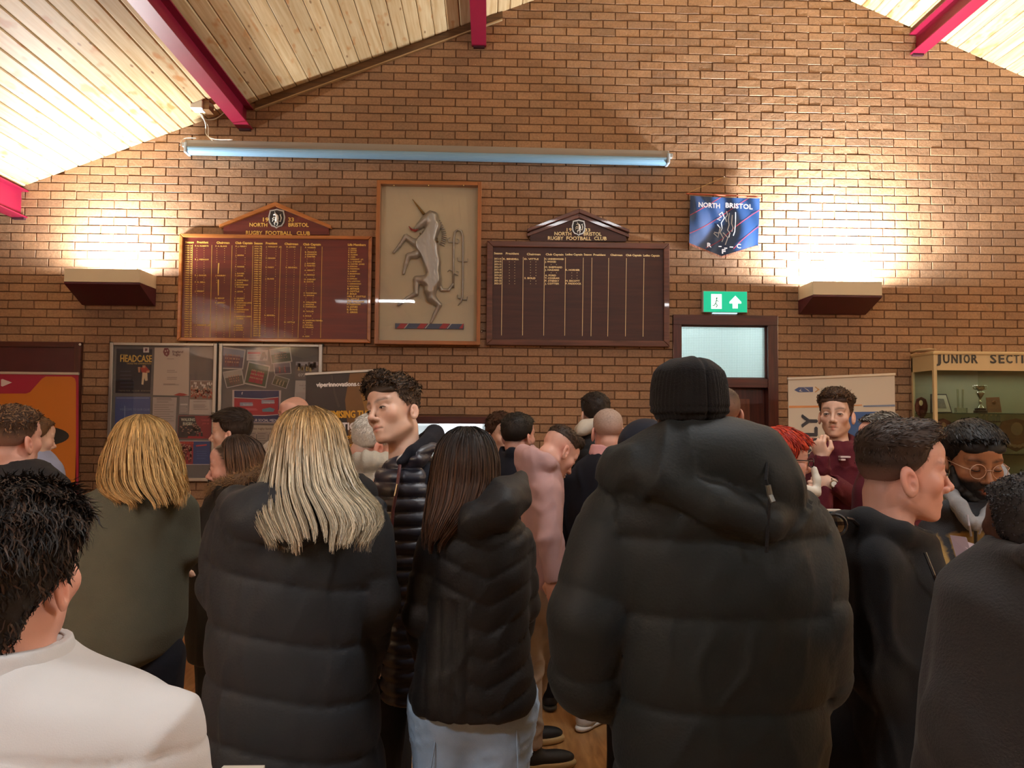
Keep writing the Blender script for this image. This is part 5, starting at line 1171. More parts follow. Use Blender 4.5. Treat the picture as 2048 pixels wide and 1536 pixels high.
# ------------------------------------------------------------ people
SKIN = {'fair': 'd2ab94', 'pink': 'd3a08c', 'warm': 'c2927a', 'tan': '936445', 'dark': '3c261c'}
def skin_mat():
    M = mat('skin', 'ffffff', .48, attr='Col', bump=.08, bscale=350, spec=.4)
    b = M.node_tree.nodes['Principled BSDF']; b.inputs['Subsurface Weight'].default_value = .06; b.inputs['Subsurface Radius'].default_value = (.6, .25, .15); b.inputs['Subsurface Scale'].default_value = .01
    return M
MSK = skin_mat()
def hair_mat(): return mat('hair', 'ffffff', .58, attr='Col', spec=.3)
MHR = hair_mat()
def cloth_mat(name, col, rough=.8, bump=.35, bs=420, sheen=.02, spec=.25, var=.05, coat=0): return mat(name, col, rough, bump=bump, bscale=bs, sheen=min(sheen, .03), spec=spec, var=var, vscale=14, coat=coat)
def rotm(yaw, pitch=0, roll=0):
    """columns right, forward, up of a head; yaw 0 looks away from the camera, +90 to picture left, 180 at the camera; pitch>0 looks down; roll>0 tips the crown to its own right"""
    return np.array(Matrix.Rotation(R(yaw), 3, 'Z') @ Matrix.Rotation(R(-pitch), 3, 'X') @ Matrix.Rotation(R(roll), 3, 'Y'))
def head_parts(x, y, z, o):
    """distance to the sculpted head in head coordinates; o: options"""
    ax = np.abs(x); jw = o.get('jaw', 1.0)
    d = d_ell(x, y, z, (0, -.010, .033), (.074, .087, .078))
    d = smin(d, d_ell(x, y, z, (0, .044, .050), (.056, .058, .046)), .02)
    d = smin(d, d_ell(x, y, z, (0, .030, -.022), (.061, .066, .086)), .02)
    d = smin(d, d_cap(ax, y, z, (.046*jw, .000, -.060), (.013, .068, -.096), .021, .017), .022)
    d = smin(d, d_ell(x, y, z, (0, .083, -.098), (.020*jw, .016, .016)), .014)
    d = smin(d, d_ell(ax, y, z, (.040, .062, -.020), (.024, .022, .024)), .018)
    d = smin(d, d_cap(ax, y, z, (.0, .0915, .024), (.042, .074, .026), .013, .012), .014)
    d = smax(d, -d_ell(ax, y, z, (.036, .105, .0015), (.0225, .019, .0112)), .011)
    d = smin(d, d_ell(ax, y, z, (.0315, .0825, .001), (.0145, .0135, .0125)), .006)
    d = smin(d, d_cap(x, y, z, (0, .094, .018), (0, .1165, -.026), .0065, .0092), .013)
    d = smin(d, d_ell(x, y, z, (0, .1195, -.030), (.0112, .0108, .0095)), .008)
    d = smin(d, d_ell(ax, y, z, (.0120, .1050, -.036), (.0088, .0105, .0080)), .006)
    d = smin(d, d_ell(x, y, z, (0, .076, -.064), (.031, .026, .028)), .016)
    d = smin(d, d_cap(ax, y, z, (.003, .0995, -.0600), (.021, .0865, -.0645), .0056, .0028), .004)
    d = smin(d, d_cap(ax, y, z, (.0, .0980, -.0715), (.017, .0865, -.0680), .0068, .0035), .004)
    d = smax(d, -d_cap(ax, y, z, (.0, .1070, -.0655), (.021, .0935, -.0660), .0022, .0018), .004)
    # ears
    e = o.get('ear', 1.0)
    cs, sn = math.cos(.30), math.sin(.30); y2, z2 = (y+.010)*cs+(z+.019)*sn, -(y+.010)*sn+(z+.019)*cs; xx = ax-(.0785+np.maximum(-y2, 0)*.40)
    er = d_ell(xx, y2, z2, (0, 0, 0), (.0080*e, .0195*e, .034*e)); er = smax(er, -d_ell(xx, y2, z2, (.0080, .005, .000), (.0075, .0110, .020)), .003); er = smin(er, d_ell(xx, y2, z2, (.003, .009, -.004), (.004, .005, .008)), .004)
    d = smin(d, er, .006)
    return d
def hairmask(p, o):
    """>0 inside the haired scalp, in head coordinates"""
    x, y, z = p[..., 0], p[..., 1], p[..., 2]
    yb = np.interp(z, [-.09, -.045, -.02, .005, .03, .055, .072, .085, .11], [-.06, -.045, -.028, .012, .036, .046, .058, .080, .22])+o.get('recede', 0)*-1
    return np.minimum(yb-y-np.minimum(np.abs(x)*0, 0), (z+o.get('nape', .07)))
def head_color(p, o):
    sk = np.array(lin(SKIN.get(o['skin'], o['skin']))); n = len(p); c = np.tile(sk, (n, 1)); ax = np.abs(p[:, 0]); y, z = p[:, 1], p[:, 2]
    dark = o['skin'] in ('dark',)
    red = np.array([1.05, .80, .78]) if not dark else np.array([1.1, .95, .9])
    def g(cx, cy, cz_, r): return np.exp(-(((ax-cx)**2+(y-cy)**2+(z-cz_)**2)/r**2))
    w = np.clip(g(.040, .07, -.028, .026)*.8+g(0, .115, -.032, .014)*.7+g(.08, -.01, 0, .034)*.9+g(0, .08, -.1, .02)*.3, 0, 1)*o.get('flush', .8)
    c = c*(1-w[:, None])+c*red*w[:, None]
    lp = np.clip(1-np.maximum(0, np.minimum(d_cap(ax, y, z, (.003, .0998, -.0600), (.020, .0875, -.0645), .0058, .0028), d_cap(ax, y, z, (0, .0985, -.0715), (.016, .088, -.068), .0072, .0035)))/.0018, 0, 1)
    lipc = sk*np.array([1.0, .60, .60]) if not dark else sk*np.array([1.5, .9, .9]); c = c*(1-lp[:, None]*.8)+lipc*lp[:, None]*.8
    ml = np.exp(-((z+.0657)/.0022)**2)*(ax < .023)*(y > .075); c = c*(1-.6*ml[:, None])
    hc = np.array(lin(o.get('brow', o.get('hair', '2c1e16'))))
    zb = .0245+.006*np.sin(np.clip((ax-.012)/.038, 0, 1)*2.6); br = np.exp(-((z-zb-.001)/(.0050-.0022*np.clip((ax-.03)/.028, 0, 1)))**2)*np.clip((ax-.008)/.006, 0, 1)*np.clip((.058-ax)/.010, 0, 1)*(y > .035)*o.get('browk', .85)*1.05; c = c*(1-br[:, None])+hc*br[:, None]
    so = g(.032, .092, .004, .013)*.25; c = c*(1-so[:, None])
    h2 = np.array(lin(o.get('hair', '2c1e16')))
    m = hairmask(p, o); f = o.get('fade', 1.0)
    if f > 0:
        a = np.clip(m/.008, 0, 1)*(ax < .079+.02*(z > .02)); ft = np.clip((z-o.get('fz0', -.07))/(o.get('fz1', -.02)-o.get('fz0', -.07)), 0, 1); a = a*ft*f
        ear_ = d_ell(ax-.080, y+.010, z+.019, (0, 0, 0), (.014, .022, .036)) < .0; a = a*(1-ear_)
        c = c*(1-a[:, None])+h2*a[:, None]
    b = o.get('beard', 0)
    if b:
        rg = np.clip((-.030-z+.25*np.clip(.05-y, 0, 1)*1.0)/.012, 0, 1)*(y > -.012)*np.clip((z+.125)/.02, 0, 1)
        rg = np.maximum(rg, (np.exp(-((z+.051)/.006)**2)*(ax < .026)*(y > .08)))*(1-lp)*b
        c = c*(1-rg[:, None])+h2*rg[:, None]
    nl = g(.006, .108, -.044, .0038)*.75; c = c*(1-nl[:, None])
    return c
def hand_frame(w, dirv, palm):
    d = np.asarray(dirv, float); d /= np.linalg.norm(d); n = np.asarray(palm, float); n = n-d*(n@d); n /= np.linalg.norm(n); return np.asarray(w, float), d, n, np.cross(d, n)
def add_hand(S, w, dirv, palm, side=1, curl=.5, s=1.0, thumb_in=.3):
    """wrist w, finger direction, palm normal; side=+1 puts the thumb on cross(dir,palm)"""
    o, d, n, t = hand_frame(w, dirv, palm); t = t*side
    pt = lambda a, b, c: o+(d*a+t*b+n*c)*s
    M = np.array([d, t, n])
    S.cap(pt(-.03, 0, 0), pt(.01, 0, 0), .026*s, .024*s, .012)
    S.ell(pt(.05, .0, 0), (.05*s, .041*s, .0165*s), .012, M)
    for k, (b, L, r) in enumerate(((.030, .074, .0088), (.010, .082, .0092), (-.011, .076, .0088), (-.031, .060, .0078))):
        a0 = curl*(.8+.12*k); p0 = pt(.085-.004*k*(k > 1), b, 0); dr = d*math.cos(a0)+n*math.sin(a0); p1 = p0+dr*L*.48*s; a1 = a0+curl*1.15; dr = d*math.cos(a1)+n*math.sin(a1); p2 = p1+dr*L*.32*s
        a2 = a1+curl*.8; dr = d*math.cos(a2)+n*math.sin(a2); p3 = p2+dr*L*.22*s
        S.chain([pt(.06, b*.9, 0), p0, p1, p2, p3], [r*s*1.05, r*s*1.1, r*s, r*s*.92, r*s*.8], .006)
    q0 = pt(.018, .026, .004); q1 = pt(.048, .052-.01*thumb_in, .018+.02*thumb_in); q2 = pt(.078, .056-.03*thumb_in, .026+.03*thumb_in)
    S.chain([q0, q1, q2], [.0145*s, .0115*s, .0095*s], .01)

def eye_parts(par, C, Rm, hs, o):
    """eyeballs with iris, seen through the lids; lash line"""
    if o.get('eyes', 'open') is None: return
    iris = np.array(lin(o.get('iris', '3a2a1c'))); white_ = np.array(lin('b8aaa0'))
    for sx in (-1, 1):
        vs, fs, cs = [], [], []
        if o.get('eyes', 'open') == 'open':
            n = 20; rings = 5; hgt = o.get('eyeh', .0036)
            for j in range(rings+1):
                for k in range(n):
                    a = 2*math.pi*k/n; u = .0137*j/rings*math.cos(a); v_ = hgt*j/rings*math.sin(a)*(1-.25*abs(math.cos(a))**3)
                    yy = .0828+math.sqrt(max(1e-6, .0142**2-(u*.98)**2-v_**2))
                    gx = o.get('gaze', 0)*.004; ir = math.hypot(u-gx*sx*0-gx, v_) ; vs.append((sx*.0315+u, yy, .001+v_)); cs.append(iris*.25 if ir < .0022 else iris if ir < .0048 else white_)
            fs = [(j*n+k, j*n+(k+1) % n, (j+1)*n+(k+1) % n, (j+1)*n+k) for j in range(rings) for k in range(n)]
            v = C+(np.array(vs)*hs)@Rm.T
            ey = mk('eye', v, np.array(fs), mat('eye_wet', 'ffffff', .15, attr='Col'), par, True, col=np.array(cs)); ey.data.transform(Matrix.Translation(-worig(par)))
        g = G(); z0 = .001+(o.get('eyeh', .0036) if o.get('eyes', 'open') == 'open' else -.004)
        ps = []
        for k in range(9):
            u = -.0142+.0284*k/8; cz_ = z0-(u/.0142)**2*(.0038 if o.get('eyes', 'open') == 'open' else -.003); yy = .0828+math.sqrt(max(1e-6, .0148**2-u*u*.9-(cz_-.001)**2)); ps.append(C+Rm@(np.array([sx*.0315+u, yy, cz_])*hs))
        g.tube(ps, [.0006*hs]+[.0016*hs]*7+[.0006*hs], 5); part(par, g, 'lashes', mat('lash_dark', '1a120e', .7))

def hair_color(n, base, rng, var=.25, tip=None, t=None, island=None):
    b = np.array(lin(base)); k = 1+var*rng.standard_normal(n)*.6
    c = b[None, :]*np.clip(k, .4, 2.2)[:, None]
    if tip is not None: tt = t[:, None]; c = c*(1-tt)+np.array(lin(tip))[None, :]*np.clip(k, .6, 1.6)[:, None]*tt
    return np.clip(c, 0, 1)
def short_hair(par, C, Rm, hs, o, res, seed=0):
    """o: top, side, (thickness m), tuft count n, len, curl, comb (forward), fringe"""
    rng = np.random.default_rng(seed+11); tp, sd = o.get('top', .02), o.get('side', .006)
    h = .125*hs+.03; S = SDF(C-h-.02, C+h+.02, res, big=.04)
    def fn(X, Y_, Z):
        p = np.stack(np.broadcast_arrays(X-F4(C[0]), Y_-F4(C[1]), Z-F4(C[2])), -1)/F4(hs); q = p@Rm.astype(F4)
        x, y, z = q[..., 0], q[..., 1], q[..., 2]
        w = np.clip((z-.035)/.05, 0, 1); w = w*w*(3-2*w); lum = np.sin(x*90+seed)*np.sin(y*80+1.3*seed)*np.sin(z*70+2)*.25+np.sin(x*170+2*np.sin(y*60))*np.sin(z*150+y*90)*.12
        m = hairmask(q, o); th = sd+(tp-sd)*w; th = th*np.clip(.12+m/.035, .12, 1); th = th*(1+o.get('lump', .8)*lum)
        d = smin(d_ell(x, y, z, (0, -.010, .033), (.075, .088, .079)), d_ell(x, y, z, (0, .040, .050), (.056, .058, .047)), .02)-th
        if o.get('napebulk'): d = smin(d, d_ell(x, y, z, (0, -.030, -.050), (.058, .052, .062))-th*.8, .03)
        if o.get('quiff'): d = smin(d, d_ell(x, y, z, (0, .045+.012*o['quiff'], .108), (.055, .04, .022+.012*o['quiff']))+.002*lum, .02)
        if o.get('fringe'): d = smin(d, d_ell(x, y, z, (0, .066, .075-.02*o['fringe']), (.064, .028, .036))+.003*lum, .012)
        m = hairmask(q, o)
        if o.get('fringe'): m = np.maximum(m, .03-np.abs(z-.085+.0*y)+.0*x) if False else np.maximum(m, np.minimum(z-(.075-.035*o['fringe']), .12-y))
        d = smax(d, -m*.9, .008)
        d = smax(d, -(d_ell(np.abs(x)-.082, y+.006, z+.019, (0, 0, 0), (.018, .024, .038))), .004) if not o.get('over_ears') else d
        return d*F4(hs)
    S.op(fn, C-h-.02, C+h+.02, .001); v, f = S.mesh()
    if not len(v): return None
    nr = normals(v, f); vc = hair_color(len(v), o['hair'], rng, .12)
    fd = o.get('fadez'); skc = np.array(lin(SKIN.get(o.get('skin', 'pink'), 'd3a08c')))*.8
    def fmix(c_, pv):
        if not fd: return c_
        z_ = (((pv-C)/hs)@Rm)[:, 2]; t_ = np.clip((z_-fd[0])/(fd[1]-fd[0]), .12, 1)[:, None]; return c_*t_+skc*(1-t_)
    vc = fmix(vc, v)
    allv, allf, allc = [v], [f], [vc]
    n = o.get('n', 1200)
    if n:
        q = ((v-C)/hs)@Rm; zz = q[:, 2]; wt = .25+np.clip((zz-.0)/.08, 0, 1); wt = wt*(hairmask(q, o) > -.004); wt /= wt.sum(); idx = rng.choice(len(v), n, p=wt)
        p0 = v[idx]+rng.normal(0, .002, (n, 3)); nn = nr[idx]; up = Rm[:, 2]; fw = Rm[:, 1]; ql = q[idx]
        comb = o.get('comb', (0, .6, 0)); cd = Rm@np.array(comb, float); back = np.where(ql[:, 2:3] < .06, -up[None, :]*1.0, cd[None, :])
        dr = back+rng.normal(0, o.get('mess', .3), (n, 3)); dr = dr-nn*np.sum(dr*nn, 1, keepdims=True); dr /= np.linalg.norm(dr, axis=1, keepdims=True)+1e-6; sdv = np.cross(dr, nn)
        ln = (o.get('len', .025)*np.clip((ql[:, 2]+.01)/.08, o.get('slen', .25), 1)*rng.uniform(.5, 1.15, n))[:, None]
        cu = o.get('curl', 0); M_ = 4 if cu < .3 else 7; t = np.linspace(0, 1, M_); hp = rng.uniform(0, 6.28, (n, 1, 1)); hr = .0035*cu*rng.uniform(.5, 1.3, (n, 1, 1)); tt_ = t[None, :, None]; lf = o.get('lift', .5)*rng.uniform(.4, 1.2, (n, 1, 1))
        paths = p0[:, None, :]-nn[:, None, :]*.002+dr[:, None, :]*ln[:, None, :]*tt_+nn[:, None, :]*ln[:, None, :]*lf*(tt_-.7*tt_**2)+(sdv[:, None, :]*np.cos(tt_*8+hp)+nn[:, None, :]*np.sin(tt_*8+hp))*hr*np.minimum(tt_*3, 1)
        rad = o.get('tr', .0018)*np.clip(1.25*(1-t**3), .12, 1)[None, :]*rng.uniform(.6, 1.2, n)[:, None]
        tv, tf = ribbons(paths, rad, nn[:, None, :]+rng.normal(0, .45, (n, 1, 3))); tc = np.repeat(fmix(hair_color(n, o['hair'], rng, .35), p0), M_*2, axis=0)
        if o.get('hi'): hi = rng.random(n) < .35; tc = np.where(np.repeat(hi, M_*2)[:, None], np.array(lin(o['hi']))[None, :], tc)
        allv.append(tv); allf.append(tf+len(v)); allc.append(tc)
    ob = mk('hair', np.vstack(allv), np.vstack(allf), MHR, par, True, col=np.vstack(allc)); ob.data.transform(Matrix.Translation(-worig(par))); return ob
def long_hair(par, rows, o, cut=None, seed=0, name='hair'):
    """rows: loft stations (z,cx,cy,rx,ry) from crown to tips; o: hair, tip, n, gap (angle range left open, world azimuth degrees), ragged"""
    rng = np.random.default_rng(seed+5); L = Loft(rows, n=2.0); zs = sorted(r[0] for r in rows); z0, z1 = zs[0], zs[-1]
    g0, g1 = o.get('gap', (0, 0)); n = o.get('n', 700); M_ = 16
    ph = np.radians(g1+(360-(g1-g0))*rng.random(n)); tipz = z0+(z1-z0)*(o.get('ragged', .12)*rng.random(n)**1.3+.05*np.sin(ph*7)+.04*np.sin(ph*17+1))
    if o.get('tipfn'): tipz = tipz+o['tipfn'](ph)
    s = np.linspace(0, 1, M_)[None, :]; st = rng.uniform(0, .10, n)[:, None]
    z = z1-(z1-tipz)[:, None]*(st+(1-st)*s**1.15)
    cx, cy, rx, ry = L.at(z); wav = o.get('wave', .006); fr = rng.uniform(.7, 1.8, n)[:, None]; pp_ = rng.uniform(0, 6.28, n)[:, None]
    # locks gather into strands
    gk = o.get('clump', 26); cl = np.round(ph*gk/6.283)/gk*6.283; pull = .55*s**1.2; phz = ph[:, None]*(1-pull)+cl[:, None]*pull+o.get('sway', 0)*s**2+.06*np.sin(fr*s*6+pp_)*wav/.006*.35
    off = rng.uniform(-.012, .005, n)[:, None]*(0.3+s)+wav*np.sin(fr*6.28*s+pp_)*s
    px_ = cx+(rx+off)*np.cos(phz); py_ = cy+(ry+off)*np.sin(phz)
    paths = np.stack([px_, py_, z], -1); tt = np.clip(s, 0, 1)
    rad = o.get('tr', .0032)*(1-.75*s**2.5)*rng.uniform(.5, 1.2, n)[:, None]*np.clip(.45+s*4, 0, 1)
    tv, tf = ribbons(paths, rad, np.stack([np.cos(phz), np.sin(phz), 0*phz], -1)+rng.normal(0, .35, (n, 1, 3))); b = np.array(lin(o['hair'])); tp = np.array(lin(o.get('tip', o['hair'])))
    k = np.exp(rng.normal(0, o.get('var', .28), n))[:, None, None]; root = np.array(lin(o.get('root', o['hair'])))
    mixf = np.clip((s-.12)/.5, 0, 1)[:, :, None]*np.ones((n, 1, 1)); c = b*(1-mixf)+tp*mixf; rt = np.clip(1-s/.18, 0, 1)[:, :, None]; c = c*(1-rt)+root*rt; c = np.clip(c*k, 0, 1); tc = np.repeat(c.reshape(-1, 3), 2, axis=0)
    # under-volume
    rows2 = [(z_, cx_, cy_, max(rx_-.013, .004), max(ry_-.013, .004)) for z_, cx_, cy_, rx_, ry_ in rows if z_ > z0+.30*(z1-z0)]; L2 = Loft(rows2, n=2.0)
    lo, hi = L2.box(.03); S = SDF(lo, hi, .009, big=.05); S.loft(L2, .01)
    if cut is not None: cut(S)
    if g1 > g0 and not o.get('nosub'):
        mid = R((g0+g1)/2)
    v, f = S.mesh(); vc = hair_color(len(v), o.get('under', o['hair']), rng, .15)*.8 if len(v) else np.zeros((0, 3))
    av = [v, tv]; af = [f, tf+len(v)]; ac = [vc, tc]
    ob = mk(name, np.vstack(av), np.vstack(af), MHR, par, True, col=np.vstack(ac)); ob.data.transform(Matrix.Translation(-worig(par))); return ob

class Person:
    def __init__(s, lab, px, Y, cat='person'):
        s.Y = Y; s.k = Y/F; b = P(px, 850, Y); s.base = np.array([b[0], Y, 0.0])
        s.t = thing('person', lab, cat, tuple(s.base)); s.joints = []
    def w(s, px, py, dy=0.0): return P(px, py, s.Y+dy)
    def zof(s, py, px=1024): return P(px, py, s.Y)[2]
    def head(s, hx, hy, hh, yaw=0, pitch=0, roll=0, dy=0.0, **o):
        s.C = s.w(hx, hy, dy); s.hs = hh*(s.Y+dy)/F/.235; s.R = rotm(yaw, pitch, roll); s.ho = dict(dict(skin='fair', hair='2c1e16'), **o); return s
    def hl(s, *p): return s.C+s.R@(np.array(p)*s.hs)
    def torso_rows(s, st, shrink=0.0):
        r = []
        for q in st:
            py, xl, xr, ry = q[:4]; dy = q[4] if len(q) > 4 else 0.0; a, b = s.w(xl, py, dy), s.w(xr, py, dy)
            r.append(((a[2]+b[2])/2, (a[0]+b[0])/2, s.Y+dy, max((b[0]-a[0])/2-shrink, .01), max(ry-shrink, .01)))
        return r
    def body(s, torso, arms, hips=None, feet=None, res=.02, hres=.0042, hand=(), legr=(.085, .055, .04), noface=False):
        """torso: clothing stations; arms: [[(px,py,dy,r_px)...], ...]; the body runs inside them"""
        s.torso, s.arms = torso, arms; C, hs = s.C, s.hs
        rows = s.torso_rows(torso, .035); Lt = Loft([r for r in rows if r[3] > .012], n=2.2); zt = max(r[0] for r in rows)
        cxm = np.mean([r[1] for r in rows[len(rows)//2:]]); hipz = .50*(C[2]+.12*hs); low = min(rows, key=lambda r: r[0])
        hipc = np.array([np.interp(hipz, sorted(r[0] for r in rows), [r[1] for r in sorted(rows)]), s.Y, hipz])
        if hips is not None: hipc = np.array([s.w(hips, 1000)[0], s.Y+0, hipz])
        s.hipc = hipc; feet = feet or [(hipc[0]-.11, s.Y+.0), (hipc[0]+.11, s.Y+.0)]; s.feet = feet
        s.legs = []
        for sg, (fx, fy) in zip((-1, 1), feet):
            h = hipc+np.array([sg*.085, 0, 0]); an = np.array([fx, fy, .085]); kn = (h+an)/2+np.array([0, .02*math.cos(R(0)), .02]); s.legs.append((h, kn, an))
        pts = [C]+[np.array([a, b, 0]) for a, b in feet]+[s.w(*j[:3]) for A in arms for j in A]
        lo = np.min([np.append(np.min(pts, 0)[:2]-.25, -.02)], axis=0)
        lo = np.array([min(p[0] for p in pts)-.2, min(p[1] for p in pts)-.22, .0-.03]); hi = np.array([max(p[0] for p in pts)+.2, max(p[1] for p in pts)+.22, C[2]+.15*hs+.03])
        fines = [(C, .125*hs, hres)]+[(np.asarray(c), .10, r) for c, r in hand_f(s, arms)]
        S = SDF(lo, hi, res, fines)
        zl = max(low[0], hipz-.06)
        S.loft(Loft([(z, cx, cy, min(rx, .20), min(ry, .125)) for z, cx, cy, rx, ry in rows if z > zl-.05] or rows, n=2.2), .03)
        S.ell(hipc, (.165, .115, .13), .05)
        # neck and shoulders
        nb = np.array([s.C[0]*.35+cxm*.65, s.Y+(C[1]-s.Y)*.3, zt-.06]); nk = s.hl(0, -.03, -.055); s.nb = nb
        S.chain([nk, (nk+nb)/2, nb], [.052*hs, .053*hs, .062*hs], .03)
        for A in arms:
            J = [s.w(*j[:3]) for j in A]; rr = [max(min(j[3]*s.k*.62, .05), .022) for j in A]; S.chain(J, rr, .03)
            S.cap(nb+np.array([0, 0, -.05]), J[0], .05, .045, .04)
        for i, A in enumerate(arms):
            J = [s.w(*j[:3]) for j in A]; hd = s.hands[i] if i < len(s.hands) else None
            if hd is None: hd = dict(d=J[-1]-J[-2], p=(0, 1, 0), side=1, curl=.5)
            if hd: add_hand(S, J[-1]+(np.asarray(hd.get('off', (0, 0, 0)))), hd.get('d', J[-1]-J[-2]), hd.get('p', (0, 1, 0)), hd.get('side', 1), hd.get('curl', .5), hd.get('s', 1.0), hd.get('th', .3))
        for h, kn, an in s.legs: S.chain([h, kn, an], list(legr), .03); S.cap(an, an+np.array([0, -.0, -.03]), .036, .036); 
        Rm = s.R
        def fn(X, Y_, Z):
            p = np.stack(np.broadcast_arrays(X-F4(C[0]), Y_-F4(C[1]), Z-F4(C[2])), -1)/F4(hs); q = p@Rm.astype(F4)
            return head_parts(q[..., 0], q[..., 1], q[..., 2], s.ho)*F4(hs)
        m = .165*hs; S.op(fn, C-m, C+m, .022)
        v, f = S.mesh(); q = ((v-C)/hs)@Rm; near = (np.abs(q[:, 0]) < .11) & (np.abs(q[:, 1]) < .15) & (q[:, 2] > -.135) & (q[:, 2] < .15)
        col = np.tile(np.array(lin(SKIN.get(s.ho['skin'], s.ho['skin']))), (len(v), 1)); col[near] = head_color(q[near], s.ho)
        col *= (1+.05*noise(v, 60))[:, None]
        s.bd = mk('body', v, f, MSK, s.t, True, col=np.clip(col, 0, 1)); s.bd.data.transform(Matrix.Translation(-Vector(s.base))); thin(s.bd, min(1, 21000/max(len(f)*2, 1)))
        if not noface: eye_parts(s.t, C, Rm, hs, s.ho)
        return s
    hands = ()
    def garment(s, name, m, torso=None, arms=None, blobs=(), res=.011, n=2.4, k=.03, hem=None, neck=True, disp=None, cut=None, sleeve=1.0, relax_=1, neckr=.062, label=None, colf=None, arm_k=.035, parent=None):
        """torso stations + sleeves + extra blobs, joined smoothly; disp(v, nrm, part, u) adds relief"""
        L = Loft(s.torso_rows(torso), n=n) if torso else None; A_ = [([s.w(*j[:3]) for j in A], [j[3]*s.k*sleeve for j in A]) for A in (arms or [])]
        los, his = [], []
        if L: lo, hi = L.box(.04); los.append(lo); his.append(hi)
        for J, rr in A_:
            for p, r in zip(J, rr): los.append(p-r-.04); his.append(p+r+.04)
        B = []
        for b in blobs:
            kind = b[0].lstrip('-'); sub = b[0][0] == '-'
            if kind == 'c':
                pts = [s.w(*q[:3]) for q in b[1]]; rr = [q[3]*s.k for q in b[1]]; B.append(('c', pts, rr, b[2] if len(b) > 2 else .03, sub))
                if not sub:
                    for p, r in zip(pts, rr): los.append(p-r-.04); his.append(p+r+.04)
            else:
                _, px, py, dy, rx, ry, rz, rol = b[:8]; kk = b[8] if len(b) > 8 else .03; c = s.w(px, py, dy); Mx = np.array(Matrix.Rotation(R(rol), 3, 'Y')) ; r = (rx*s.k, ry, rz*s.k); B.append(('e', c, r, kk, sub, Mx))
                if not sub: los.append(c-max(r)-.04); his.append(c+max(r)+.04)
        S = SDF(np.min(los, 0), np.max(his, 0), res)
        if L: S.loft(L, .01)
        for J, rr in A_: S.chain(J, rr, arm_k)
        for b in B:
            if b[0] == 'c': S.chain(b[1], b[2], b[3], b[4])
            else: S.ell(b[1], b[2], b[3], b[5], b[4])
        if neck and hasattr(s, 'nb'):
            S.chain([s.nb+np.array([0, 0, -.02]), s.hl(0, -.03, -.055), s.C], [neckr*s.hs*.95, neckr*s.hs, .07*s.hs], .012, True)
        if hem: S.keep(lambda x, y, z: hem(x, y)-z)
        for J, rr in A_:   # open cuff
            d = J[-1]-J[-2]; d /= np.linalg.norm(d); e = J[-1]; S.cap(e+d*.01, e+d*.2, rr[-1]*.7, rr[-1]*.8, .006, True) if name not in ('trousers', 'jeans') else None
        if cut: cut(S)
        v, f = S.mesh()
        if relax_: v = relax(v, f, relax_, .5)
        nr = normals(v, f)
        if disp is not None:
            pt_ = np.zeros(len(v), int); u = v[:, 2].copy(); best = L.d(v[:, 0], v[:, 1], v[:, 2]) if L else np.full(len(v), 1.0)
            for i, (J, rr) in enumerate(A_):
                acc = 0.0
                for j in range(len(J)-1):
                    d = d_cap(v[:, 0], v[:, 1], v[:, 2], J[j], J[j+1], rr[j], rr[j+1]); ab = J[j+1]-J[j]; l = np.linalg.norm(ab); t = np.clip((v-J[j])@ab/l**2, 0, 1)
                    w_ = d < best-.004; pt_[w_] = i+1; u[w_] = acc+t[w_]*l; best = np.minimum(best, d); acc += l
            for b in B:
                if b[0] == 'e' and not b[4]: d = d_ell(v[:, 0], v[:, 1], v[:, 2], b[1], b[2], b[5]); w_ = d < best-.004; pt_[w_] = -1; best = np.minimum(best, d)
                elif b[0] == 'c' and not b[4]:
                    for j in range(len(b[1])-1):
                        d = d_cap(v[:, 0], v[:, 1], v[:, 2], b[1][j], b[1][j+1], b[2][j], b[2][j+1]); w_ = d < best-.004; pt_[w_] = -1; best = np.minimum(best, d)
            v = v+nr*disp(v, nr, pt_, u)[:, None]
        col = colf(v) if colf else None
        o = mk(name, v, f, m, parent or s.t, True, col=col); o.data.transform(Matrix.Translation(-Vector(worig(parent or s.t))))
        if len(f) > 9000: thin(o, max(.45, 9000/len(f)))
        if label: o['label'] = label
        return o
    def trousers(s, m, name='trousers', top=None, rr=(.105, .075, .062), res=.016, cuff=.09, disp=None, waist=.18):
        S0 = s.hipc; pts = [q for l in s.legs for q in l]+[S0]; lo = np.min(pts, 0)-.2; hi = np.max(pts, 0)+.22; lo[2] = .03
        S = SDF(lo, hi, res); S.ell(S0+np.array([0, 0, .02]), (waist, .135, .15), .04)
        for h, kn, an in s.legs: S.chain([h, kn, an+np.array([0, 0, cuff-.085])], list(rr), .04)
        S.keep(lambda x, y, z: (cuff-.02)-z+0*x+0*y)
        v, f = S.mesh(); nr = normals(v, f); v = v+nr*((folds(v, 16, .006, 1, (1, 1, .6)) if disp is None else disp(v)))[:, None]
        o = mk(name, v, f, m, s.t, True); o.data.transform(Matrix.Translation(-Vector(s.base))); thin(o, .35 if name == 'trousers' else .6); return o
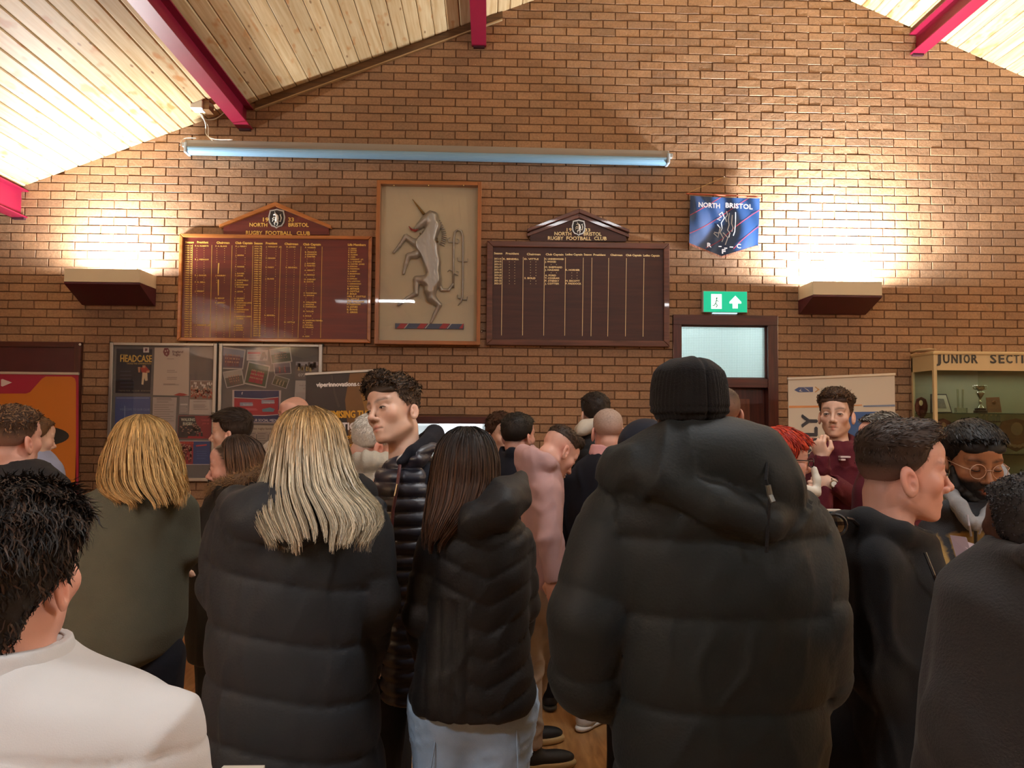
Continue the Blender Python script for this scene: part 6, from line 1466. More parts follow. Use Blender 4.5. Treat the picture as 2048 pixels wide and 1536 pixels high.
    def shoes(s, colr='16161a', sole='2a2622', yaw=0, size=1.0, res=.008, name='shoe', puffy=0, ys=None):
        for i, (h, kn, an) in enumerate(s.legs):
            ya = R(ys[i] if ys else yaw); fw = np.array([-math.sin(ya), math.cos(ya), 0]); sd = np.array([math.cos(ya), math.sin(ya), 0]); M = np.array([sd, fw, (0, 0, 1)]); a = np.array([an[0], an[1], 0])
            S = SDF(a-.24*size, a+.26*size+np.array([0, 0, 0]), res); T = lambda x, y, z: a+(sd*x+fw*y+np.array([0, 0, z]))*size
            S.ell(T(0, .0, .055), (.040, .055, .06), .03, M); S.ell(T(0, .10, .045), (.043, .11, .038), .04, M); S.cap(T(0, -.005, .06), T(0, -.01, .11), .042, .038, .03)
            S.cap(T(0, 0, .12), T(0, 0, .2), .03, .03, .01, True); S.keep(lambda x, y, z: .028-z+0*x+0*y)
            v, f = S.mesh(); o = mk(name, v, f, mat('shoe_'+colr, colr, .6, bump=.3, bscale=300), s.t, True); o.data.transform(Matrix.Translation(-Vector(s.base))); thin(o, .4)
            S = SDF(a-.24*size, a+.26*size, res); S.ell(T(0, -.02, .02), (.040+puffy, .055+puffy, .035+puffy), .03, M); S.ell(T(0, .10, .02), (.045+puffy, .115+puffy, .030+puffy), .04, M)
            S.keep(lambda x, y, z: np.maximum(.002-z, z-(.030+puffy))+0*x+0*y); v, f = S.mesh(); o2 = mk('sole', v, f, mat('sole_'+sole, sole, .6), o, True); o2.data.transform(Matrix.Translation(-Vector(s.base)))
def hand_f(s, arms):
    o = []
    for i, A in enumerate(arms):
        hd = s.hands[i] if i < len(s.hands) else None
        if hd and hd.get('fine'): J = [s.w(*j[:3]) for j in A]; d = np.asarray(hd.get('d', J[-1]-J[-2]), float); d /= np.linalg.norm(d); o.append((J[-1]+np.asarray(hd.get('off', (0, 0, 0)))+d*.07, hd['fine']))
    return o
def quilt(z, seams, amp, sharp=.5):
    """puffed panels between horizontal seams"""
    s_ = np.sort(np.array(seams)); i = np.clip(np.searchsorted(s_, z)-1, 0, len(s_)-2); t = np.clip((z-s_[i])/(s_[i+1]-s_[i]), 0, 1)
    return amp*((4*t*(1-t))**sharp-.6)
# unicorn relief body, sculpted as one surface
allp = np.array([p for l in UNI for p, r in l]); S = SDF(allp.min(0)-.06, allp.max(0)+.06, .0055, big=.03)
for l in UNI: S.chain([p for p, r in l], [r for p, r in l], .02)
S.keep(lambda x, y, z: (y-(D-.021))+0*x+0*z)
v_, f_ = S.mesh(); v_ = relax(v_, f_, 1); v_ += normals(v_, f_)*(.0015*noise(v_, 45))[:, None]
o = mk('unicorn_body', v_, f_, mat('pewter_paint', 'a6a49e', .38, .5), un, True); o.data.transform(Matrix.Translation(-worig(un)))

def beanie(p, colr, zc=-.045, res=.004):
    C, hs, Rm = p.C, p.hs, p.R; S = SDF(C-.17*hs, C+.19*hs, res, big=.04)
    def fn(X, Y_, Z):
        q = (np.stack(np.broadcast_arrays(X-F4(C[0]), Y_-F4(C[1]), Z-F4(C[2])), -1)/F4(hs))@Rm.astype(F4); x, y, z = q[..., 0], q[..., 1], q[..., 2]
        d = d_ell(x, y, z, (-.004, -.012, .040), (.096, .108, .082)); d = smin(d, d_ell(x, y, z, (-.004, -.012, .085), (.078, .088, .036)), .03); d = smin(d, d_ell(x, y, z, (-.004, -.014, -.005), (.096, .108, .05)), .03)
        d = smax(d, (zc+.25*np.maximum(y, 0))-z, .01); return d*F4(hs)
    S.op(fn, C-.17*hs, C+.19*hs, .001); v, f = S.mesh(); q = ((v-C)/hs)@Rm; nr = normals(v, f); a = np.arctan2(q[:, 0], q[:, 1]+.018)
    v = v+nr*(.0012*np.sin(a*50)*(q[:, 2] < .09)-.005*np.exp(-((q[:, 0]-.004)/.006)**2)*(q[:, 1] < 0)+.0035*noise(v, 22)+.002*np.sin(q[:, 2]*330)*(q[:, 2] < -.0))[:, None]
    o = mk('knitted_hat', v, f, cloth_mat('knit_'+colr, colr, .95, .5, 300, .3), p.t, True); o.data.transform(Matrix.Translation(-Vector(p.base))); o['label'] = 'ribbed dark knitted hat'; return o
def std(p, xl, xr, ysh, r=.052, fwd=.10, out=.03, el=.29, fo=.22):
    """arms hanging from the shoulder corners, forearms a little forward"""
    u = 1/p.k; R_ = r*u
    return [[(x-sg*R_*.9, ysh, 0, R_), (x+sg*out*u-sg*R_*.8, ysh+el*u, fwd*.1, R_*.92), (x-sg*R_*.9, ysh+(el+fo)*u, fwd, R_*.7)] for x, sg in ((xl, -1), (xr, 1))]
def F_(sc, amp, seed=1, st=(1, 1, .6)): return lambda v, nr, pt, u: folds(v, sc, amp, seed, st)
def plain(lab, x, Y, head, hair, T, topm, ysh, xs, name='jacket', blobs=(), legm=None, res=.014, n=2.4, skinres=.0046, shoe=('16161a', '2a2622', 0), disp=None, arms=None, trous=None, hands=(), hips=None, feet=None, neckr=.062, **kw):
    p = Person(lab, x, Y); h = dict(head); p.head(*h.pop('at'), h.pop('hh'), **h); A = arms or std(p, xs[0], xs[1], ysh); p.hands = hands
    p.body(T, A, hres=skinres, hips=hips, feet=feet)
    p.g = p.garment(name, topm, T, A, blobs, res=res, n=n, disp=disp or F_(11, .009), neckr=neckr, **kw)
    p.trousers(legm or cloth_mat('dark_trousers', '15161b'), res=.02, **(trous or {})); p.shoes(shoe[0], shoe[1], yaw=shoe[2], res=.012)
    if hair: short_hair(p.t, p.C, p.R, p.hs, hair, .0055 if Y > 3 else .0045, seed=int(x))
    return p
def collar(p, m, py, xl, xr, ry, h, name='collar', dy=0, tilt=0, res=.008, th=.012):
    """standing ring round the neck"""
    c = p.w((xl+xr)/2, py, dy); rx = (xr-xl)/2*p.k; S = SDF(c-np.array([rx+.06, ry+.06, h+.05]), c+np.array([rx+.06, ry+.06, h+.06]), res, big=.04)
    def fn(x, y, z):
        t = (z-c[2])/h; q = np.sqrt(((x-c[0]+0*t)/rx)**2+((y-c[1])/ry)**2); d = np.abs((q-1)*min(rx, ry)+t*.012)-th*.5; return np.maximum(d, np.abs(z-c[2]-tilt*(x-c[0]))-h*.5)-.003
    S.op(fn, c-np.array([rx+.05, ry+.05, h+.04]), c+np.array([rx+.05, ry+.05, h+.05]), .001); v, f = S.mesh(); v = v+normals(v, f)*folds(v, 14, .004, 2)[:, None]
    o = mk(name, v, f, m, p.t, True); o.data.transform(Matrix.Translation(-Vector(p.base))); return o
def spectacles(p, colr, r=.021, th=.0011, metal=0.0, dz=.0, square=False):
    g = G(); pt = lambda x, y, z: p.hl(x, y, z); fr = mat('specs_'+colr, colr, .3, metal)
    for sx in (-1, 1):
        ps = []
        for k in range(21):
            a = 2*math.pi*k/20; cx, sz = math.cos(a), math.sin(a)
            if square: cx, sz = math.copysign(abs(cx)**.6, cx)*1.12, math.copysign(abs(sz)**.6, sz)*.85
            ps.append(pt(sx*.0325+r*cx, .110-(.10*(max(0, sx*r*cx))), .0+dz+r*sz))
        g.tube(ps, th*p.hs, 5, caps=False); g.tube([pt(sx*(.0325+r), .108, .006+dz), pt(sx*.068, .088, .007+dz), pt(sx*.080, .0, .004)], th*p.hs, 5)
    g.tube([pt(-.0125, .1105, .003+dz), pt(0, .116, .006+dz), pt(.0125, .1105, .003+dz)], th*p.hs, 5)
    part(p.t, g, 'spectacles', fr, True)
def layer(p, name, m, blobs, torso=None, arms=None, res=.009, disp=None, neck=True, neckr=.055, cut=None, label=None): return p.garment(name, m, torso, arms, blobs, res=res, disp=disp, neck=neck, neckr=neckr, cut=cut, label=label)
BLK = cloth_mat('black_jersey', '101114', .85, .4, 500); BLKN = cloth_mat('black_nylon', '0e0f11', .62, .3, 150, spec=.3); NAVY = cloth_mat('navy_wool', '10131e', .85); DENIM = cloth_mat('dark_denim', '12151f', .8)
CHAR = cloth_mat('charcoal_nylon', '12181a', .66, .3, 160, spec=.25)
BR = '3a2a1e'
# ---------------- far row
plain('person in light blue shirt directly before the orange banner', 75, 4.4, dict(at=(66, 876), hh=86, yaw=-35, pitch=10, skin='fair', hair='5a4028', fade=.9, eyes=None),
      dict(hair='5a4028', top=.014, side=.006, n=1200, len=.014), [(900, 48, 92, .07), (915, 25, 108, .11), (945, 15, 122, .14), (1100, 15, 124, .15), (1180, 18, 120, .15)], cloth_mat('pale_blue_cotton', '8e93ab', .8), 938, (12, 122), 'shirt')
plain('person with cropped brown fade haircut and charcoal jacket at the left edge', 25, 3.1, dict(at=(26, 880), hh=122, yaw=-14, skin='pink', hair='3e2c20', fade=.8, fz0=-.08, fz1=.03, nape=.085, eyes=None, ear=1.1),
      dict(hair='3e2c20', top=.022, side=.003, n=2600, len=.02, comb=(0, .3, .3), lift=.8, mess=.4, tr=.0013, nape=.085, lump=.5, hi='7a5c40', fadez=(-.085, .03), skin='pink'), [(918, -12, 72, .075), (935, -45, 105, .11), (965, -75, 130, .14), (1100, -85, 140, .16), (1300, -80, 135, .16)], cloth_mat('charcoal_jacket', '1d1d20', .75), 975, (-80, 135))
p = plain('person with shaved head and white shirt facing us, half hidden by streaked blonde hair', 585, 4.7, dict(at=(589, 832), hh=80, yaw=155, pitch=4, skin='pink', hair='8a6a58', fade=.35, beard=.35, brow='7a5a48', jaw=1.08, iris='556070'),
      None, [(868, 566, 612, .07), (880, 540, 636, .10), (905, 525, 652, .14), (1050, 525, 655, .16), (1150, 530, 650, .16)], cloth_mat('white_shirt', 'c9c6c0', .75), 905, (524, 654), 'shirt', skinres=.004)
p = plain('person with dark swept hair in left profile before the right notice board', 470, 4.2, dict(at=(465, 866), hh=88, yaw=84, pitch=2, skin='fair', hair='241a14', fade=.9, fz0=-.05, fz1=.02, iris='3a2c20'),
      dict(hair='2a1e16', top=.022, side=.008, n=2600, len=.035, comb=(0, .9, -.1), lift=.25, mess=.15, tr=.0013, fringe=.5, lump=.15), [(905, 448, 498, .07), (918, 435, 515, .10), (945, 425, 530, .13), (1100, 425, 530, .15), (1200, 428, 528, .15)], cloth_mat('black_top', '121113', .8), 940, (424, 531), skinres=.004)
p = plain('person with brown hair, mostly hidden left of the black-haired one by the hatch', 1000, 5.0, dict(at=(1003, 868), hh=80, yaw=-150, pitch=8, skin='fair', hair='3a2418', fade=1), dict(hair='3a2418', top=.02, side=.016, n=1500, len=.03, lift=.2, over_ears=True, nape=.1), [(905, 985, 1025, .07), (920, 965, 1045, .10), (960, 958, 1052, .13), (1150, 960, 1050, .14)], cloth_mat('plum_top', '2c2230', .8), 945, (957, 1053))
p = plain('person with black hair and navy coat seen from behind by the serving hatch', 1030, 4.5, dict(at=(1036, 872), hh=88, yaw=-38, pitch=3, skin='pink', hair='14110f', fade=1, nape=.075, beard=.3), dict(hair='16120f', top=.016, side=.009, n=2600, len=.016, comb=(0, .7, .1), lift=.5, tr=.0012, lump=.3), [(898, 1010, 1062, .075), (912, 992, 1082, .11), (945, 985, 1095, .14), (1100, 985, 1100, .16), (1250, 985, 1098, .16)], NAVY, 940, (984, 1098), 'coat', feet=[(P(1040, 850, 4.5)[0], 4.45), (P(1105, 850, 4.5)[0], 4.6)], blobs=[('c', [(1010, 900, 0, 12), (1025, 905, -.09, 12), (1050, 905, -.07, 12), (1060, 900, 0, 12)], .02)])
p = plain('tallest person of the far group, dark cropped hair, white hood over a black jacket', 1190, 4.95, dict(at=(1190, 828), hh=82, yaw=12, skin='fair', hair='1e1612', fade=1, eyes=None, ear=1.1), dict(hair='1e1612', top=.016, side=.007, n=2200, len=.016, lift=.6, tr=.0013), [(858, 1165, 1215, .075), (872, 1150, 1235, .11), (900, 1143, 1245, .14), (1100, 1142, 1248, .16), (1200, 1145, 1245, .16)], BLKN, 905, (1141, 1249), disp=lambda v, nr, pt, u: quilt(v[:, 2], np.arange(.5, 1.7, .07), .008), res=.011)
layer(p, 'white_hood', cloth_mat('cream_fleece', 'c9c4b6', .9), [('c', [(1160, 860, .0, 12), (1170, 852, -.08, 13), (1190, 850, -.12, 13), (1212, 852, -.08, 12), (1218, 858, 0, 11)], .03), ('e', 1170, 858, -.10, 20, .05, 12, 35)])
p = plain('person with close grey hair, pink collar and navy jacket seen from behind', 1215, 4.35, dict(at=(1215, 862), hh=90, yaw=4, skin='pink', hair='9c8478', fade=.45, flush=1.2, fz0=-.05, eyes=None, ear=1.15), dict(hair='a08c80', fadez=(-.06, .06), top=.006, side=.002, n=1500, len=.006, lift=.9, tr=.001, lump=.1), [(905, 1185, 1245, .075), (922, 1158, 1270, .12), (950, 1140, 1290, .15), (1010, 1130, 1300, .17), (1300, 1135, 1300, .17)], NAVY, 960, (1128, 1303), feet=[(P(1172, 850, 4.3)[0], 4.3), (P(1262, 850, 4.3)[0], 4.3)], shoe=('d2cec8', 'e0dcd4', -40), disp=F_(9, .012, 4))
collar(p, cloth_mat('pink_cotton', 'd09a98', .8), 899, 1183, 1247, .075, .05, 'shirt_collar')
p = Person('person with navy hood up between the grey-haired one and the puffer jacket', 1290, 3.3)
p.head(1292, 895, 112, yaw=-10, pitch=30, skin='fair', eyes=None); T = [(940, 1250, 1330, .09), (970, 1225, 1365, .13), (1030, 1215, 1380, .16), (1200, 1220, 1375, .16)]; A = std(p, 1213, 1382, 990); p.body(T, A)
p.garment('hooded_top', cloth_mat('navy_hoodie', '131824', .85), T, A, [('e', 1290, 892, -.01, 56, .13, 56, 0)], neck=False, disp=F_(12, .01), res=.013); p.trousers(BLK, res=.02); p.shoes(res=.012)
p = plain('person with buzz cut seen just beyond the black knitted hat', 1445, 3.5, dict(at=(1444, 826), hh=106, yaw=-6, skin='warm', hair='3a2c24', fade=.75, eyes=None, ear=1.15), dict(hair='3a2c24', fadez=(-.08, .08), skin='warm', top=.005, side=.002, n=1400, len=.006, lift=.9, tr=.001, lump=.1), [(885, 1400, 1480, .08), (905, 1365, 1520, .12), (950, 1392, 1535, .15), (1200, 1395, 1530, .16)], cloth_mat('olive_jacket', '23251f', .8), 955, (1390, 1537))
# ---------------- maroon pair
MRN = cloth_mat('maroon_knit', '4d111d', .85, .5, 260)
p = Person('person in maroon jumper with wavy brown hair and hand raised to chin', 1672, 4.2)
p.head(1672, 829, 94, yaw=148, pitch=0, skin='fair', hair='3c2a1e', fade=.9, fz0=-.05, iris='2a2018', beard=.08, browk=1, flush=.6)
T = [(882, 1648, 1702, .08), (893, 1632, 1716, .11), (925, 1620, 1726, .14), (1010, 1622, 1722, .15), (1150, 1625, 1722, .15), (1250, 1628, 1718, .15)]
A = [[(1636, 932, -.03, 25), (1640, 1012, -.22, 22), (1644, 918, -.24, 15)], [(1712, 932, 0, 27), (1716, 1002, -.14, 23), (1668, 968, -.26, 17)]]
p.hands = [dict(d=(-.25, -.05, 1), p=(.7, .6, .1), side=-1, curl=1.05, fine=.0045, s=1.0), dict(d=(-1, 0, .15), p=(0, 1, 0), side=1, curl=.9, fine=.005)]
p.body(T, A, hres=.0038)
p.garment('jumper', MRN, T, A, [('c', [(1650, 893, -.05, 9), (1672, 902, -.10, 9), (1698, 888, -.02, 9)], .02), ('c', [(1652, 885, .03, 11), (1690, 876, .05, 13), (1706, 886, 0, 12)], .02)], res=.009, disp=F_(17, .011, 3, (1, 1, 1)))
p.trousers(BLK, res=.02); p.shoes(res=.012)
short_hair(p.t, p.C, p.R, p.hs, dict(hair='3c2a1e', skin='fair', fadez=(-.06, .02), top=.024, side=.005, n=4200, len=.022, comb=(0, .9, .0), lift=.3, mess=.25, curl=.6, tr=.0013, slen=.15, fringe=.45, quiff=.6, lump=1.0, hi='6a5038'), .0045, 4)
g = G(); wj = p.w(1662, 967, -.262); g.tube([wj+np.array([0, .024*math.cos(a), .024*math.sin(a)])+np.array([0, 0, 0]) for a in np.linspace(0, 6.28, 14)], .006, 6); part(p.t, g, 'watch_strap', mat('steel_watch', 'b8b4a8', .25, 1.0), True)
g = G(); g.disc(wj[0], wj[2], .019, wj[1]-.035, wj[1]-.024, 18); part(p.t, g, 'watch_case', mat('steel_watch', 'b8b4a8', .25, 1.0)); g = G(); g.disc(wj[0], wj[2], .014, wj[1]-.0365, wj[1]-.035, 18); part(p.t, g, 'watch_dial', mat('watch_dial', 'd8d4c8', .3))
g = G(); q = p.w(1693, 914, -.165); g.box(q[0]-.03, q[0]+.022, q[1], q[1]+.03, q[2]-.004, q[2]+.004); g.box(q[0]-.028, q[0]-.005, q[1], q[1]+.03, q[2]-.018, q[2]-.01); part(p.t, g, 'chest_badge', mat('badge_white', 'c8b8b4', .6))
p = plain('person with greying dark hair and maroon jumper, mostly hidden behind the black hoodie', 1775, 3.3, dict(at=(1765, 884), hh=112, yaw=100, skin='pink', hair='2c2824', fade=.9, iris='3a3028'), dict(hair='38332e', top=.016, side=.006, n=2200, len=.018, comb=(0, .6, .1), tr=.0014, hi='8a8880'), [(935, 1738, 1802, .09), (952, 1722, 1822, .12), (985, 1713, 1835, .15), (1200, 1716, 1832, .16)], MRN, 985, (1712, 1836), 'jumper')
# ---------------- mid row
p = Person('person with bright red fringe and black glasses in right profile beside the hooded puffer jacket', 1560, 3.1)
p.head(1564, 920, 116, yaw=-84, pitch=6, skin='pink', hair='7a1a10', fade=1, brow='5a2018', iris='3a3a30')
T = [(975, 1535, 1605, .08), (1000, 1510, 1635, .12), (1050, 1500, 1640, .15), (1250, 1500, 1640, .16)]; A = std(p, 1505, 1630, 1040); p.body(T, A)
p.garment('jacket', cloth_mat('black_top', '121113', .8), T, A, res=.014, disp=F_(11, .008)); p.trousers(BLK, res=.02); p.shoes(res=.012)
short_hair(p.t, p.C, p.R, p.hs, dict(hair='8c2012', top=.026, side=.018, n=3600, len=.034, comb=(0, .45, -1), lift=.03, mess=.10, tr=.0018, fringe=.8, lump=.2, over_ears=True, nape=.10, slen=.9, hi='c8401c'), .0045, 7)
spectacles(p, '0c0c0c', .020, .0022, 0, .002, True)
layer(p, 'scarf', cloth_mat('cream_fleece', 'c9b890', .9), [('c', [(1628, 938, -.02, 7), (1634, 960, -.03, 8), (1634, 985, -.03, 8)], .02), ('c', [(1560, 985, -.08, 14), (1600, 980, -.09, 14), (1632, 985, -.03, 10)], .02)], neck=False)
p = Person('older person with white hair and cream cable-knit roll-neck jumper', 745, 3.55)
p.head(745, 884, 106, yaw=-48, pitch=18, roll=14, skin='pink', hair='b4aca0', fade=.7, flush=1.3, eyes=None, ear=1.35)
T = [(915, 700, 785, .09), (940, 690, 800, .12), (975, 678, 822, .15), (1100, 672, 828, .17), (1300, 675, 825, .17)]; A = std(p, 670, 830, 985); p.body(T, A)
CRM = cloth_mat('cream_wool', 'a8a294', .95, .6, 200)
def cable(v, nr, pt, u): a = v[:, 0]*150; return .0035*np.sin(a)+.002*np.sin(v[:, 2]*90+np.sign(np.sin(a*.25))*1.5)*(np.sin(a*.25) > .2)
p.garment('cable_knit_jumper', CRM, T, A, [('c', [(705, 925, -.05, 20), (735, 922, -.11, 20), (775, 925, -.08, 20), (790, 925, 0, 18)], .03)], res=.0075, disp=cable, neckr=.058)
p.trousers(BLK, res=.02); p.shoes(res=.012)
short_hair(p.t, p.C, p.R, p.hs, dict(hair='c4beb2', top=.014, side=.013, n=6500, len=.030, comb=(0, -.5, -.4), lift=.12, mess=.22, curl=.3, tr=.0011, nape=.09, hi='e8e4d8', lump=.4), .0045, 3)
p = Person('woman in left profile with brown bob and fur-trimmed black coat', 470, 3.4, 'person')
p.head(473, 934, 114, yaw=86, pitch=6, skin='pink', hair='33241a', fade=1, iris='3a2a1c')
T = [(985, 440, 520, .09), (1005, 410, 555, .13), (1060, 388, 570, .17), (1150, 382, 575, .19), (1250, 376, 575, .19), (1312, 382, 565, .18)]; A = std(p, 384, 574, 1050, r=.06); p.body(T, A, hres=.004)
p.garment('coat', BLKN, T, A, [('c', [(430, 1000, .05, 20), (455, 990, -.08, 26), (510, 992, -.12, 28), (545, 985, -.02, 26)], .04)], res=.011, disp=F_(10, .008)); p.trousers(BLK, res=.018, rr=(.10, .07, .058)); p.shoes(res=.012, yaw=60)
o = layer(p, 'fur_trim', mat('fur_base', '5e4630', .95, bump=.5), [('c', [(425, 985, .05, 13), (440, 975, -.06, 15), (480, 965, -.12, 17), (520, 952, -.10, 17), (540, 945, .0, 15)], .03)], neck=False)
vv = np.array([q.co for q in o.data.vertices]); nn = np.array([q.normal for q in o.data.vertices]); ix = RNG.choice(len(vv), 2200); pp_ = vv[ix]+worig(p.t); t4 = np.linspace(0, 1, 4)
dr = nn[ix]+RNG.normal(0, .5, (2200, 3)); tv, tf = tubes(pp_[:, None]+dr[:, None]*.016*t4[None, :, None]-np.array([0, 0, .008])*(t4**2)[None, :, None], .0011*np.array([1, .9, .6, .1])[None]*np.ones((2200, 1)), 3)
fo_ = mk('fur', tv, tf, MHR, o, True, col=np.repeat(hair_color(2200, '8a6844', RNG, .4), 12, axis=0)); fo_.data.transform(Matrix.Translation(-worig(p.t)))
def facecut(p, r=(.062, .09, .10), off=(0, .085, -.03)):
    c = p.hl(*off); return lambda S: S.ell(c, [q*p.hs for q in r], .01, p.R.T, sub=True)
rw = lambda p, L_: p.torso_rows(L_)
long_hair(p.t, rw(p, [(868, 466, 486, .02), (873, 448, 502, .055), (886, 438, 520, .08), (910, 436, 530, .092), (940, 440, 533, .093), (965, 446, 534, .09), (990, 450, 528, .085)]), dict(hair='33241a', tip='6a4a32', n=2200, gap=(118, 242), ragged=.2, wave=.005, tr=.0016, clump=50, var=.4), cut=facecut(p), seed=5)
# pink hoodie
p = Person('person in pale pink hoodie and taupe joggers looking down, seen from the right', 1085, 3.85)
p.head(1116, 902, 98, yaw=-58, pitch=44, roll=-4, skin='pink', hair='3a281c', fade=.35, fz0=0, fz1=.05, nape=-.0, eyes=None, ear=1.1)
T = [(930, 1062, 1118, .09), (946, 1046, 1124, .12), (985, 1040, 1128, .145), (1060, 1042, 1124, .15), (1120, 1044, 1120, .145), (1165, 1046, 1118, .14), (1176, 1052, 1112, .13)]
A = [[(1098, 985, -.13, 27), (1098, 1075, -.19, 24), (1106, 1155, -.19, 17)], [(1085, 980, .13, 25), (1105, 1070, .20, 22), (1125, 1140, .20, 16)]]
fx = lambda px, Y: P(px, 850, Y)[0]
p.hands = [dict(d=(.12, -.0, -1), p=(.3, .9, 0), side=-1, curl=.55, fine=.0045), None]
p.body(T, A, hres=.0042, hips=1082, feet=[(fx(1066, 3.82), 3.82), (fx(1050, 4.1), 4.1)])
PNK = cloth_mat('pale_pink_fleece', 'b3918f', .9, .3, 500)
p.garment('hoodie', PNK, T, A, [('c', [(1046, 905, -.02, 16), (1060, 912, -.09, 18), (1095, 925, -.10, 17), (1118, 935, -.02, 12)], .03), ('c', [(1046, 905, .0, 16), (1065, 908, .09, 16), (1105, 925, .08, 14)], .03), ('e', 1066, 930, -.02, 36, .11, 34, -25), ('e', 1080, 950, -.02, 36, .10, 30, -10)], res=.008, disp=F_(16, .010, 6), neckr=.058)
TAU = cloth_mat('taupe_fleece', 'a39484', .9, .3, 500)
p.trousers(TAU, 'joggers', rr=(.105, .078, .058), res=.011, cuff=.12, disp=lambda v: folds(v, 15, .014, 2, (1, 1, .9)), waist=.15)
p.shoes('17171a', 'b79a68', size=1.02, res=.006, puffy=.006, ys=(-82, -78))
short_hair(p.t, p.C, p.R, p.hs, dict(hair='33241a', top=.012, side=.003, n=2600, len=.016, comb=(0, .8, 0), lift=.6, tr=.0012, nape=-.04, quiff=.6, lump=.3), .0045, 9)
# tall boy in striped padded gilet
p = Person('tall boy with curly brown fringe in shiny navy padded gilet, head tilted to the left', 812, 2.85)
p.head(790, 824, 134, yaw=142, pitch=-3, roll=15, skin='fair', hair='3a2c20', fade=.8, fz0=-.06, fz1=.02, iris='3a2c22', flush=.5, browk=.9, ear=.88)
T = [(905, 795, 850, .08), (922, 770, 868, .11), (950, 752, 880, .14), (1010, 748, 884, .155), (1100, 756, 884, .16), (1250, 762, 882, .16), (1380, 765, 880, .16)]
A = [[(772, 968, .06, 26), (768, 1080, .10, 24), (790, 1180, .02, 19)], [(866, 962, -.05, 32), (884, 1100, -.05, 30), (860, 1210, .0, 24)]]
p.body(T, A, hres=.0036)
PUF = cloth_mat('navy_padded_shiny', '1a1e2c', .42, .2, 90, spec=.6)
p.garment('hooded_sweatshirt', cloth_mat('navy_sweat', '10131d', .9), [(q[0], q[1]+6, q[2]-6, q[3]-.012) for q in T], A, [('c', [(828, 905, -.10, 15), (856, 885, -.03, 17), (870, 868, .05, 19), (850, 880, .10, 16)], .03), ('c', [(800, 925, -.13, 9), (826, 905, -.10, 13)], .02)], res=.009, disp=F_(13, .008))
zs_ = [p.zof(y) for y in range(880, 1420, 27)]
p.garment('padded_gilet', PUF, T, None, [('c', [(835, 915, -.11, 14), (858, 900, -.05, 14), (866, 885, .03, 14)], .03)], res=.0065, disp=lambda v, nr, pt, u: quilt(v[:, 2], zs_, .018, .5)+folds(v, 30, .003, 1), neckr=.08,
          cut=lambda S: (S.chain([p.w(884, 950, -.05), p.w(895, 1100, -.05)], [.075, .075], .02, True), S.chain([p.w(806, 905, -.17), p.w(800, 940, -.17)], [.035, .008], .02, True)))
g = G(); g.tube([p.w(800, 930, -.145), p.w(794, 975, -.175), p.w(786, 1020, -.18), p.w(780, 1100, -.185)], .006, 6); part(p.t, g, 'zip', mat('red_zip', '4a1c22', .5))
g = G(); g.tube([p.w(795, 968, -.185), p.w(790, 992, -.192)], .004, 6); part(p.t, g, 'zip_pull', mat('steel_watch', 'b8b4a8', .25, 1.0))
layer(p, 'tee_shirt', cloth_mat('white_tee', 'b9b4ac', .85), [('c', [(806, 922, -.10, 13), (822, 912, -.09, 12)], .02)], res=.007)
p.trousers(BLK, res=.02); p.shoes(res=.012)
short_hair(p.t, p.C, p.R, p.hs, dict(hair='33261b', skin='fair', fadez=(-.07, .02), top=.022, side=.003, n=5600, len=.030, comb=(0, 1, -.1), lift=.22, mess=.22, curl=.75, tr=.0013, fringe=.7, quiff=1.2, lump=1.3, slen=.15, hi='5c4632'), .004, 2)
# bearded man
p = Person('bearded man in clear-framed glasses and tan and black jacket reading a leaflet', 1950, 2.5)
p.head(1946, 923, 148, yaw=172, pitch=14, skin='tan', hair='0b0908', fade=1, fz0=-.04, eyes='down', beard=1, brow='0b0908', browk=1, jaw=1.06, flush=.4, fringe=1)
T = [(1000, 1905, 2000, .09), (1022, 1872, 2035, .13), (1060, 1856, 2050, .155), (1130, 1855, 2052, .17), (1250, 1858, 2050, .18), (1400, 1860, 2048, .18)]
A = [[(1880, 1068, -.02, 40), (1876, 1180, -.14, 36), (1925, 1150, -.33, 24)], [(2028, 1068, -.02, 40), (2040, 1180, -.10, 36), (1985, 1150, -.33, 24)]]
p.hands = [dict(d=(.9, -.4, .1), p=(0, 0, 1), side=1, curl=.6, fine=.0055), dict(d=(-.8, -.4, .15), p=(0, 0, 1), side=-1, curl=.6)]
p.body(T, A, hres=.0036)
za, zb2 = p.zof(1062), p.zof(1180)
tan_, blk_ = np.array(lin('8a6c34')), np.array(lin('15151a'))
def cf(v): b = ((v[:, 2] > za+.005+.03*np.sin(v[:, 0]*9)) | ((np.abs(v[:, 0]-(p.C[0]-.155)) < .012) & (v[:, 2] > zb2) & (v[:, 1] < p.Y-.02)))[:, None]; return np.where(b, blk_, tan_)
p.garment('jacket', mat('tan_black_shell', 'ffffff', .8, attr='Col', bump=.4, bscale=300), T, A, [('c', [(1895, 1020, -.05, 22), (1950, 1040, -.05, 10)], .03), ('c', [(2005, 1015, -.05, 22), (1990, 1035, -.12, 16)], .03)], res=.008, disp=F_(14, .010, 2), colf=cf, neckr=.075)
GRM = cloth_mat('grey_marl', '7d7c7c', .9, .3, 400)
layer(p, 'grey_hood', GRM, [('c', [(1903, 990, -.02, 13), (1918, 1012, -.10, 15), (1942, 1050, -.165, 13)], .03), ('c', [(1992, 935, .09, 16), (2008, 965, .03, 18), (2002, 995, -.06, 17), (1962, 1050, -.165, 13)], .03), ('c', [(1905, 985, .0, 14), (1950, 965, .10, 18), (2000, 955, .06, 18)], .03)], disp=F_(16, .007, 4), neckr=.06)
g = G()
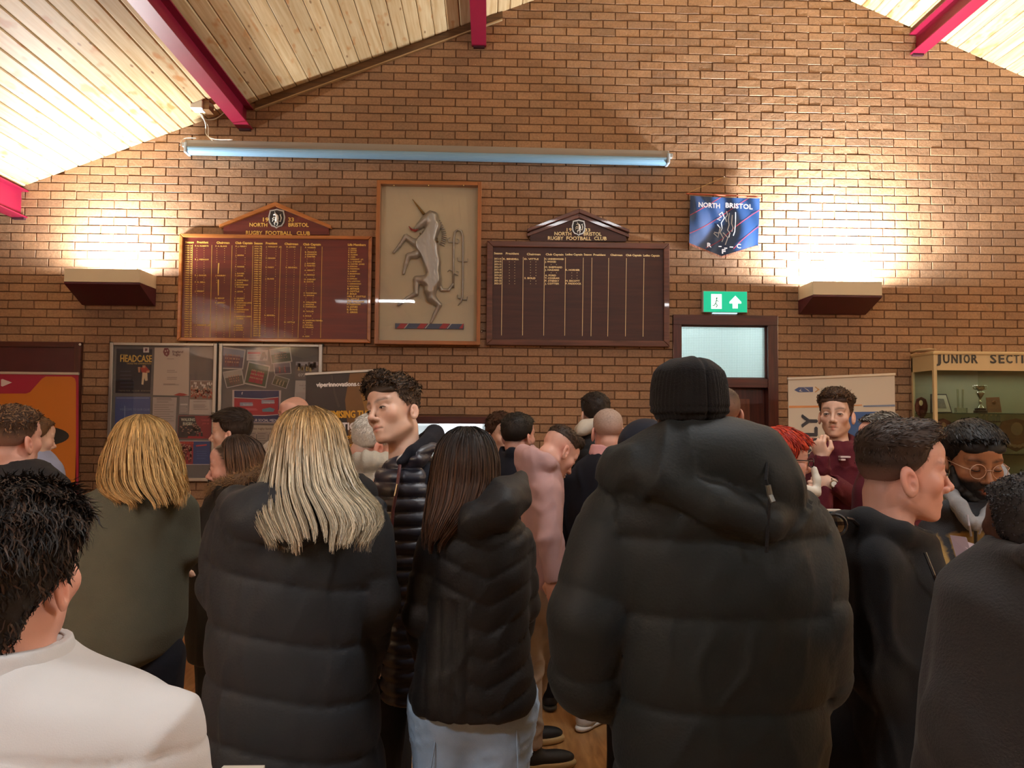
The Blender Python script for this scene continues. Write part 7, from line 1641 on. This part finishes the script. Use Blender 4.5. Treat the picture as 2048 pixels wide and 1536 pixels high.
for a_, b_ in (((1935, 1030), (1942, 1072)), ((1975, 1030), (1958, 1068))): g.tube([p.w(*a_, -.20), p.w((a_[0]+b_[0])/2, (a_[1]+b_[1])/2, -.215), p.w(*b_, -.20)], .0032, 6)
part(p.t, g, 'drawcord', mat('cord_grey', '98949a', .8))
g = G(); g.tube([p.w(1951, 1062, -.185), p.w(1952, 1180, -.19)], .005, 5); part(p.t, g, 'zip', mat('black_plastic', '0c0c0e', .4))
g = G(); c_ = p.w(1912, 1152, -.30); g.tube([c_+np.array([-.012, .0, 0]), c_+np.array([.022, -.01, .0])], .043, 14); part(p.t, g, 'black_cuff', BLK)
p.trousers(BLK, res=.02); p.shoes(res=.012)
short_hair(p.t, p.C, p.R, p.hs, dict(hair='0a0808', top=.026, side=.010, n=3200, len=.02, comb=(0, .8, -.3), lift=.12, mess=.15, tr=.0015, fringe=.75, lump=.12), .004, 12)
# beard volume
C, hs, Rm = p.C, p.hs, p.R; S = SDF(C-.17*hs, C+.15*hs, .0045, big=.04)
def fnb(X, Y_, Z):
    q = (np.stack(np.broadcast_arrays(X-F4(C[0]), Y_-F4(C[1]), Z-F4(C[2])), -1)/F4(hs))@Rm.astype(F4); x, y, z = q[..., 0], q[..., 1], q[..., 2]; ax = np.abs(x)
    d = d_cap(ax, y, z, (.064, .012, -.020), (.056, .035, -.075), .010, .022); d = smin(d, d_cap(ax, y, z, (.056, .035, -.075), (.0, .082, -.112), .022, .026), .02); d = smin(d, d_cap(ax, y, z, (.002, .0985, -.0495), (.024, .086, -.062), .0045, .005), .006); d = smin(d, d_cap(ax, y, z, (.024, .086, -.062), (.022, .082, -.085), .005, .008), .006)
    d = smax(d, -d_ell(x, y, z, (0, .105, -.066), (.023, .03, .0115)), .004); d = d+.0022*np.sin(x*400)*np.sin(z*380+y*300); return d*F4(hs)
S.op(fnb, C-.16*hs, C+.14*hs, .001); v, f = S.mesh(); o = mk('beard', v, f, MHR, p.t, True, col=hair_color(len(v), '0a0807', RNG, .3)); o.data.transform(Matrix.Translation(-Vector(p.base)))
spectacles(p, 'c8a890', .023, .0011, .3)
lf = thing('leaflet', 'folded grey leaflet held by the bearded man', 'leaflet', tuple(p.w(1938, 1095, -.42)))
q0, q1, q2, q3 = p.w(1903, 1076, -.40), p.w(1915, 1118, -.46), p.w(1985, 1130, -.44), p.w(1975, 1098, -.38)
part(lf, G().prismv([q0, q1, q2, q3], (0, .003, .003)), 'page', mat('leaflet_lilac', '8a7c84', .5)); part(lf, G().prismv([q0+np.array([0, .004, .004]), q1+np.array([0, .004, .004]), (q1+q2)/2+np.array([0, .012, .012]), (q0+q3)/2+np.array([0, .012, .012])], (0, .003, .003)), 'inner_page', mat('leaflet_dark', '5a4a54', .5))
# ---------------- near row: the three women and the foreground figures
p = Person('woman seen from behind with golden blonde hair and olive green fleece', 275, 2.75)
p.head(287, 897, 128, yaw=5, skin='fair', eyes=None, hair='8a6a3c')
T = [(955, 250, 325, .08), (975, 205, 362, .12), (1000, 172, 380, .145), (1060, 155, 376, .165), (1150, 145, 368, .175), (1250, 134, 366, .185), (1300, 150, 350, .18), (1322, 195, 310, .16)]
A = [[(180, 1020, 0, 30), (162, 1130, .03, 30), (185, 1215, .16, 24)], [(365, 1020, 0, 30), (375, 1105, .02, 28), (360, 1130, .16, 22)]]
p.body(T, A)
p.garment('fleece', cloth_mat('olive_fleece', '515246', .95, .5, 260), T, A, [('c', [(235, 968, 0, 20), (285, 962, -.09, 22), (335, 966, 0, 20)], .03)], res=.009, disp=F_(8, .012, 3, (1, 1, .45))); p.trousers(DENIM, 'jeans', res=.014, waist=.17); p.shoes(res=.012)
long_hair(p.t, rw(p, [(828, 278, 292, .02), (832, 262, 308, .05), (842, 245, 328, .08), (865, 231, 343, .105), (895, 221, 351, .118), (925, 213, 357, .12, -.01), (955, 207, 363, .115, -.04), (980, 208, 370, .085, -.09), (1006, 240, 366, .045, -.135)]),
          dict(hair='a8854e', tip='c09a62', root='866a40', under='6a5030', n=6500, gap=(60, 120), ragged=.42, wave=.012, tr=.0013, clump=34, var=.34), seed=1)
p = Person('woman seen from behind with long streaked blonde hair and long charcoal padded coat', 600, 2.3)
p.head(612, 902, 158, yaw=3, skin='fair', eyes=None, hair='6a5236')
T = [(950, 565, 680, .09), (978, 500, 735, .13), (1010, 455, 765, .16), (1080, 432, 752, .18), (1250, 425, 742, .195), (1400, 418, 752, .205), (1536, 410, 765, .21), (1760, 405, 775, .21)]
A = [[(458, 1045, 0, 42), (440, 1170, .0, 44), (478, 1250, .16, 34)], [(738, 1050, 0, 46), (752, 1200, -.02, 46), (728, 1330, .12, 36)]]
p.body(T, A)
zq = [p.zof(y) for y in (960, 1040, 1143, 1248, 1352, 1455, 1560, 1670, 1790)]
def dc(v, nr, pt, u): zz = v[:, 2]+.06*(v[:, 0]-p.base[0])+.02*np.sin((v[:, 0]-p.base[0])*6); return np.where(pt == 0, quilt(zz, zq, .016, .4), np.where(pt > 0, .009*((4*np.mod(u/.15, 1)*(1-np.mod(u/.15, 1)))**.45-.6), 0))+folds(v, 22, .005, 2, (1, 1, .3))+folds(v, 10, .006, 4)
p.garment('padded_coat', cloth_mat('slate_nylon', '1f2328', .64, .3, 160, spec=.25), T, A, [('e', 585, 1018, -.12, 128, .085, 58, 3), ('c', [(470, 1000, -.02, 30), (500, 1050, -.15, 32), (585, 1068, -.20, 26), (670, 1045, -.16, 28)], .05)], res=.009, disp=dc, neckr=.08)
layer(p, 'black_coat_shape', BLK, [('e', 716, 985, .02, 42, .09, 36, -25)], disp=F_(14, .01))  # black shape beside the hood, taken for another person's coat
p.trousers(BLK, res=.02); p.shoes(res=.012)
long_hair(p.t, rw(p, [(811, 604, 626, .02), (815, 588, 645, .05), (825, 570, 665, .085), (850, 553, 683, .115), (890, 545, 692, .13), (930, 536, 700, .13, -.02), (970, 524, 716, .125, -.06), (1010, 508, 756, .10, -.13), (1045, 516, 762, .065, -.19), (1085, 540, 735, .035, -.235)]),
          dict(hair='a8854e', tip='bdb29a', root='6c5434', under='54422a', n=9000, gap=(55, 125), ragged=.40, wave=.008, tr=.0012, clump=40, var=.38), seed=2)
p = Person('woman seen from behind with long dark brown hair, black quilted jacket and light jeans', 945, 2.4)
p.head(932, 938, 152, yaw=-8, pitch=4, skin='fair', eyes=None, hair='1c120e')
T = [(1000, 890, 985, .085), (1030, 862, 1030, .12), (1065, 848, 1058, .145), (1130, 858, 1060, .155), (1220, 852, 1056, .155), (1320, 832, 1062, .165), (1385, 818, 1072, .17), (1408, 826, 1066, .165)]
A = [[(868, 1090, -.02, 34), (838, 1230, -.04, 32), (858, 1320, .10, 26)], [(1036, 1085, .02, 32), (1050, 1210, .08, 30), (1030, 1300, .20, 24)]]
p.body(T, A, feet=[(fx(905, 2.4), 2.42), (fx(980, 2.4), 2.38)])
def dk(v, nr, pt, u):
    x = v[:, 0]-p.base[0]; z = v[:, 2]
    vert = .006*(np.abs(np.sin(x*75))**.5-.6); chev = .009*((4*np.mod((z-.45*np.abs(x-.05))/.075, 1)*(1-np.mod((z-.45*np.abs(x-.05))/.075, 1)))**.4-.6)
    return np.where(pt == 0, np.where(((x < -.0) & (z < 1.14)), vert, chev), np.where(pt > 0, .008*((4*np.mod(u/.085, 1)*(1-np.mod(u/.085, 1)))**.4-.6), 0))+folds(v, 14, .006, 2)
p.garment('quilted_jacket', BLKN, T, A, [('c', [(900, 1040, -.06, 26), (950, 1040, -.14, 34), (1000, 1020, -.13, 38), (1032, 990, -.04, 30), (1042, 955, .03, 16)], .04), ('e', 1000, 1000, -.03, 52, .13, 46, 35)], res=.0075, disp=dk, neckr=.075)
JN = cloth_mat('light_blue_denim', '93abc4', .85, .4, 420, var=.10)
p.trousers(JN, 'jeans', rr=(.112, .085, .065), res=.010, waist=.165, disp=lambda v: folds(v, 24, .006, 3, (1, 1, 1.3)))
g = G(); 
for a_, b_ in (((880, 1425), (862, 1536)), ((1032, 1420), (1036, 1536))): g.tube([p.w(*a_, -.10), p.w(*b_, -.10)], .002, 4)
part(p.t, g, 'side_seam', JN); p.shoes('c8c4bc', 'd8d4cc', res=.012)
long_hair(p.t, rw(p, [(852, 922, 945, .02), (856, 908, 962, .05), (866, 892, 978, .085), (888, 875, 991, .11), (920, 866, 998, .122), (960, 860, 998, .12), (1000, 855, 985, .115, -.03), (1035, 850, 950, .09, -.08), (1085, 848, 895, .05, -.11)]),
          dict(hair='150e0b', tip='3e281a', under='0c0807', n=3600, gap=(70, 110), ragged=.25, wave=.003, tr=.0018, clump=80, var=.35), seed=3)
# man in beanie and hooded puffer jacket
p = Person('person seen from behind in black knitted hat and large hooded charcoal puffer jacket', 1420, 1.78)
p.head(1377, 812, 182, yaw=8, skin='dark', hair='0c0908', eyes=None, fade=1, ear=1.1)
T = [(930, 1300, 1480, .08), (965, 1240, 1570, .12), (1030, 1205, 1630, .15), (1200, 1225, 1655, .165), (1400, 1232, 1640, .17), (1600, 1228, 1640, .175), (1760, 1240, 1630, .17)]
A = [[(1226, 1045, 0, 74), (1176, 1230, -.03, 76), (1178, 1350, .02, 78), (1275, 1415, .15, 52)], [(1600, 1060, 0, 72), (1628, 1230, -.05, 68), (1625, 1345, .0, 74), (1560, 1400, .15, 50)]]
p.body(T, A)
sm = [p.zof(y) for y in (960, 1060, 1205, 1378, 1530, 1690, 1850)]
def dsp(v, nr, pt, u):
    q = quilt(v[:, 2], sm, .015, .45); a = .009*((4*np.mod(u/.16, 1)*(1-np.mod(u/.16, 1)))**.45-.6)
    return np.where(pt == 0, q, np.where(pt > 0, a, 0))+folds(v, 20, .006, 2, (1, 1, .5))*(pt != -1)+folds(v, 12, .012, 5)*(pt == -1)
p.garment('puffer_jacket', CHAR, T, A, [('e', 1405, 915, -.04, 165, .13, 84, 2), ('e', 1500, 950, -.05, 116, .12, 84, -36), ('e', 1290, 935, -.03, 80, .10, 42, 22), ('c', [(1240, 938, -.02, 36), (1330, 965, -.14, 34), (1430, 1010, -.16, 40), (1530, 1045, -.145, 39), (1604, 1014, -.02, 36)], .055)], disp=dsp, neckr=.075, res=.0085)
g = G(); c_ = p.w(1540, 990, -.185); g.tube([c_+np.array([-.004, 0, .02]), c_, c_+np.array([.004, -.006, -.014])], .006, 8); part(p.t, g, 'cord_toggle', mat('pewter_toggle', '5a5a54', .4, .5))
g = G(); g.tube([p.w(1535, 925, -.165), p.w(1532, 960, -.185), c_, p.w(1535, 1060, -.19), p.w(1533, 1105, -.185)], .0035, 6); part(p.t, g, 'drawcord', BLK)
p.trousers(cloth_mat('dark_track', '14151a'), waist=.2); p.shoes(); beanie(p, '0e0e10')
# young man in profile, black hoodie
p = Person('young man in black hoodie in right profile with short brown fade haircut', 1790, 2.05)
p.head(1798, 944, 196, yaw=-95, pitch=3, skin='pink', hair='33251c', fade=.9, fz0=-.085, fz1=.03, iris='4a3a2a', beard=.05, nape=.09, ear=1.12, browk=1)
T = [(1062, 1738, 1850, .085), (1085, 1715, 1862, .11), (1130, 1690, 1872, .15), (1250, 1680, 1880, .18), (1450, 1668, 1880, .18), (1650, 1670, 1880, .18), (1760, 1680, 1870, .18)]
A = [[(1765, 1130, .17, 56), (1770, 1300, .20, 50), (1850, 1440, .18, 40)], [(1750, 1135, -.11, 60), (1748, 1340, -.13, 52), (1835, 1465, -.10, 40)]]
p.body(T, A, hres=.0036)
p.garment('hoodie', BLK, T, A, [('c', [(1690, 1062, 0, 36), (1730, 1048, -.09, 34), (1800, 1070, -.11, 26), (1860, 1092, -.06, 18)], .03), ('c', [(1690, 1062, 0, 36), (1740, 1045, .09, 34), (1850, 1078, .06, 20)], .03), ('e', 1705, 1092, -.02, 48, .12, 42, -20)], disp=lambda v, nr, pt, u: folds(v, 11, .014, 3, (1, 1, .6)), res=.009)
p.trousers(cloth_mat('dark_track', '14151a')); p.shoes(yaw=-80)
short_hair(p.t, p.C, p.R, p.hs, dict(hair='2e2119', top=.017, side=.003, lump=.2, n=5600, len=.015, comb=(0, .8, .1), lift=.5, mess=.22, tr=.0010, quiff=.2, nape=.085, fadez=(-.085, .02), skin='pink'), .004, 6)
g = G(); a_, b_, c_ = p.w(1850, 1105, -.16), p.w(1868, 1150, -.175), p.w(1888, 1205, -.165); g.tube([a_, b_, c_], .004, 6); part(p.t, g, 'drawcord', mat('black_plastic', '0c0c0e', .4)); g = G(); g.tube([c_, c_+np.array([.004, 0, -.02])], .0035, 6); part(p.t, g, 'cord_tip', mat('chrome', 'd8d8d8', .2, 1.0))
sg = thing('sunglasses', 'black sunglasses hooked on the shoulder of the black hoodie', 'sunglasses', tuple(p.w(1680, 1048, -.16)))
g = G(); c_ = p.w(1668, 1050, -.17); g.sphere(c_, (.027, .007, .023), 14, 8); part(sg, g, 'lens', mat('dark_lens', '050506', .08, coat=1)); g = G(); g.tube([c_+np.array([.03*math.cos(a), 0, .026*math.sin(a)]) for a in np.linspace(0, 6.28, 18)], .004, 6); g.tube([c_+np.array([.028, 0, .016]), p.w(1705, 1040, -.14), p.w(1716, 1050, -.12)], .005, 6); part(sg, g, 'frame', mat('black_plastic', '0c0c0e', .4))
# man in white shirt, nearest
p = Person('person seen from behind in white shirt with thick dark wavy hair, nearest of all', 30, 1.2)
p.head(26, 1152, 306, yaw=-4, pitch=-2, skin='pink', hair='140f0d', eyes=None, fade=1, nape=.125)
T = [(1288, -35, 108, .072), (1312, -60, 140, .085), (1345, -130, 195, .11), (1378, -210, 300, .125), (1430, -270, 365, .14), (1520, -300, 392, .155), (1700, -300, 395, .16), (1950, -290, 385, .16)]
A = [[(-245, 1450, 0, 70), (-300, 1800, 0, 64), (-230, 2050, .15, 50)], [(330, 1450, 0, 70), (365, 1800, 0, 64), (300, 2050, .15, 50)]]
p.body(T, A, res=.022)
WS = cloth_mat('white_poplin', 'bfc0c0', .7, .15, 500, var=.02)
p.garment('shirt', WS, T, A, [], res=.0075, disp=lambda v, nr, pt, u: folds(v, 7, .009, 2, (1, 1, 1.4))-.003*np.exp(-((v[:, 2]-p.zof(1420)+.15*np.abs(v[:, 0]-p.base[0]))/.004)**2), neckr=.058)
o = collar(p, WS, 1318, -46, 124, .082, .045, 'shirt_collar', res=.005, th=.009)
p.trousers(cloth_mat('dark_trousers', '15161b'), res=.02); p.shoes(res=.012)
short_hair(p.t, p.C, p.R, p.hs, dict(hair='140f0d', napebulk=1, top=.030, side=.019, n=11000, len=.05, comb=(.3, -.5, -.4), lift=.08, mess=.2, curl=.8, tr=.0011, nape=.125, lump=.7, slen=.7, hi='3a2a20'), .0042, 8)
# figure at the right edge
p = Person('person at the right edge with dense black hair and dark grey wool jacket', 2085, 1.3)
p.head(2092, 1095, 282, yaw=10, skin='dark', hair='0c0b0c', eyes=None, fade=1, nape=.10)
T = [(1085, 2010, 2190, .085), (1112, 1958, 2235, .11), (1165, 1905, 2285, .14), (1260, 1888, 2300, .16), (1400, 1868, 2310, .17), (1700, 1850, 2320, .175), (1900, 1855, 2315, .175)]
A = [[(1958, 1240, -.02, 66), (1925, 1480, -.04, 66), (1985, 1660, .12, 52)], [(2240, 1240, 0, 64), (2270, 1480, 0, 62), (2220, 1680, .12, 50)]]
p.body(T, A, res=.022)
p.garment('jacket', cloth_mat('dark_grey_wool', '242426', .95, .6, 220), T, A, [('c', [(2000, 1108, -.02, 24), (2060, 1112, -.11, 26), (2130, 1110, -.11, 26)], .03)], res=.0085, disp=F_(8, .013, 6), neckr=.07)
p.trousers(BLK, res=.02); p.shoes(res=.012)
short_hair(p.t, p.C, p.R, p.hs, dict(hair='121012', top=.018, side=.014, n=10000, len=.007, comb=(0, 0, 0), lift=.5, mess=.9, curl=.35, tr=.0008, nape=.10, lump=.3, hi='242024', slen=1), .0042, 5)

# ------------------------------------------------------------ furniture and small things among the people
PINE = wood('pale_pine', 'a87c48', 'c49a62', .45, axis=2, scale=.8); PINEH = wood('pale_pine_top', 'a06a34', 'ba8448', .4, axis=0, scale=.6)
def table(lab, x0, x1, y0, y1, h=.74, topm=PINEH):
    t = thing('table', lab, 'table', ((x0+x1)/2, (y0+y1)/2, 0)); part(t, G().box(x0, x1, y0, y1, h-.028, h), 'table_top', topm, bevel=.004)
    part(t, G().box(x0+.05, x1-.05, y0+.04, y0+.06, h-.10, h-.028), 'apron', topm)
    for x in (x0+.03, x1-.08):
        for y in (y0+.03, y1-.08): part(t, G().box(x, x+.05, y, y+.05, 0, h-.028), 'leg', PINE, bevel=.003)
    return t
lx = P(338, 1320, 5.1)[0]; table('pale wooden table standing beyond the women, only its legs showing', lx-.9, lx+.26, 5.02, 5.7)
lx = P(1627, 1480, 3.98)[0]; table('pale wooden stool behind the hooded puffer jacket, one leg showing', lx-.36, lx+.03, 3.73, 4.0, h=.62)
ft = P(525, 1531, 2.02); tb = table('wooden table at the bottom edge of the picture with a flyer on it', ft[0]-.45, ft[0]+.10, 1.5, 2.0, h=.79)
fl = thing('flyer', 'cream flyer with three dark ovals on the near table', 'flyer', (ft[0]-.06, 1.9, .79)); q = lambda u, v, z=.7905: (ft[0]-.10+u*.12, 1.86+v*.13, z)
part(fl, G().prismv([q(0, 0), q(1, 0), q(.95, 1), q(.12, 1)], (0, 0, .012)), 'card_stack', mat('cream_card', 'd2cab8', .5))
g = G()
for k in range(3): g.tube([q(.25+.26*k, .72, .8025), q(.25+.26*k, .72, .8033)], [.014, .014], 14)
part(fl, g, 'printed_ovals', mat('print_dark_oval', '4a3c3a', .5))
bx_ = thing('blue_screen', 'blue display panel with a white top edge standing behind the puffer jacket', 'panel', tuple(P(1665, 1100, 3.66)))
a_, b_ = P(1642, 1019, 3.66), P(1682, 1022, 3.66)
part(bx_, G().box(a_[0], b_[0], 3.66, 3.68, .01, a_[2]-.008), 'blue_panel', mat('display_blue', '1c5a8c', .4)); part(bx_, G().box(a_[0], b_[0], 3.655, 3.685, a_[2]-.008, a_[2]), 'white_edge', mat('white_plastic', 'e8e4dc', .4)); part(bx_, G().box(a_[0], b_[0], 3.60, 3.71, 0, .01), 'foot', mat('white_plastic', 'e8e4dc', .4))
